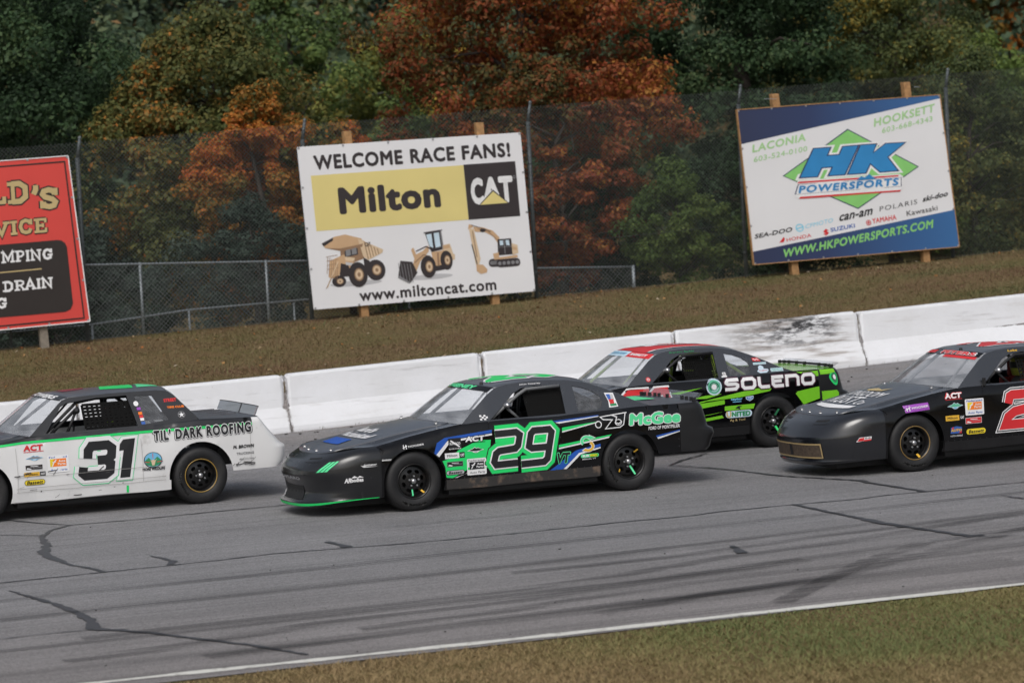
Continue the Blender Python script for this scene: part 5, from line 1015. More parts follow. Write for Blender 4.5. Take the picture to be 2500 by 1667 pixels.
    def wheel(s, x, y, sg, rim_ring=None, rot=0.0, marks=(), letter=True):
        w = empty('wheel', (x, y, 0.362), s.root); m = MB(); R = 0.362; hw_ = 0.14
        prof = [(0.205, -hw_ + 0.012), (0.222, -hw_ - 0.002), (0.26, -hw_ - 0.016), (0.30, -hw_ - 0.018), (0.335, -hw_ - 0.006), (0.353, -hw_ + 0.016), (R, -hw_ + 0.05), (R + 0.001, 0), (R, hw_ - 0.05), (0.353, hw_ - 0.016), (0.335, hw_ + 0.006), (0.30, hw_ + 0.018), (0.24, hw_ + 0.01), (0.205, hw_ - 0.012)]
        m.lathe(prof, 56); m.build('tyre', rubber, w, True)
        d = sg * hw_      # outer face
        m = MB(); m.lathe([(0.214, d * 0.93), (0.216, d * 1.0), (0.206, d * 1.02), (0.198, d * 0.93), (0.188, d * 0.86), (0.184, d * 0.45), (0.176, d * 0.40)], 44)
        hub = [(0.155 * math.cos(t), 0.155 * math.sin(t)) for t in np.linspace(0, 2 * PI, 36, endpoint=False)]; holes = []
        for k in range(8):
            a = rot + 2 * PI * k / 8; pts = []
            for t in np.linspace(0, 2 * PI, 10, endpoint=False): u, v_ = 0.022 * math.cos(t), 0.034 * math.sin(t); pts.append(((0.122 + u) * math.cos(a) - v_ * math.sin(a), (0.122 + u) * math.sin(a) + v_ * math.cos(a)))
            holes.append(pts)
        V, F = tri2d([[(0.178 * math.cos(t), 0.178 * math.sin(t)) for t in np.linspace(0, 2 * PI, 36, endpoint=False)]] + holes); m.add([(a, d * 0.52 + sg * 0.05 * (1 - min(1, math.hypot(a, b_) / 0.17)) , b_) for a, b_ in V], [f[::-1] if sg < 0 else f for f in F] )
        m.build('rim', steel_blk, w, True)
        if rim_ring: m = MB(); m.lathe([(0.203, d * 0.99), (0.207, d * 1.035), (0.213, d * 1.035), (0.216, d * 0.99)], 44); m.build('rim_ring', rim_ring, w, True)
        m = MB(); m.lathe([(0.001, d * 1.0), (0.022, d * 0.98), (0.034, d * 0.88), (0.036, d * 0.5)], 18); m.build('hub_cap', chrome, w, True)
        for k in range(5):
            a = rot + 2 * PI * k / 5; m = MB(); m.lathe([(0.001, d * 0.98), (0.012, d * 0.97), (0.013, d * 0.8)], 6, c=(0.062 * math.cos(a), 0, 0.062 * math.sin(a))); m.build('lug_nut', chrome, w)
        if sg < 0 and letter:
            V, F, isl, sz = text2d('Hoosier', 0.03, 1.1); pts = []
            for u, v_ in V: al = PI + (u - 0.5) * 1.15 + rot * 0.4; r_ = 0.268 + 0.042 * v_; pts.append((r_ * math.sin(al), d * 1.0 - 0.0215, r_ * math.cos(al)))
            mesh('tyre_lettering', pts, F, mat('worn_white_lettering', (0.40, 0.40, 0.39), 0.8, dirt=(0.03, 0.03, 0.03), dscale=22, dlo=0.42, dhi=0.58), w)
        for (al, r0, r1, wd, mt) in marks:
            dx, dz = math.sin(al), math.cos(al); nx_, nz_ = dz * wd / 2, -dx * wd / 2; y1, y0_ = d * 0.62 - 0.004, d * 0.985 - 0.004
            q = [(dx * r0 + nx_, y1, dz * r0 + nz_), (dx * r0 - nx_, y1, dz * r0 - nz_), (dx * r1 - nx_, y0_, dz * r1 - nz_), (dx * r1 + nx_, y0_, dz * r1 + nz_)]
            mesh('wheel_sticker', q, [(0, 1, 2, 3)], mt, w)
    def wheels(s, **k):
        for x in (0.0, WB):
            mk = k.get('marks', {}).get(x > 1, ())
            s.wheel(x, -0.775, -1, k.get('ring'), 0.3 + x, mk, k.get('letter', True)); s.wheel(x, 0.775, 1, k.get('ring'), 0.8)
    def put(s, sg=-1, cab=False, gap=0.0012, lift=0.004): return Print(s.cabin(sg) if cab else s.side(sg), gap, lift)
    def hood_fn(s):
        R_ = s.hood_rows
        def f(u, v, l):   # u across -1..1 (infield side negative), v 0 at the nose .. 1 at the windshield
            n = len(R_) - 1; mcol = len(R_[0]) - 1; i = min(int(v * n), n - 1); t = v * n - i
            ys_ = [q[1] for q in R_[i]]; ym = abs(ys_[0]); yy = u * ym; j = int(np.searchsorted(ys_, yy)) - 1; j = min(max(j, 0), mcol - 1); k = (yy - ys_[j]) / max(1e-6, ys_[j + 1] - ys_[j])
            A = Vector(R_[i][j]).lerp(Vector(R_[i][j + 1]), k); B = Vector(R_[i + 1][j]).lerp(Vector(R_[i + 1][j + 1]), k); q = A.lerp(B, t); return (q.x, q.y, q.z + 0.010 + l)
        return f
    def roof_fn(s, out=1.0):
        G = s.G; L = [0]
        for i in range(len(G) - 1): L.append(L[-1] + math.dist(G[i], G[i + 1]))
        def f(q, t, l):   # q across -1..1, t position index along the cabin edge line
            i = min(int(t), len(G) - 2); k = t - i; x = G[i][0] + (G[i + 1][0] - G[i][0]) * k; z = G[i][1] + (G[i + 1][1] - G[i][1]) * k; y = s.gy(x, z)
            return (x - s.bow(x) * (1 - q * q) - (0.6 * l if t < s.roof_i[0] else 0), q * y, z + s.cr(x) * (1 - q * q) + l)
        return f

def driver(car, suit, helmet, visor, label, stripe=None):
    """seated racing driver: one body surface grown along a skeleton, helmet on the head"""
    x0, y0 = car.root.location.x, car.root.location.y
    J = [(1.80, -0.30, 0.56), (1.86, -0.30, 0.74), (1.93, -0.30, 0.93), (1.95, -0.30, 1.03), (1.94, -0.30, 1.12), (1.94, -0.48, 0.95), (1.72, -0.55, 0.78), (1.44, -0.45, 0.93), (1.36, -0.44, 0.97), (1.94, -0.12, 0.95), (1.72, -0.05, 0.78), (1.44, -0.15, 0.93), (1.36, -0.16, 0.97), (1.74, -0.42, 0.54), (1.32, -0.44, 0.62), (1.02, -0.42, 0.46), (0.94, -0.42, 0.50), (1.74, -0.18, 0.54), (1.32, -0.16, 0.62), (1.02, -0.18, 0.46), (0.94, -0.18, 0.50)]
    Ed = [(0, 1), (1, 2), (2, 3), (3, 4), (2, 5), (5, 6), (6, 7), (7, 8), (2, 9), (9, 10), (10, 11), (11, 12), (0, 13), (13, 14), (14, 15), (15, 16), (0, 17), (17, 18), (18, 19), (19, 20)]
    Rd = [.15, .155, .15, .07, .08, .075, .055, .042, .045, .075, .055, .042, .045, .09, .07, .05, .045, .09, .07, .05, .045]
    me = bpy.data.meshes.new('person'); me.from_pydata([Vector(j) - Vector((1.8, -0.3, 0.5)) for j in J], Ed, []); o = link('person', me, None, (x0 + 1.8, y0 - 0.3, 0.5))
    o.modifiers.new('skin', 'SKIN'); sv = me.skin_vertices[0].data
    for i, r_ in enumerate(Rd): sv[i].radius = (r_, r_)
    sv[0].use_root = True; sb = o.modifiers.new('smooth', 'SUBSURF'); sb.levels = 1; sb.render_levels = 1
    dg = bpy.context.evaluated_depsgraph_get(); m2 = bpy.data.meshes.new_from_object(o.evaluated_get(dg)); o.modifiers.clear(); o.data = m2; bpy.data.meshes.remove(me); m2.name = 'person'
    m2.materials.clear(); m2.materials.append(suit); m2.polygons.foreach_set('use_smooth', np.ones(len(m2.polygons), dtype=bool)); tag(o, label, 'person', 'drivers seated in the race cars')
    m = MB(); m.lathe([(0.08, -0.14), (0.115, -0.13), (0.132, -0.06), (0.138, 0.0), (0.13, 0.07), (0.10, 0.12), (0.05, 0.145), (0.001, 0.15)], 24, axis='z', c=(0.13, 0, 0.68)); h = m.build('helmet', helmet, o, True)
    m = MB(); rows = [[(0.13 - 0.142 * math.cos(t), 0.142 * math.sin(t), 0.68 + z) for t in np.linspace(-1.2, 1.2, 15)] for z in (-0.035, 0.0, 0.045)]; m.grid(rows); m.build('visor', visor, o, True)
    if stripe: m = MB(); m.grid([[(0.13 - 0.143 * math.cos(t), 0.143 * math.sin(t), 0.68 + z) for t in np.linspace(-2.6, 2.6, 25)] for z in (-0.085, -0.05)]); m.build('helmet_stripe', stripe, o, True)
    return o

NOSE = [(.125, .885, .20), (.165, .90, .212), (.185, .85, .23), (.30, .80, .33), (.41, .82, .44), (.49, .86, .53), (.57, .85, .62), (.66, .77, .72), (.74, .62, .81)]
TAILM = [(.40, .46, .42), (.45, .52, .46), (.54, .55, .54), (.62, .60, .62), (.68, .58, .68), (.71, .50, .72), (.86, .46, .87), (.95, .43, .96), (1.015, .39, 1.02)]
TAILB = [(.46, .45, .39), (.48, .49, .45), (.54, .515, .52), (.60, .525, .59), (.655, .52, .65), (.69, .46, .69), (.80, .35, .81), (.93, .23, .94), (1.045, .14, 1.045)]
WINM = [(1.03, 1.018), (1.24, 1.17), (1.41, 1.305), (1.53, 1.358), (1.72, 1.376), (2.05, 1.362), (2.03, 1.018)]
QWM = [(2.205, 1.03), (2.205, 1.335), (2.33, 1.308), (2.45, 1.256), (2.525, 1.195), (2.545, 1.12), (2.515, 1.055), (2.45, 1.032)]
FARM = [(0.80, 1.018), (0.98, 1.17), (1.15, 1.305), (1.28, 1.352), (1.72, 1.372), (2.05, 1.358), (2.03, 1.018)]
WINB = [(0.87, 1.052), (1.12, 1.362), (1.20, 1.398), (1.6, 1.435), (1.985, 1.436), (2.055, 1.056)]
QWB = [(2.15, 1.068), (2.08, 1.425), (2.31, 1.412), (2.465, 1.10)]
I = INK
def hood_pins(car, pts):
    f = car.hood_fn()
    for u, v in pts:
        q = f(u, v, 0.0); m = MB(); m.lathe([(0.001, 0.028), (0.009, 0.024), (0.009, 0.006), (0.026, 0.004), (0.028, 0.0)], 8, axis='z', c=q); m.box((q[0], q[1], q[2] + 0.02), (0.04, 0.006, 0.008)); m.build('hood_pin', chrome, car.root)
def nostrils(car):
    fn = car.noseprint()
    for a0, a1 in ((0.30, 0.62), (-0.62, -0.30)):
        p = Print(fn, lift=0.003); p.poly([(a0, 0.86), (a1, 0.86), (a1 * 1.02, 0.93), (a0 * 0.95, 0.94)], inter, 0, 0.08); p.build('nose_vent', car.root)
def federated(p, x0, z0, x1, z1, col=True):
    w, h = x1 - x0, z1 - z0
    p.rect(x0, z0, x1, z1, I['white'], 0, r=0.015); p.text('Federated', x0 + .08 * w, z0 + .83 * h, x1 - .08 * w, z0 + .94 * h, I['suz'] if col else I['grey'], 1, bold=0.02)
    p.rect(x0 + .12 * w, z0 + .34 * h, x1 - .12 * w, z0 + .79 * h, I['orange'] if col else I['black'], 1)
    if col: p.poly([(x0 + .12 * w, z0 + .34 * h), (x0 + .12 * w, z0 + .79 * h), (x0 + .40 * w, z0 + .79 * h), (x0 + .24 * w, z0 + .34 * h)], I['yellow'], 2)
    p.line([(x0 + .22 * w, z0 + .38 * h), (x0 + .32 * w, z0 + .62 * h), (x0 + .42 * w, z0 + .74 * h)], 0.012, I['white'], 3); p.line([(x0 + .22 * w, z0 + .60 * h), (x0 + .40 * w, z0 + .62 * h)], 0.009, I['white'], 4)
    p.text('Auto', x0 + .52 * w, z0 + .59 * h, x0 + .84 * w, z0 + .72 * h, I['white'], 3, bold=0.03); p.text('Parts', x0 + .48 * w, z0 + .42 * h, x0 + .84 * w, z0 + .55 * h, I['white'], 3, bold=0.03)
    p.text('Auto Parts', x0 + .12 * w, z0 + .09 * h, x1 - .10 * w, z0 + .22 * h, I['suz'] if col else I['grey'], 1, bold=0.02, shear=0.2)
def act(p, x0, z0, x1, z1, ink, edge=None):
    if edge: p.text('ACT', x0 - .008, z0 + .01, x1 + .008, z1 + .006, edge, 0, bold=0.09, shear=0.1)
    p.text('ACT', x0, z0 + .014, x1, z1, ink, 1.3, bold=0.05, shear=0.1); p.line([(x0, z0), (x1 + .01, z0 + .004)], 0.007, edge or ink, 1)
def mountain(p, x0, z0, x1, z1, a, b, c):
    w, h = x1 - x0, z1 - z0; m = lambda L: [(x0 + u * w, z0 + v * h) for u, v in L]
    p.poly(m([(0, .42), (.18, .62), (.32, .74), (.44, 1), (.56, .78), (.64, .9), (.8, .62), (1, .5), (.72, .28), (.6, .05), (.5, 0), (.4, .06), (.28, .28)]), a, 0); p.poly(m([(.08, .45), (.3, .66), (.44, .9), (.55, .72), (.64, .8), (.9, .5), (.7, .34), (.3, .34)]), b, 1); p.poly(m([(.38, .28), (.62, .28), (.55, .08), (.45, .08)]), c, 1)
def pill(p, t, x0, z0, x1, z1, bgc, ink, edge):
    p.rect(x0, z0, x1, z1, edge, 0, r=(z1 - z0) * 0.48); p.rect(x0 + .006, z0 + .006, x1 - .006, z1 - .006, bgc, 1, r=(z1 - z0) * 0.40); p.text(t, x0 + .03, z0 + .012, x1 - .03, z1 - .012, ink, 2, bold=0.03, shear=0.2)
def miltonbox(p, x0, z0, x1, z1, bgc):
    w = x1 - x0; p.rect(x0, z0, x0 + .72 * w, z1, bgc, 0); p.text('Milton', x0 + .10 * w, z0 + .3 * (z1 - z0), x0 + .62 * w, z0 + .75 * (z1 - z0), I['black'], 1, bold=0.02); p.rect(x0 + .74 * w, z0, x1, z1, I['black'], 0.3); p.text('CAT', x0 + .78 * w, z0 + .25 * (z1 - z0), x1 - .03 * w, z0 + .75 * (z1 - z0), I['white'], 1, bold=0.05)
def pens(p, x0, z0, x1, z1, bgc):
    p.rect(x0, z0, x1, z1, I['white'] if bgc is not I['black'] else I['grey'], 0); p.rect(x0 + .004, z0 + .004, x1 - .004, z1 - .004, bgc, 1); w, h = x1 - x0, z1 - z0
    p.poly([(x0 + .06 * w, z0 + .2 * h), (x0 + .12 * w, z0 + .45 * h), (x0 + .36 * w, z0 + .25 * h), (x0 + .30 * w, z0 + .12 * h)], I['white'], 2); p.rect(x0 + .30 * w, z0 + .64 * h, x0 + .74 * w, z0 + .76 * h, I['white'], 2); p.rect(x0 + .42 * w, z0 + .42 * h, x0 + .93 * w, z0 + .48 * h, I['lgrey'], 2)
def hoosier(p, x0, z0, x1, z1, ink=None, slope=0.0):
    w, h = x1 - x0, z1 - z0; ink = ink or I['white']; p.line([(x0 + .07 * w, z0 + .1 * h), (x0 + .07 * w, z0 + .9 * h)], .035 * w, ink, 1.1); p.line([(x0 + .18 * w, z0 + .1 * h), (x0 + .18 * w, z0 + .9 * h)], .035 * w, ink, 1.1); p.line([(x0 + .02 * w, z0 + .3 * h), (x0 + .23 * w, z0 + .75 * h)], .03 * w, ink, 1.5); p.text('HOOSIER', x0 + .28 * w, z0 + .38 * h, x1 - .02 * w, z0 + .72 * h, ink, 1, bold=0.02, slope=slope)
def glyph(p, strokes, w, layers):
    """layers: (extra width, ink, layer); every stroke is drawn in each"""
    for ex, ink, ly in layers:
        for i, st in enumerate(strokes): V_, F_ = stroke2d(st, w + ex); p._put(V_, F_, ink, ly, [0.0003 * i] * len(V_))

def seams(car):
    sm = mat('panel_gap', (0.002, 0.002, 0.002), 0.9); hl = mat('rivet_and_seam_highlight', (0.05, 0.05, 0.055), 0.35); p = car.put(lift=0.0022)
    for x0, z0, x1, z1 in ((1.93, 0.36, 1.96, 0.99), (0.42, 0.335, 2.42, 0.338), (3.548, 0.44, 3.548, 1.0), (0.975, 0.90, 0.995, 0.995)): p.line([(x0, z0), ((x0 + x1) / 2, (z0 + z1) / 2), (x1, z1)], 0.006, sm, 0); p.line([(x0 + 0.006, z0 + 0.006), (x1 + 0.006, z1 + 0.006)], 0.003, hl, 0.3)  # hl line beside each gap is its edge highlight painted in grey
    p.line([(-0.40, 0.72), (-0.37, 0.76), (-0.40, 0.80)], 0.006, sm, 0); o = p.build('panel_seams', car.root); tag(o, kind='stuff')
    p = car.put(lift=0.003); pts = [(x, 0.352) for x in np.linspace(0.45, 2.4, 22)] + [(1.915, z) for z in np.linspace(0.42, 0.9, 7)] + [(3.52, z) for z in np.linspace(0.5, 0.95, 6)]
    for x, z in pts: p.ell(x, z, 0.006, 0.006, hl, 0, 6)
    nfn = car.noseprint()
    o = p.build('rivets', car.root); tag(o, kind='stuff'); p = Print(nfn, lift=0.003)
    for a in np.linspace(-1.5, 1.5, 26): p.ell(a, 0.19, 0.008, 0.008, hl, 0, 6)
    o = p.build('rivets', car.root); tag(o, kind='stuff')

# ---------------------------------------------------------------- number 29, black and green
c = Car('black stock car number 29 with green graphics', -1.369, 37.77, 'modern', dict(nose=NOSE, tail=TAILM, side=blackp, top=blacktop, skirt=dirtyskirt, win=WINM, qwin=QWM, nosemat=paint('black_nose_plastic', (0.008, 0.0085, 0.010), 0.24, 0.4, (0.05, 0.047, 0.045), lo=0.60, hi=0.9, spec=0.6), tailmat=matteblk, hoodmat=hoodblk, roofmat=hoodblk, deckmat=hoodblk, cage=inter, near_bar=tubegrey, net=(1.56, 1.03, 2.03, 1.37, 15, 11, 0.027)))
c.build_body(); gk = I['minttext']; c.wheels(marks={False: [(PI + 0.16, 0.10, 0.175, 0.018, gk), (2.45, 0.15, 0.185, 0.022, I['mustard'])], True: [(PI - 0.42, 0.05, 0.175, 0.022, gk), (PI + 0.9, 0.14, 0.185, 0.02, I['mustard']), (0.7, 0.14, 0.19, 0.02, I['mustard'])]})
R = c.root; G_, W_, B_, K_ = I['green'], I['white'], I['blue'], I['black']
p = c.put(lift=0.003); p.poly([(0.30, 0.645), (0.26, 0.68), (0.30, 0.80), (0.405, 0.856), (1.02, 0.905), (1.02, 0.868), (0.44, 0.825), (0.36, 0.71)], B_, 0, 0.1); p.poly([(0.285, 0.66), (0.44, 0.815), (1.02, 0.86), (1.02, 0.84), (0.47, 0.795), (0.32, 0.63)], W_, 0.5, 0.1)
p.poly([(1.0, 0.785), (0.831, 0.79), (0.565, 0.69), (0.458, 0.60), (0.36, 0.578), (0.392, 0.50), (0.40, 0.375), (0.484, 0.362), (0.66, 0.445), (0.95, 0.45)], G_, 1, 0.1); p.poly([(0.50, 0.365), (0.54, 0.365), (0.95, 0.50), (0.95, 0.47)], W_, 1.4, 0.1); p.build('door_graphics', R)
p = c.put(lift=0.003)
p.poly([(1.94, 0.806), (1.945, 0.856), (2.42, 0.893)], G_, 0, 0.1); p.poly([(1.94, 0.795), (1.944, 0.812), (2.44, 0.893), (2.40, 0.875)], W_, 0.6, 0.1); p.poly([(1.886, 0.615), (1.889, 0.648), (2.60, 0.722), (2.58, 0.705)], G_, 0, 0.1); p.poly([(1.886, 0.595), (1.886, 0.612), (2.57, 0.70), (2.56, 0.682)], W_, 0.5, 0.1)
p.build('flank_stripes', R); p = c.put(lift=0.003)
p.poly([(1.756, 0.345), (2.08, 0.545), (2.12, 0.565), (2.44, 0.62), (2.44, 0.585), (2.15, 0.53), (1.93, 0.347)], B_, 0, 0.1); p.poly([(1.935, 0.347), (2.15, 0.528), (2.44, 0.58), (2.44, 0.565), (2.17, 0.51), (1.98, 0.347)], W_, 0.5, 0.1)
p.build('flank_stripes', R); p = c.put(lift=0.003)
p.poly([(3.20, 0.655), (3.54, 0.703), (3.54, 0.692), (3.215, 0.635)], B_, 0); p.poly([(3.215, 0.632), (3.54, 0.689), (3.54, 0.68), (3.23, 0.612)], W_, 0.5)
p.build('flank_stripes', R); p = c.put(lift=0.003)
p.poly([(1.83, 0.945), (2.44, 0.972), (2.44, 0.962), (1.90, 0.915)], B_, 0, 0.1); p.poly([(1.86, 0.925), (2.44, 0.960), (2.44, 0.952), (1.91, 0.908)], W_, 0.5, 0.1); p.build('flank_stripes', R)
p = c.put(lift=0.006, gap=0.0015)
n2 = [[(1.055, 0.848), (1.33, 0.852), (1.378, 0.815), (1.348, 0.69), (1.31, 0.655), (1.10, 0.640), (1.055, 0.61), (1.025, 0.515), (1.05, 0.474), (1.335, 0.478)]]; n9 = [[(1.735, 0.640), (1.53, 0.640), (1.49, 0.668), (1.525, 0.815), (1.565, 0.852), (1.77, 0.852), (1.80, 0.815), (1.725, 0.50), (1.68, 0.462), (1.38, 0.455)]]
glyph(p, n2 + n9, 0.082, ((0.150, K_, 0), (0.125, G_, 1.2), (0.032, W_, 2.6), (0.0, K_, 4))); p.build('door_number', R)
p = c.put(lift=0.006); p.outlined('VT', 1.835, 0.42, 2.01, 0.55, K_, gk, 0, bold=0.05, ew=0.05, shear=0.2); p.build('state_lettering', R)
p = c.put(lift=0.006); p.rect(0.448, 0.703, 0.612, 0.842, K_, 0); p.text('SUNOCO', 0.462, 0.762, 0.600, 0.792, W_, 1, bold=0.03); p.line([(0.475, 0.815), (0.59, 0.735)], 0.018, W_, 1); p.text('RACE FUELS', 0.452, 0.708, 0.606, 0.722, W_, 1, bold=0.02); p.build('sponsor_sticker', R)
p = c.put(lift=0.007); act(p, 0.665, 0.768, 0.915, 0.848, W_, K_); p.build('sponsor_sticker', R)
p = c.put(lift=0.007); mountain(p, 0.681, 0.643, 0.906, 0.715, W_, K_, I['lgrey']); p.build('sponsor_sticker', R)
p = c.put(lift=0.007); miltonbox(p, 0.393, 0.60, 0.647, 0.668, W_); p.build('sponsor_sticker', R)
p = c.put(lift=0.007); pens(p, 0.413, 0.500, 0.619, 0.562, K_); p.build('sponsor_sticker', R)
p = c.put(lift=0.007); pill(p, 'Bassett', 0.398, 0.400, 0.636, 0.458, I['lgrey'], K_, K_); p.build('sponsor_sticker', R)
p = c.put(lift=0.007); federated(p, 0.670, 0.378, 0.922, 0.578, False); p.build('sponsor_sticker', R)
p = c.put(lift=0.006); hoosier(p, -0.14, 0.752, 0.14, 0.815, slope=0.08); p.build('tyre_maker_lettering', R)
p = c.put(lift=0.006); p.outlined('McGee', 2.845, 0.808, 3.55, 0.955, gk, W_, 0, bold=0.055, ew=0.055, shear=0.12, slope=-0.02); p.build('dealer_lettering', R)
p = c.put(lift=0.006); p.text('FORD OF MONTPELIER', 3.10, 0.732, 3.54, 0.775, W_, 0, bold=0.03, shear=0.1); p.build('dealer_lettering', R)
p = c.put(lift=0.006); w_ = 0.013
p.line([(2.82, 0.975), (2.46, 0.945), (2.50, 0.91), (2.62, 0.90), (2.52, 0.795), (2.72, 0.80), (2.77, 0.83), (2.80, 0.975)], w_, W_, 0); p.line([(2.60, 0.962), (2.68, 0.93), (2.66, 0.86), (2.70, 0.845), (2.75, 0.87)], w_, W_, 0.6); p.ell(2.43, 0.855, 0.045, 0.045, W_, 0.3, 20, 0.74); p.ell(2.70, 0.862, 0.048, 0.04, W_, 0.9, 20, 0.74); p.build('cart_emblem', R)
p = c.put(lift=0.007); arcS = [(2.255 + 0.062 * math.cos(t), 0.668 + 0.05 * math.sin(t)) for t in np.linspace(PI * 0.15, PI * 1.25, 12)]; arc2 = [(2.275 + 0.062 * math.cos(t), 0.60 + 0.05 * math.sin(t)) for t in np.linspace(PI * 0.35, -PI * 0.75, 12)]
p.line(arcS, 0.042, W_, 0); p.line(arc2, 0.042, W_, 0.3); p.line(arcS, 0.03, gk, 1); p.line(arc2, 0.03, I['mustard'], 1.3); p.poly([(2.29, 0.745), (2.38, 0.70), (2.30, 0.665)], W_, 0.6); p.poly([(2.30, 0.735), (2.365, 0.70), (2.305, 0.675)], gk, 1.6); p.poly([(2.24, 0.585), (2.185, 0.555), (2.25, 0.525)], W_, 0.8); p.poly([(2.235, 0.575), (2.20, 0.555), (2.242, 0.537)], I['mustard'], 1.8); p.build('sandwich_emblem', R)
p = c.put(lift=0.007); p.rect(2.17, 0.465, 2.41, 0.508, gk, 0, r=0.019); p.rect(2.29, 0.468, 2.40, 0.505, I['lime'], 0.6, r=0.017); p.text('SUB', 2.19, 0.473, 2.28, 0.50, W_, 1.2, bold=0.05); p.text('WAY', 2.285, 0.473, 2.385, 0.50, I['yellow'], 1.2, bold=0.05); p.text('BERLIN, VT', 2.19, 0.437, 2.37, 0.454, W_, 0, bold=0.02); p.build('sponsor_sticker', R)
p = c.put(cab=True, lift=0.003); p.poly([(2.60, 1.225), (2.72, 1.215), (2.745, 1.05), (2.62, 1.045), (2.63, 1.12)], W_, 0, 0.06); p.poly([(2.615, 1.205), (2.67, 1.203), (2.672, 1.14), (2.635, 1.14)], I['suz'], 1.5); p.poly([(2.672, 1.203), (2.708, 1.20), (2.712, 1.13), (2.674, 1.12)], I['lgrey'], 1.5); p.poly([(2.638, 1.14), (2.705, 1.14), (2.70, 1.09), (2.645, 1.085)], I['red'], 2); p.poly([(2.64, 1.085), (2.725, 1.09), (2.728, 1.062), (2.642, 1.058)], I['dgreen'], 2); p.build('flag_sticker', R)
p = c.put(cab=True, lift=0.003); [p.rect(0.905 + 0.026 * i, 1.022 + 0.02 * j, 0.931 + 0.026 * i, 1.042 + 0.02 * j, W_, 0) for i in range(4) for j in range(3) if (i + j) % 2 == 0]; p.build('checkered_sticker', R)
p = c.put(cab=True, lift=0.003); p.text('Jesse Sweeney', 1.52, 1.390, 1.80, 1.410, W_, 0, bold=0.02, shear=0.2); p.build('roof_rail_lettering', R)
rf = c.roof_fn(); p = Print(lambda u, v, l: rf(v, u, l), lift=0.005, fine=0.25); p.outlined('29', 3.7, -0.62, 7.4, 0.55, G_, W_, 0, bold=0.05, ew=0.05); p.build('roof_number', R)
p = Print(lambda u, v, l: rf(-u, v, l), lift=0.005, fine=0.14); p.rect(-0.97, 2.35, 0.97, 3.02, blackp, 0, 0.12); p.text('SWEENEY', -0.62, 2.45, 0.60, 2.92, gk, 2, bold=0.06); p.build('windshield_banner', R)
hf = c.hood_fn(); p = Print(lambda u, v, l: hf(-u, v, l), lift=0.005, fine=0.06); p.text("Bard's", -0.30, 0.50, 0.30, 0.62, W_, 0, bold=0.05); p.text('Mechanical', -0.45, 0.37, 0.56, 0.48, W_, 0, bold=0.04); p.rect(-0.35, 0.20, 0.35, 0.33, B_, 0, 0.08); p.build('hood_lettering', R)
nf = c.noseprint(); nm = lambda a, v, l: nf(-a, v, l)
p = Print(nm, lift=0.004, fine=0.05); p.text('CAMARO', -0.30, 0.545, 0.26, 0.605, I['lgrey'], 0, bold=0.03); p.build('nose_lettering', R)
p = Print(nm, lift=0.004, fine=0.05); [p.poly([(0.66 + 0.075 * k, 0.69), (0.72 + 0.075 * k, 0.69), (0.90 + 0.07 * k, 0.845), (0.85 + 0.07 * k, 0.845)], gk, 0, 0.06) for k in range(3)]; p.build('nose_stripes', R)
p = Print(nm, lift=0.004, fine=0.05); p.poly([(a, 0.012) for a in np.linspace(-1.5, 1.56, 40)] + [(a, 0.115) for a in np.linspace(1.56, -1.5, 40)], G_, 0, 0.09); p.build('front_lip_strip', R)
p = Print(nm, lift=0.004, fine=0.05); p.poly([(-0.25, 0.27), (0.30, 0.27), (0.28, 0.45), (-0.22, 0.45)], inter, 0, 0.08); p.build('grille_opening', R)
p = Print(nm, lift=0.004, fine=0.05); p.text('AR', 1.12, 0.47, 1.23, 0.545, W_, 0, bold=0.05, shear=0.3); p.text('bodies', 1.235, 0.475, 1.40, 0.535, W_, 0, bold=0.05); p.poly([(1.24, 0.54), (1.29, 0.575), (1.33, 0.545), (1.36, 0.57), (1.41, 0.54)], W_, 0); p.build('sponsor_sticker', R)
p = c.put(lift=0.006); p.text('dominator', -0.41, 0.64, -0.29, 0.665, W_, 0, bold=0.03, shear=0.2); p.build('sponsor_sticker', R); p = Print(nm, lift=0.004, fine=0.05); p.text('dominator', 1.42, 0.72, 1.55, 0.755, W_, 0, bold=0.03); p.poly([(1.38, 0.735), (1.42, 0.70), (1.56, 0.70), (1.45, 0.715)], W_, 0.5); p.build('sponsor_sticker', R)
nostrils(c); seams(c); hood_pins(c, [(-0.62, 0.05), (-0.25, 0.04), (0.1, 0.04), (0.5, 0.05), (-0.70, 0.93), (0.70, 0.93)])
m = MB(); q = rf(-0.55, 3.3, 0); m.lathe([(0.001, 0.03), (0.02, 0.026), (0.024, 0.0)], 10, axis='z', c=q); m.build('roof_knob', inter, R, True)
def clear_spoiler(car, h, mt, brackets=7, h0=0.008, back=0.10, frame=None):
    """low sheet along the rear edge of the deck with short brackets"""
    ph = np.linspace(-1.25, 1.25, 33); P0 = [Vector(car.tail(a, 1)) + Vector((-0.03, 0, h0)) for a in ph]; P1 = [q + Vector((back, 0, h)) for q in P0]
    m = MB(); m.grid([P0, P1]); m.build('spoiler', mt, car.root, True)
    for k in range(brackets):
        i = int((k + 0.5) / brackets * 32); m = MB(); m.box(P0[i] + Vector((-0.015, 0, 0.02)), (0.035, 0.03, 0.045)); m.build('spoiler_bracket', inter, car.root)
    if frame: m = MB(); m.tube(P1, 0.006, 5); m.tube([P0[16], P1[16]], 0.008, 5); m.build('spoiler_edge', frame, car.root)
clear_spoiler(c, 0.085, lexsp, 12)
p = Print(lambda u, v, l: (u, v, c.ztop(3.2) + 0.012 + l), lift=0.004); p.rect(3.3, -0.1, 3.6, 0.55, gk, 0); p.build('deck_sticker', R)
driver(c, mat('dark_driver_suit', (0.02, 0.02, 0.022), 0.8, var=0.2), mat('black_helmet', (0.015, 0.015, 0.016), 0.2, coat=0.5), inter, 'driver in dark suit behind the window net of the number 29 car')

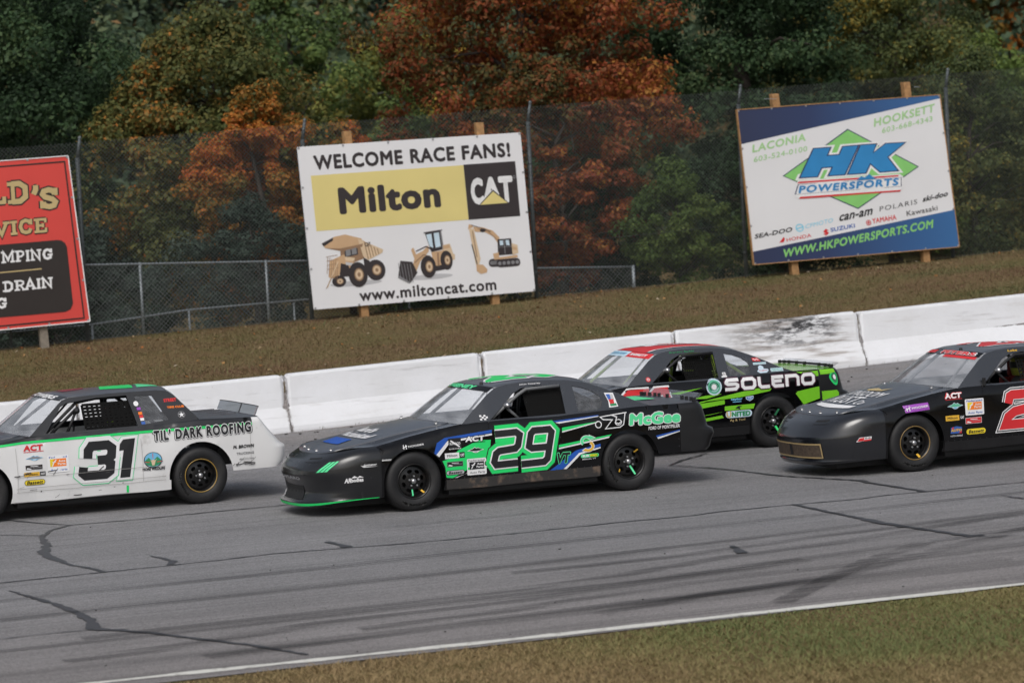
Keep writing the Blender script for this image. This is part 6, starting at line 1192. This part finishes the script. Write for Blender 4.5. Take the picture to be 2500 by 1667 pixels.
# ---------------------------------------------------------------- number 31, white and black notchback
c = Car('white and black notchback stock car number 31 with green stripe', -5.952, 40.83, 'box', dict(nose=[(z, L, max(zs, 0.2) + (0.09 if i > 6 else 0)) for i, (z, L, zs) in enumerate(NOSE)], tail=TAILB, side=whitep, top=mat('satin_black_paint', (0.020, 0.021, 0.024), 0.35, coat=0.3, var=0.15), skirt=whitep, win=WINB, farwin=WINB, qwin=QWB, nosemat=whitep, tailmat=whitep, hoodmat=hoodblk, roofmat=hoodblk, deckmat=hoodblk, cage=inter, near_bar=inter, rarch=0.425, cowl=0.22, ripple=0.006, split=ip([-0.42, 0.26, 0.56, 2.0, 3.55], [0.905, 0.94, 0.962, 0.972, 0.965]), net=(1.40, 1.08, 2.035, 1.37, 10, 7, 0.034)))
c.build_body(); c.wheels(ring=mat('gold_ring_paint', (0.30, 0.19, 0.04), 0.4)); R = c.root
xs_ = np.linspace(-0.40, 3.55, 30)
p = c.put(lift=0.005); p.poly([(x, float(np.interp(x, [-0.4, 0.26, 0.56, 2.0, 3.55], [0.905, 0.93, 0.950, 0.960, 0.950]))) for x in xs_] + [(x, float(np.interp(x, [-0.4, 0.26, 0.56, 2.0, 3.55], [0.932, 0.958, 0.978, 0.992, 0.984]))) for x in xs_[::-1]], G_, 0, 0.12); p.build('green_stripe', R)
p = c.put(lift=0.006, gap=0.0014); n3 = [[(1.365, 0.705), (1.375, 0.80), (1.42, 0.855), (1.63, 0.855), (1.685, 0.81), (1.672, 0.715), (1.62, 0.672), (1.49, 0.672)], [(1.60, 0.672), (1.655, 0.62), (1.64, 0.53), (1.58, 0.49), (1.33, 0.49), (1.292, 0.525), (1.305, 0.60)]]
one = [(1.835, 0.905), (1.99, 0.912), (1.895, 0.428), (1.765, 0.428), (1.832, 0.77), (1.775, 0.765), (1.79, 0.85)]
glyph(p, n3, 0.115, ((0.125, I['minttext'], 0), (0.105, W_, 1.2), (0.0, K_, 3))); p.line(one, 0.085, I['minttext'], 0.4, True); p.line(one, 0.068, W_, 1.6, True); p.poly(one, W_, 2.2); p.poly(one, K_, 3.4); p.build('door_number', R)
def st(f, *a, **k): p = c.put(lift=0.006); f(p, *a, **k); p.build('sponsor_sticker', R)
st(act, 0.556, 0.845, 0.80, 0.932, I['red']); st(mountain, 0.576, 0.735, 0.803, 0.80, I['sky'], I['grey'], I['pale']); st(pens, 0.564, 0.622, 0.787, 0.686, I['brown']); st(miltonbox, 0.545, 0.540, 0.817, 0.594, I['mustard']); st(pill, 'Bassett', 0.543, 0.432, 0.806, 0.500, I['yellow'], K_, K_); st(federated, 0.850, 0.565, 1.122, 0.780)
p = c.put(lift=0.006); p.outlined("TIL' DARK ROOFING", 2.235, 0.845, 3.53, 0.985, K_, W_, 1, bold=0.055, ew=0.055, slope=0.012, space=1.22); V0 = p; p2 = c.put(lift=0.004); p2.text("TIL' DARK ROOFING", 2.215, 0.828, 3.55, 1.002, K_, 0, bold=0.14, slope=0.012, space=1.22); p2.build('sponsor_outline', R); p.build('sponsor_lettering', R)
p = c.put(lift=0.006); p.ell(2.205, 0.615, 0.118, 0.10, K_, 0, 32); p.ell(2.205, 0.618, 0.108, 0.09, I['sky'], 1, 32); p.poly([(2.10, 0.61), (2.15, 0.65), (2.2, 0.60), (2.26, 0.655), (2.31, 0.61), (2.29, 0.56), (2.205, 0.53), (2.12, 0.56)], I['dgreen'], 2); p.poly([(2.16, 0.625), (2.18, 0.60), (2.19, 0.55), (2.22, 0.55), (2.235, 0.60), (2.255, 0.63), (2.23, 0.61), (2.205, 0.625), (2.18, 0.61)], I['cream'], 3); p.line([(2.205, 0.70), (2.205, 0.64)], 0.008, I['red'], 3); p.line([(2.10, 0.595), (2.16, 0.59)], 0.008, I['red'], 3); p.line([(2.25, 0.59), (2.315, 0.595)], 0.008, I['red'], 3); p.text('MORE WILDLIFE', 2.06, 0.488, 2.35, 0.525, K_, 3, bold=0.05, shear=0.1); p.build('wildlife_sticker', R)
p = c.put(lift=0.006); p.text('M. BROWN', 3.27, 0.665, 3.548, 0.71, K_, 0, bold=0.045, shear=0.2); p.text('TRUCKING', 3.31, 0.585, 3.548, 0.617, I['grey'], 0, bold=0.03); p.text('(802) 272-7000', 3.345, 0.513, 3.54, 0.54, I['grey'], 0, bold=0.01); p.build('sponsor_lettering', R)
p = c.put(lift=0.010); p.rect(1.845, 0.235, 1.875, 0.325, G_, 0); p.build('jack_mark', R)
p = c.put(cab=True, lift=0.003); p.text('TIRE CLUB', 2.475, 1.235, 2.70, 1.262, I['orange'], 0, bold=0.05); p.text('STREET', 2.45, 1.315, 2.615, 1.357, I['red'], 0, bold=0.06); p.build('sail_panel_lettering', R)
p = c.put(cab=True, lift=0.003); p.ell(2.645, 1.148, 0.048, 0.042, I['grey'], 0, 24, 0.85); p.poly([(2.645 + (0.04 if k % 2 == 0 else 0.016) * math.sin(PI * k / 5), 1.148 + (0.036 if k % 2 == 0 else 0.014) * math.cos(PI * k / 5)) for k in range(10)], W_, 0); p.build('star_sticker', R)
p = c.put(cab=True, lift=0.004); p.ell(2.085, 1.325, 0.032, 0.032, W_, 0, 18)
for z, ink in ((1.262, I['purple']), (1.205, I['orange']), (1.165, I['red']), (1.13, W_), (1.085, I['suz'])):
    p.build('pillar_sticker', R); p = c.put(cab=True, lift=0.004); p.rect(2.075 + (1.325 - z) * 0.13, z - 0.018, 2.125 + (1.325 - z) * 0.13, z + 0.016, ink, 0)
p.build('pillar_sticker', R)
# scuffs and dents on the white door and quarter
scm = mat('black_scuff', (0.06, 0.058, 0.06), 0.6, var=0.4, vscale=20); rs = random.Random(5); p = c.put(lift=0.0095, gap=0.0002)
for k in range(34):
    x = rs.choice([rs.uniform(0.42, 1.2), rs.uniform(1.2, 2.35), rs.uniform(3.25, 3.5)]); z = rs.choice([0.535 + rs.gauss(0, 0.03), rs.uniform(0.25, 0.4), rs.uniform(0.4, 0.66)])
    if x > 3.2: z = rs.uniform(0.44, 0.5)
    L_ = rs.uniform(0.02, 0.12); a = rs.choice([0.02, 0.7, 0.1]) + rs.gauss(0, 0.1); pts = [(x, z), (x + L_ * 0.5 * math.cos(a), z + L_ * 0.5 * math.sin(a) + rs.gauss(0, 0.004)), (x + L_ * math.cos(a), z + L_ * math.sin(a))]; p.line(pts, rs.uniform(0.003, 0.012), scm, k)
for x in (0.455, 2.06, 3.50): p.line([(x, 0.36), (x + 0.01, 0.6), (x, 0.9)] if x < 3 else [(x, 0.45), (x + 0.01, 0.9)], 0.004, mat('panel_crease', (0.30, 0.29, 0.28), 0.6), 60 + x)
for z in (0.537, 0.40, 0.352): p.line([(0.44 + 0.24 * k, z + rs.gauss(0, 0.003)) for k in range(9)], 0.005, mat('panel_crease', (0.30, 0.29, 0.28), 0.6), 40 + z)
p.build('panel_scuffs', R)
rf31 = c.roof_fn(); p = Print(lambda u, v, l: rf31(-u, v, l), lift=0.005, fine=0.14); p.rect(-0.98, 2.0, 0.98, 3.0, c.P['top'], 0, 0.12); p.rect(-0.98, 1.72, 0.98, 2.0, c.P['top'], 0, 0.12); p.text('TOWERS', -0.30, 1.85, 0.78, 2.85, W_, 2, bold=0.05); p.build('windshield_banner', R)
p = Print(lambda u, v, l: rf31(v, u, l), lift=0.005, fine=0.25); p.poly([(3.3, -0.20), (3.75, 0.05), (3.95, 0.9), (3.3, 0.9)], mat('print_maroon_roof', (0.25, 0.03, 0.05), 0.4), 0, 0.1); p.poly([(3.95, -0.42), (4.6, -0.5), (4.9, 0.9), (4.25, 0.9)], G_, 0, 0.1); p.poly([(4.7, -0.45), (5.7, -0.35), (5.8, 0.9), (5.0, 0.9)], gk, 0, 0.1); p.build('roof_graphics', R)
clear_spoiler(c, 0.115, clear_plastic('grey_spoiler_sheet', (0.26, 0.28, 0.30), 0.08, 0.10), 0, 0.01, 0.05, inter)
for k in (-0.35, 0.0, 0.35, 0.6):
    m = MB(); m.box((3.2, k, c.ztop(3.2) + 0.012), (0.62, 0.02, 0.012)); m.build('deck_strip', mat('deck_strip_grey', (0.10, 0.10, 0.11), 0.4), R)
driver(c, mat('driver_suit_black', (0.018, 0.018, 0.02), 0.8, var=0.2), mat('orange_helmet', (0.05, 0.03, 0.02), 0.25, coat=0.5), inter, 'driver with neon yellow striped helmet in the number 31 car', mat('neon_yellow', (0.45, 0.75, 0.04), 0.4))

# ---------------------------------------------------------------- lime and black car beside the wall
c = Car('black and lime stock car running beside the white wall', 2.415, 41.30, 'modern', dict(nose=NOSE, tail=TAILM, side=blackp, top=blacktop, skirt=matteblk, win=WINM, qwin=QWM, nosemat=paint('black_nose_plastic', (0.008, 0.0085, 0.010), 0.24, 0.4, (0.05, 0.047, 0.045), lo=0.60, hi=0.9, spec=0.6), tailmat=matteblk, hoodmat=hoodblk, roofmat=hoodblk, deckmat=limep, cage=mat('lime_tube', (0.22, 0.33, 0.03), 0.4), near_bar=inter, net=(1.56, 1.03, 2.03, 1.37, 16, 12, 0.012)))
c.build_body(); R = c.root; Lm = I['lime']; c.wheels(letter=False, marks={True: [(PI - 0.42, 0.07, 0.18, 0.03, G_), (0.42, 0.08, 0.18, 0.028, I['dgreen'])], False: [(PI - 0.5, 0.07, 0.18, 0.03, G_)]})
p = c.put(lift=0.003)
for q in ([(1.25, 0.862), (1.76, 0.908), (1.40, 0.84)], [(1.3, 0.63), (1.30, 0.655), (2.342, 0.808), (2.565, 0.836), (2.80, 0.815), (2.766, 0.785), (2.327, 0.735), (1.80, 0.715)], [(1.55, 0.765), (1.80, 0.795), (2.04, 0.80), (1.80, 0.752)], [(1.55, 0.68), (2.07, 0.716), (2.072, 0.66), (1.6, 0.61)], [(2.07, 0.626), (2.53, 0.632), (2.50, 0.565), (2.067, 0.566)], [(1.5, 0.50), (2.046, 0.556), (1.859, 0.53)], [(1.5, 0.46), (2.018, 0.508), (2.047, 0.472), (1.55, 0.42)]): p.poly(q, Lm, 0, 0.1)
p.poly([(3.165, 0.72), (3.20, 0.748), (3.55, 0.79), (3.55, 0.625), (3.285, 0.56)], Lm, 0, 0.1); p.poly([(3.20, 1.012), (3.55, 1.005), (3.55, 0.935), (3.45, 0.932)], Lm, 0, 0.05); p.build('flank_graphics', R)
tf = lambda a, v, l: (lambda q: (q[0] + l * math.cos(a), q[1] + l * math.sin(a), q[2] + 0.2 * l))(c.tail(a, v))
p = Print(tf, lift=0.005, fine=0.012); p.poly([(-1.5707, 0.62), (-1.5690, 0.62), (-1.56, 0.62), (-1.52, 0.62), (-1.44, 0.625), (-1.475, 0.40), (-1.52, 0.37), (-1.56, 0.33), (-1.5707, 0.30)], Lm, 0, 0.02); p.build('tail_graphics', R); p = Print(tf, lift=0.005, fine=0.012); p.poly([(-1.5707, 0.86), (-1.56, 0.86), (-1.50, 0.87), (-1.36, 0.90), (-1.34, 0.99), (-1.5707, 0.99)], Lm, 0, 0.02); p.build('tail_graphics', R)
p = c.put(lift=0.006, gap=0.0012); w_ = 0.046   # wide rounded capitals
def LT(x0, x1, kind, z0=0.832, z1=1.012):
    f = (x0 - 2.09) * -0.010; a, b, mz = z0 + f + w_ / 2, z1 + f - w_ / 2 - 0.01, (z0 + z1) / 2 + f; l, r_ = x0 + w_ / 2, x1 - w_ / 2; ch = 0.03
    return {'S': [[(r_ + .02, b), (l + ch, b), (l, b - ch), (l, mz + ch * .6), (l + ch, mz), (r_ - ch, mz), (r_, mz - ch * .6), (r_, a + ch), (r_ - ch, a), (l - .02, a)]], 'O': [[(l + ch, a), (r_ - ch, a), (r_, a + ch), (r_, b - ch), (r_ - ch, b), (l + ch, b), (l, b - ch), (l, a + ch), (l + ch, a), (l + ch + .01, a)]], 'L': [[(l, b + .02), (l, a + ch), (l + ch, a), (r_ + .02, a)]], 'E': [[(r_ + .02, b), (l - .02, b)], [(l, b), (l, a + ch), (l + ch, a), (r_ + .02, a)], [(l, mz), (r_ - .01, mz)]], 'N': [[(l, a - .02), (l, b), (r_ - ch, b), (r_, b - ch), (r_, a - .02)]]}[kind]
strokes = []
for k, a, b in (('S', 2.085, 2.305), ('O', 2.335, 2.565), ('L', 2.592, 2.775), ('E', 2.80, 2.99), ('N', 3.015, 3.235), ('O', 3.262, 3.485)): strokes += LT(a, b, k)
glyph(p, strokes, w_, ((0.030, mat('print_maroon', (0.06, 0.012, 0.03), 0.4), 0), (0.0, W_, 2.5))); p.build('sponsor_lettering', R)
for x, z, r_, a, b in ((1.925, 0.905, 0.115, W_, I['teal']), (3.50, 0.912, 0.0, W_, G_)):
    if r_: p = c.put(lift=0.006); p.ell(x, z, r_, r_, I['pale'], 0, 36); p.ell(x, z, r_ * 0.82, r_ * 0.82, b, 1, 36, 0.72); p.ell(x, z, r_ * 0.50, r_ * 0.50, b, 1.5, 30, 0.80); p.ell(x, z, r_ * 0.34, r_ * 0.34, W_, 1, 24); p.build('gear_emblem', R)
p = Print(tf, lift=0.004)
def tl(cx, cz, ra, rz, mt, ly, hole=0.0): p.ell(cx, cz, ra, rz, mt, ly, 28, hole)
tl(-1.435, 0.795, 0.105, 0.118, I['dgreen'], 0); tl(-1.435, 0.795, 0.10, 0.112, G_, 0.6, 0.80); tl(-1.435, 0.795, 0.042, 0.05, W_, 1); p.build('gear_emblem', R)
p = c.put(lift=0.006); p.rect(2.075, 0.462, 2.475, 0.556, I['pale'], 0, r=0.045); p.text('U', 2.085, 0.466, 2.16, 0.555, I['gold'], 1, bold=0.06); p.text('NITED', 2.165, 0.474, 2.45, 0.545, I['dgreen'], 1, bold=0.06); p.text('Ag & Turf', 2.135, 0.405, 2.37, 0.445, I['gold'], 0, bold=0.01); p.poly([(2.22, 0.585), (2.27, 0.62), (2.33, 0.615), (2.29, 0.60), (2.30, 0.565), (2.26, 0.585)], K_, 1.5); p.build('sponsor_sticker', R)
p = c.put(lift=0.006); p.text('taylor', 2.165, 0.69, 2.34, 0.73, I['sky'], 0, bold=0.06); p.rect(2.19, 0.672, 2.32, 0.682, I['sky'], 0); p.build('sponsor_sticker', R)
p = c.put(lift=0.006); p.poly([(2.39, 0.735), (2.51, 0.742), (2.505, 0.70), (2.45, 0.672), (2.395, 0.70)], I['pale'], 0); p.poly([(2.40, 0.727), (2.50, 0.732), (2.495, 0.705), (2.45, 0.682), (2.405, 0.705)], I['suz'], 1); p.text('TF', 2.42, 0.692, 2.48, 0.725, I['pale'], 2, bold=0.03); p.build('shield_sticker', R)
p = c.put(lift=0.006, gap=0.0014); d1 = [[(0.95, 0.905), (0.66, 0.905), (0.60, 0.86), (0.58, 0.72), (0.86, 0.70), (0.84, 0.50), (0.55, 0.48)]]; d2 = [[(1.00, 0.86), (1.05, 0.905), (1.19, 0.905), (1.23, 0.74), (1.12, 0.50), (0.98, 0.50), (0.96, 0.62), (1.0, 0.86)]]
glyph(p, d1 + d2, 0.10, ((0.05, W_, 0), (0.0, I['red'], 1.6))); p.build('door_number', R)
p = c.put(lift=0.006); act(p, 0.27, 0.86, 0.42, 0.93, W_, I['red']); p.build('sponsor_sticker', R)
p = c.put(cab=True, lift=0.003); p.ell(0.985, 1.07, 0.035, 0.032, I['red'], 0, 16); p.ell(0.985, 1.07, 0.02, 0.018, W_, 1, 12, 0.6); p.build('pillar_sticker', R)
p = c.put(cab=True, lift=0.003); p.rect(2.075, 1.02, 2.16, 1.038, W_, 0); p.rect(2.10, 1.04, 2.15, 1.085, W_, 0); p.text('80', 2.108, 1.046, 2.142, 1.078, I['grey'], 1); p.build('pillar_sticker', R)
p = c.put(cab=True, lift=0.003); p.poly([(2.60, 1.245), (2.69, 1.24), (2.73, 1.195), (2.61, 1.20)], I['red'], 0); [p.rect(2.615 + .022 * i, 1.208 + .012 * j, 2.635 + .022 * i, 1.22 + .012 * j, W_, 1) for i in range(4) for j in range(2) if (i + j) % 2]; p.rect(2.60, 1.15, 2.80, 1.178, I['pale'], 0); p.text('performance', 2.61, 1.156, 2.79, 1.172, I['teal'], 1); p.build('sail_panel_stickers', R)
p = c.put(cab=True, lift=0.003); p.poly([(2.63, 1.06), (2.66, 1.09), (2.66, 1.12), (2.70, 1.142), (2.74, 1.12), (2.74, 1.09), (2.80, 1.085), (2.81, 1.06), (2.77, 1.035), (2.67, 1.035)], I['pale'], 0); p.text('Trophies', 2.655, 1.055, 2.79, 1.075, I['red'], 1); p.build('sail_panel_stickers', R)
p = c.put(cab=True, lift=0.003); p.rect(2.84, 1.04, 3.03, 1.088, I['pale'], 0); p.text("WRIGHT'S", 2.85, 1.066, 3.02, 1.083, I['teal'], 1, bold=0.02); p.text('RECYCLE', 2.85, 1.045, 3.02, 1.061, I['teal'], 1, bold=0.02); p.build('sail_panel_stickers', R)
rfs = c.roof_fn(); p = Print(lambda u, v, l: rfs(-u, v, l), lift=0.005, fine=0.14); p.rect(-0.97, 2.25, 0.32, 3.02, mat('banner_ice_blue', (0.50, 0.68, 0.80), 0.4), 0, 0.12); p.rect(0.32, 2.25, 0.97, 3.02, I['red'], 0, 0.12); p.text('ACADIAN PUMP', -0.55, 2.48, 0.22, 2.80, I['sky'], 2, bold=0.02); p.text('BARRETT', 0.40, 2.48, 0.86, 2.82, W_, 2, bold=0.04); p.build('windshield_banner', R)
p = Print(lambda u, v, l: rfs(v, u, l), lift=0.005, fine=0.25); p.poly([(3.1, -0.70), (7.6, -0.62), (7.4, -0.30), (5, -0.2), (3.9, 0.2), (3.7, 0.8), (3.1, 0.8)], I['red'], 0, 0.12); p.line([(3.3, -0.72), (7.6, -0.64)], 0.05, W_, 1); p.poly([(4.4, 0.0), (7.0, -0.1), (6.8, 0.5), (4.6, 0.7)], W_, 0, 0.12); p.poly([(5.1, 0.12), (6.4, 0.05), (6.3, 0.4), (5.2, 0.5)], I['red'], 1, 0.12); p.build('roof_number', R)
p = c.put(cab=True, lift=0.003); p.text('Brandon Barker', 1.40, 1.388, 1.78, 1.410, I['dgreen'], 0, bold=0.02, shear=0.2); p.build('roof_rail_lettering', R)
m = MB(); fn_ = c.cabin(-1); m.grid([[fn_(x, z, -0.02) for x in np.linspace(1.54, 2.03, 6)] for z in (1.355, 1.385)]); m.build('window_net_bar', mat('lime_bar', (0.30, 0.45, 0.04), 0.4), R)
clear_spoiler(c, 0.06, lexsp, 10); ph_ = np.linspace(-1.2, 1.2, 25)
m = MB(); P0 = [Vector(c.tail(a, 1)) + Vector((-0.03, 0, 0.012)) for a in ph_]; m.grid([P0, [q + Vector((0.02, 0, 0.030)) for q in P0]]); m.build('spoiler_base', inter, R)
driver(c, mat('driver_suit_lime', (0.03, 0.032, 0.028), 0.8, var=0.3), mat('grey_helmet', (0.10, 0.10, 0.10), 0.25, coat=0.4), inter, 'driver in dark suit and grey helmet in the black and lime car', mat('lime_trim', (0.28, 0.42, 0.05), 0.4))

# ---------------------------------------------------------------- number 2x, black, entering from the right
N28 = [(.15, .80, .20), (.19, .83, .212), (.215, .82, .23), (.30, .83, .33), (.41, .85, .44), (.49, .85, .53), (.57, .80, .62), (.66, .72, .72), (.745, .58, .81)]
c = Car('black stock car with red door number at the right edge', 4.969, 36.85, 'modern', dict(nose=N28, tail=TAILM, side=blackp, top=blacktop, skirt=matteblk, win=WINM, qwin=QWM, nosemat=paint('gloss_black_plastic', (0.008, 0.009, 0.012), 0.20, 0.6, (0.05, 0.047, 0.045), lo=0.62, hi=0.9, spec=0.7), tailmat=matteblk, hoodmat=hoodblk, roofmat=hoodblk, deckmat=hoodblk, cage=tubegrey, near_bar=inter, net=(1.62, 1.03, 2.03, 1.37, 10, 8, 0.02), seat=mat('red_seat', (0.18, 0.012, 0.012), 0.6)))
c.build_body(); R = c.root; c.wheels(ring=mat('tan_ring_paint', (0.22, 0.14, 0.045), 0.4), marks={False: [(PI - 0.3, 0.15, 0.19, 0.03, I['mustard'])]})
p = c.put(lift=0.006); p.poly([(-0.145, 0.836), (0.19, 0.858), (0.205, 0.768), (-0.128, 0.748)], I['purple'], 0, 0.07); hoosier(p, -0.125, 0.757, 0.195, 0.838, slope=0.06); p.build('tyre_maker_sticker', R)
st(act, 0.436, 0.866, 0.665, 0.948, W_, I['red']); st(mountain, 0.456, 0.745, 0.689, 0.828, I['pale'], I['teal'], I['sky']); st(miltonbox, 0.423, 0.602, 0.694, 0.668, I['mustard']); st(federated, 0.712, 0.650, 0.982, 0.855); st(pens, 0.707, 0.546, 0.941, 0.622, I['red']); st(pill, 'Bassett', 0.713, 0.411, 0.991, 0.480, I['yellow'], K_, I['yellow'])
p = c.put(lift=0.006); p.poly([(0.485, 0.44), (0.49, 0.515), (0.57, 0.53), (0.65, 0.515), (0.645, 0.44)], I['suz'], 0); p.text('AUTO', 0.49, 0.463, 0.645, 0.497, I['mustard'], 1, bold=0.06); p.poly([(0.49, 0.50), (0.53, 0.525), (0.53, 0.495)], I['red'], 1); p.poly([(0.60, 0.44), (0.64, 0.47), (0.645, 0.44)], I['red'], 1); p.text('AUTO & MARINE', 0.482, 0.40, 0.655, 0.42, W_, 0, bold=0.01); p.build('sponsor_sticker', R)
p = c.put(lift=0.006, gap=0.0014); two = [[(1.335, 0.755), (1.362, 0.845), (1.40, 0.862), (1.68, 0.862), (1.70, 0.82), (1.665, 0.71), (1.62, 0.68), (1.42, 0.65), (1.32, 0.59), (1.275, 0.49), (1.62, 0.49)]]; glyph(p, two, 0.115, ((0.075, W_, 0), (0.052, K_, 1.2), (0.022, W_, 2.4), (0.0, I['red'], 3.6))); p.build('door_number', R)
p = c.put(cab=True, lift=0.003); p.text('Luke', 1.52, 1.386, 1.66, 1.412, I['mustard'], 0, bold=0.03, shear=0.3); p.build('roof_rail_lettering', R)
rf28 = c.roof_fn(); p = Print(lambda u, v, l: rf28(-u, v, l), lift=0.005, fine=0.14); p.rect(-0.97, 2.35, 0.97, 3.02, blackp, 0, 0.12); p.outlined('PETERS', -0.05, 2.46, 0.86, 2.90, I['red'], W_, 1.5, bold=0.05, ew=0.05); p.rect(-0.85, 2.5, -0.30, 2.9, I['red'], 1.5); p.rect(0.16, 2.02, 0.94, 2.35, I['red'], 0, 0.12); p.build('windshield_banner', R)
p = Print(lambda u, v, l: rf28(v, u, l), lift=0.005, fine=0.25); p.outlined('28', 4.2, -0.55, 7.6, 0.6, I['red'], W_, 0, bold=0.05, ew=0.04); p.build('roof_number', R)
hf28 = c.hood_fn(); p = Print(lambda u, v, l: hf28(-u, v, l), lift=0.005, fine=0.06); p.text('KINGDOM', -0.46, 0.50, 0.50, 0.64, W_, 0, bold=0.012); p.text('RUST', -0.42, 0.29, 0.36, 0.48, W_, 0, bold=0.015); p.text('Co', 0.40, 0.29, 0.58, 0.40, W_, 0, bold=0.012); p.poly([(-0.52, 0.20), (0.0, 0.17), (0.60, 0.18), (0.62, 0.245), (0.0, 0.255), (-0.52, 0.255)], W_, 0, 0.1); p.poly([(-0.3, 0.70), (-0.1, 0.76), (0.1, 0.72), (0.25, 0.78), (0.2, 0.68), (-0.2, 0.66)], I['gold'], 0); p.build('hood_lettering', R)
nf28 = c.noseprint(); nm = lambda a, v, l: nf28(-a, v, l); tanm = mat('tan_grille_frame', (0.34, 0.25, 0.12), 0.5); browng = mat('brown_grille_mesh', (0.07, 0.05, 0.035), 0.7, var=0.4, vscale=30)
p = Print(nm, lift=0.006); fr = [(-0.62, 0.29), (0.62, 0.29), (0.60, 0.50), (-0.60, 0.50)]; p.poly(fr, browng, 0, 0.07); p.line([(a, 0.29) for a in np.linspace(-0.62, 0.62, 14)] + [(a, 0.50) for a in np.linspace(0.60, -0.60, 14)], 0.026, tanm, 3, True); p.line([(0.0, 0.30), (0.0, 0.49)], 0.03, inter, 2); p.build('grille', R)
p = Print(nm, lift=0.005); p.poly([(1.22, 0.50), (1.27, 0.575), (1.44, 0.58), (1.43, 0.515)], W_, 0); p.poly([(1.235, 0.51), (1.275, 0.565), (1.34, 0.57), (1.33, 0.515)], I['red'], 1); p.text('66', 1.345, 0.545, 1.43, 0.572, I['grey'], 1, bold=0.03); p.poly([(1.33, 0.505), (1.335, 0.53), (1.43, 0.535), (1.43, 0.51)], I['red'], 2); p.build('sponsor_sticker', R)
nostrils(c); seams(c); hood_pins(c, [(-0.62, 0.05), (-0.25, 0.04), (0.1, 0.04), (0.5, 0.05), (-0.70, 0.93), (0.70, 0.93)])
m = MB(); q = rf28(-0.35, 3.2, 0); m.lathe([(0.001, 0.03), (0.02, 0.026), (0.024, 0.0)], 10, axis='z', c=q); m.build('roof_knob', inter, R, True)
m = MB(); m.box((1.03, -0.90, 1.05), (0.03, 0.04, 0.10)); m.build('mirror_bracket', inter, R)
clear_spoiler(c, 0.085, lexsp, 10)
driver(c, mat('driver_suit_grey', (0.05, 0.05, 0.05), 0.8, var=0.2), mat('yellow_helmet', (0.35, 0.38, 0.06), 0.3, coat=0.4), inter, 'driver in grey suit and yellow helmet in the car with red door number')
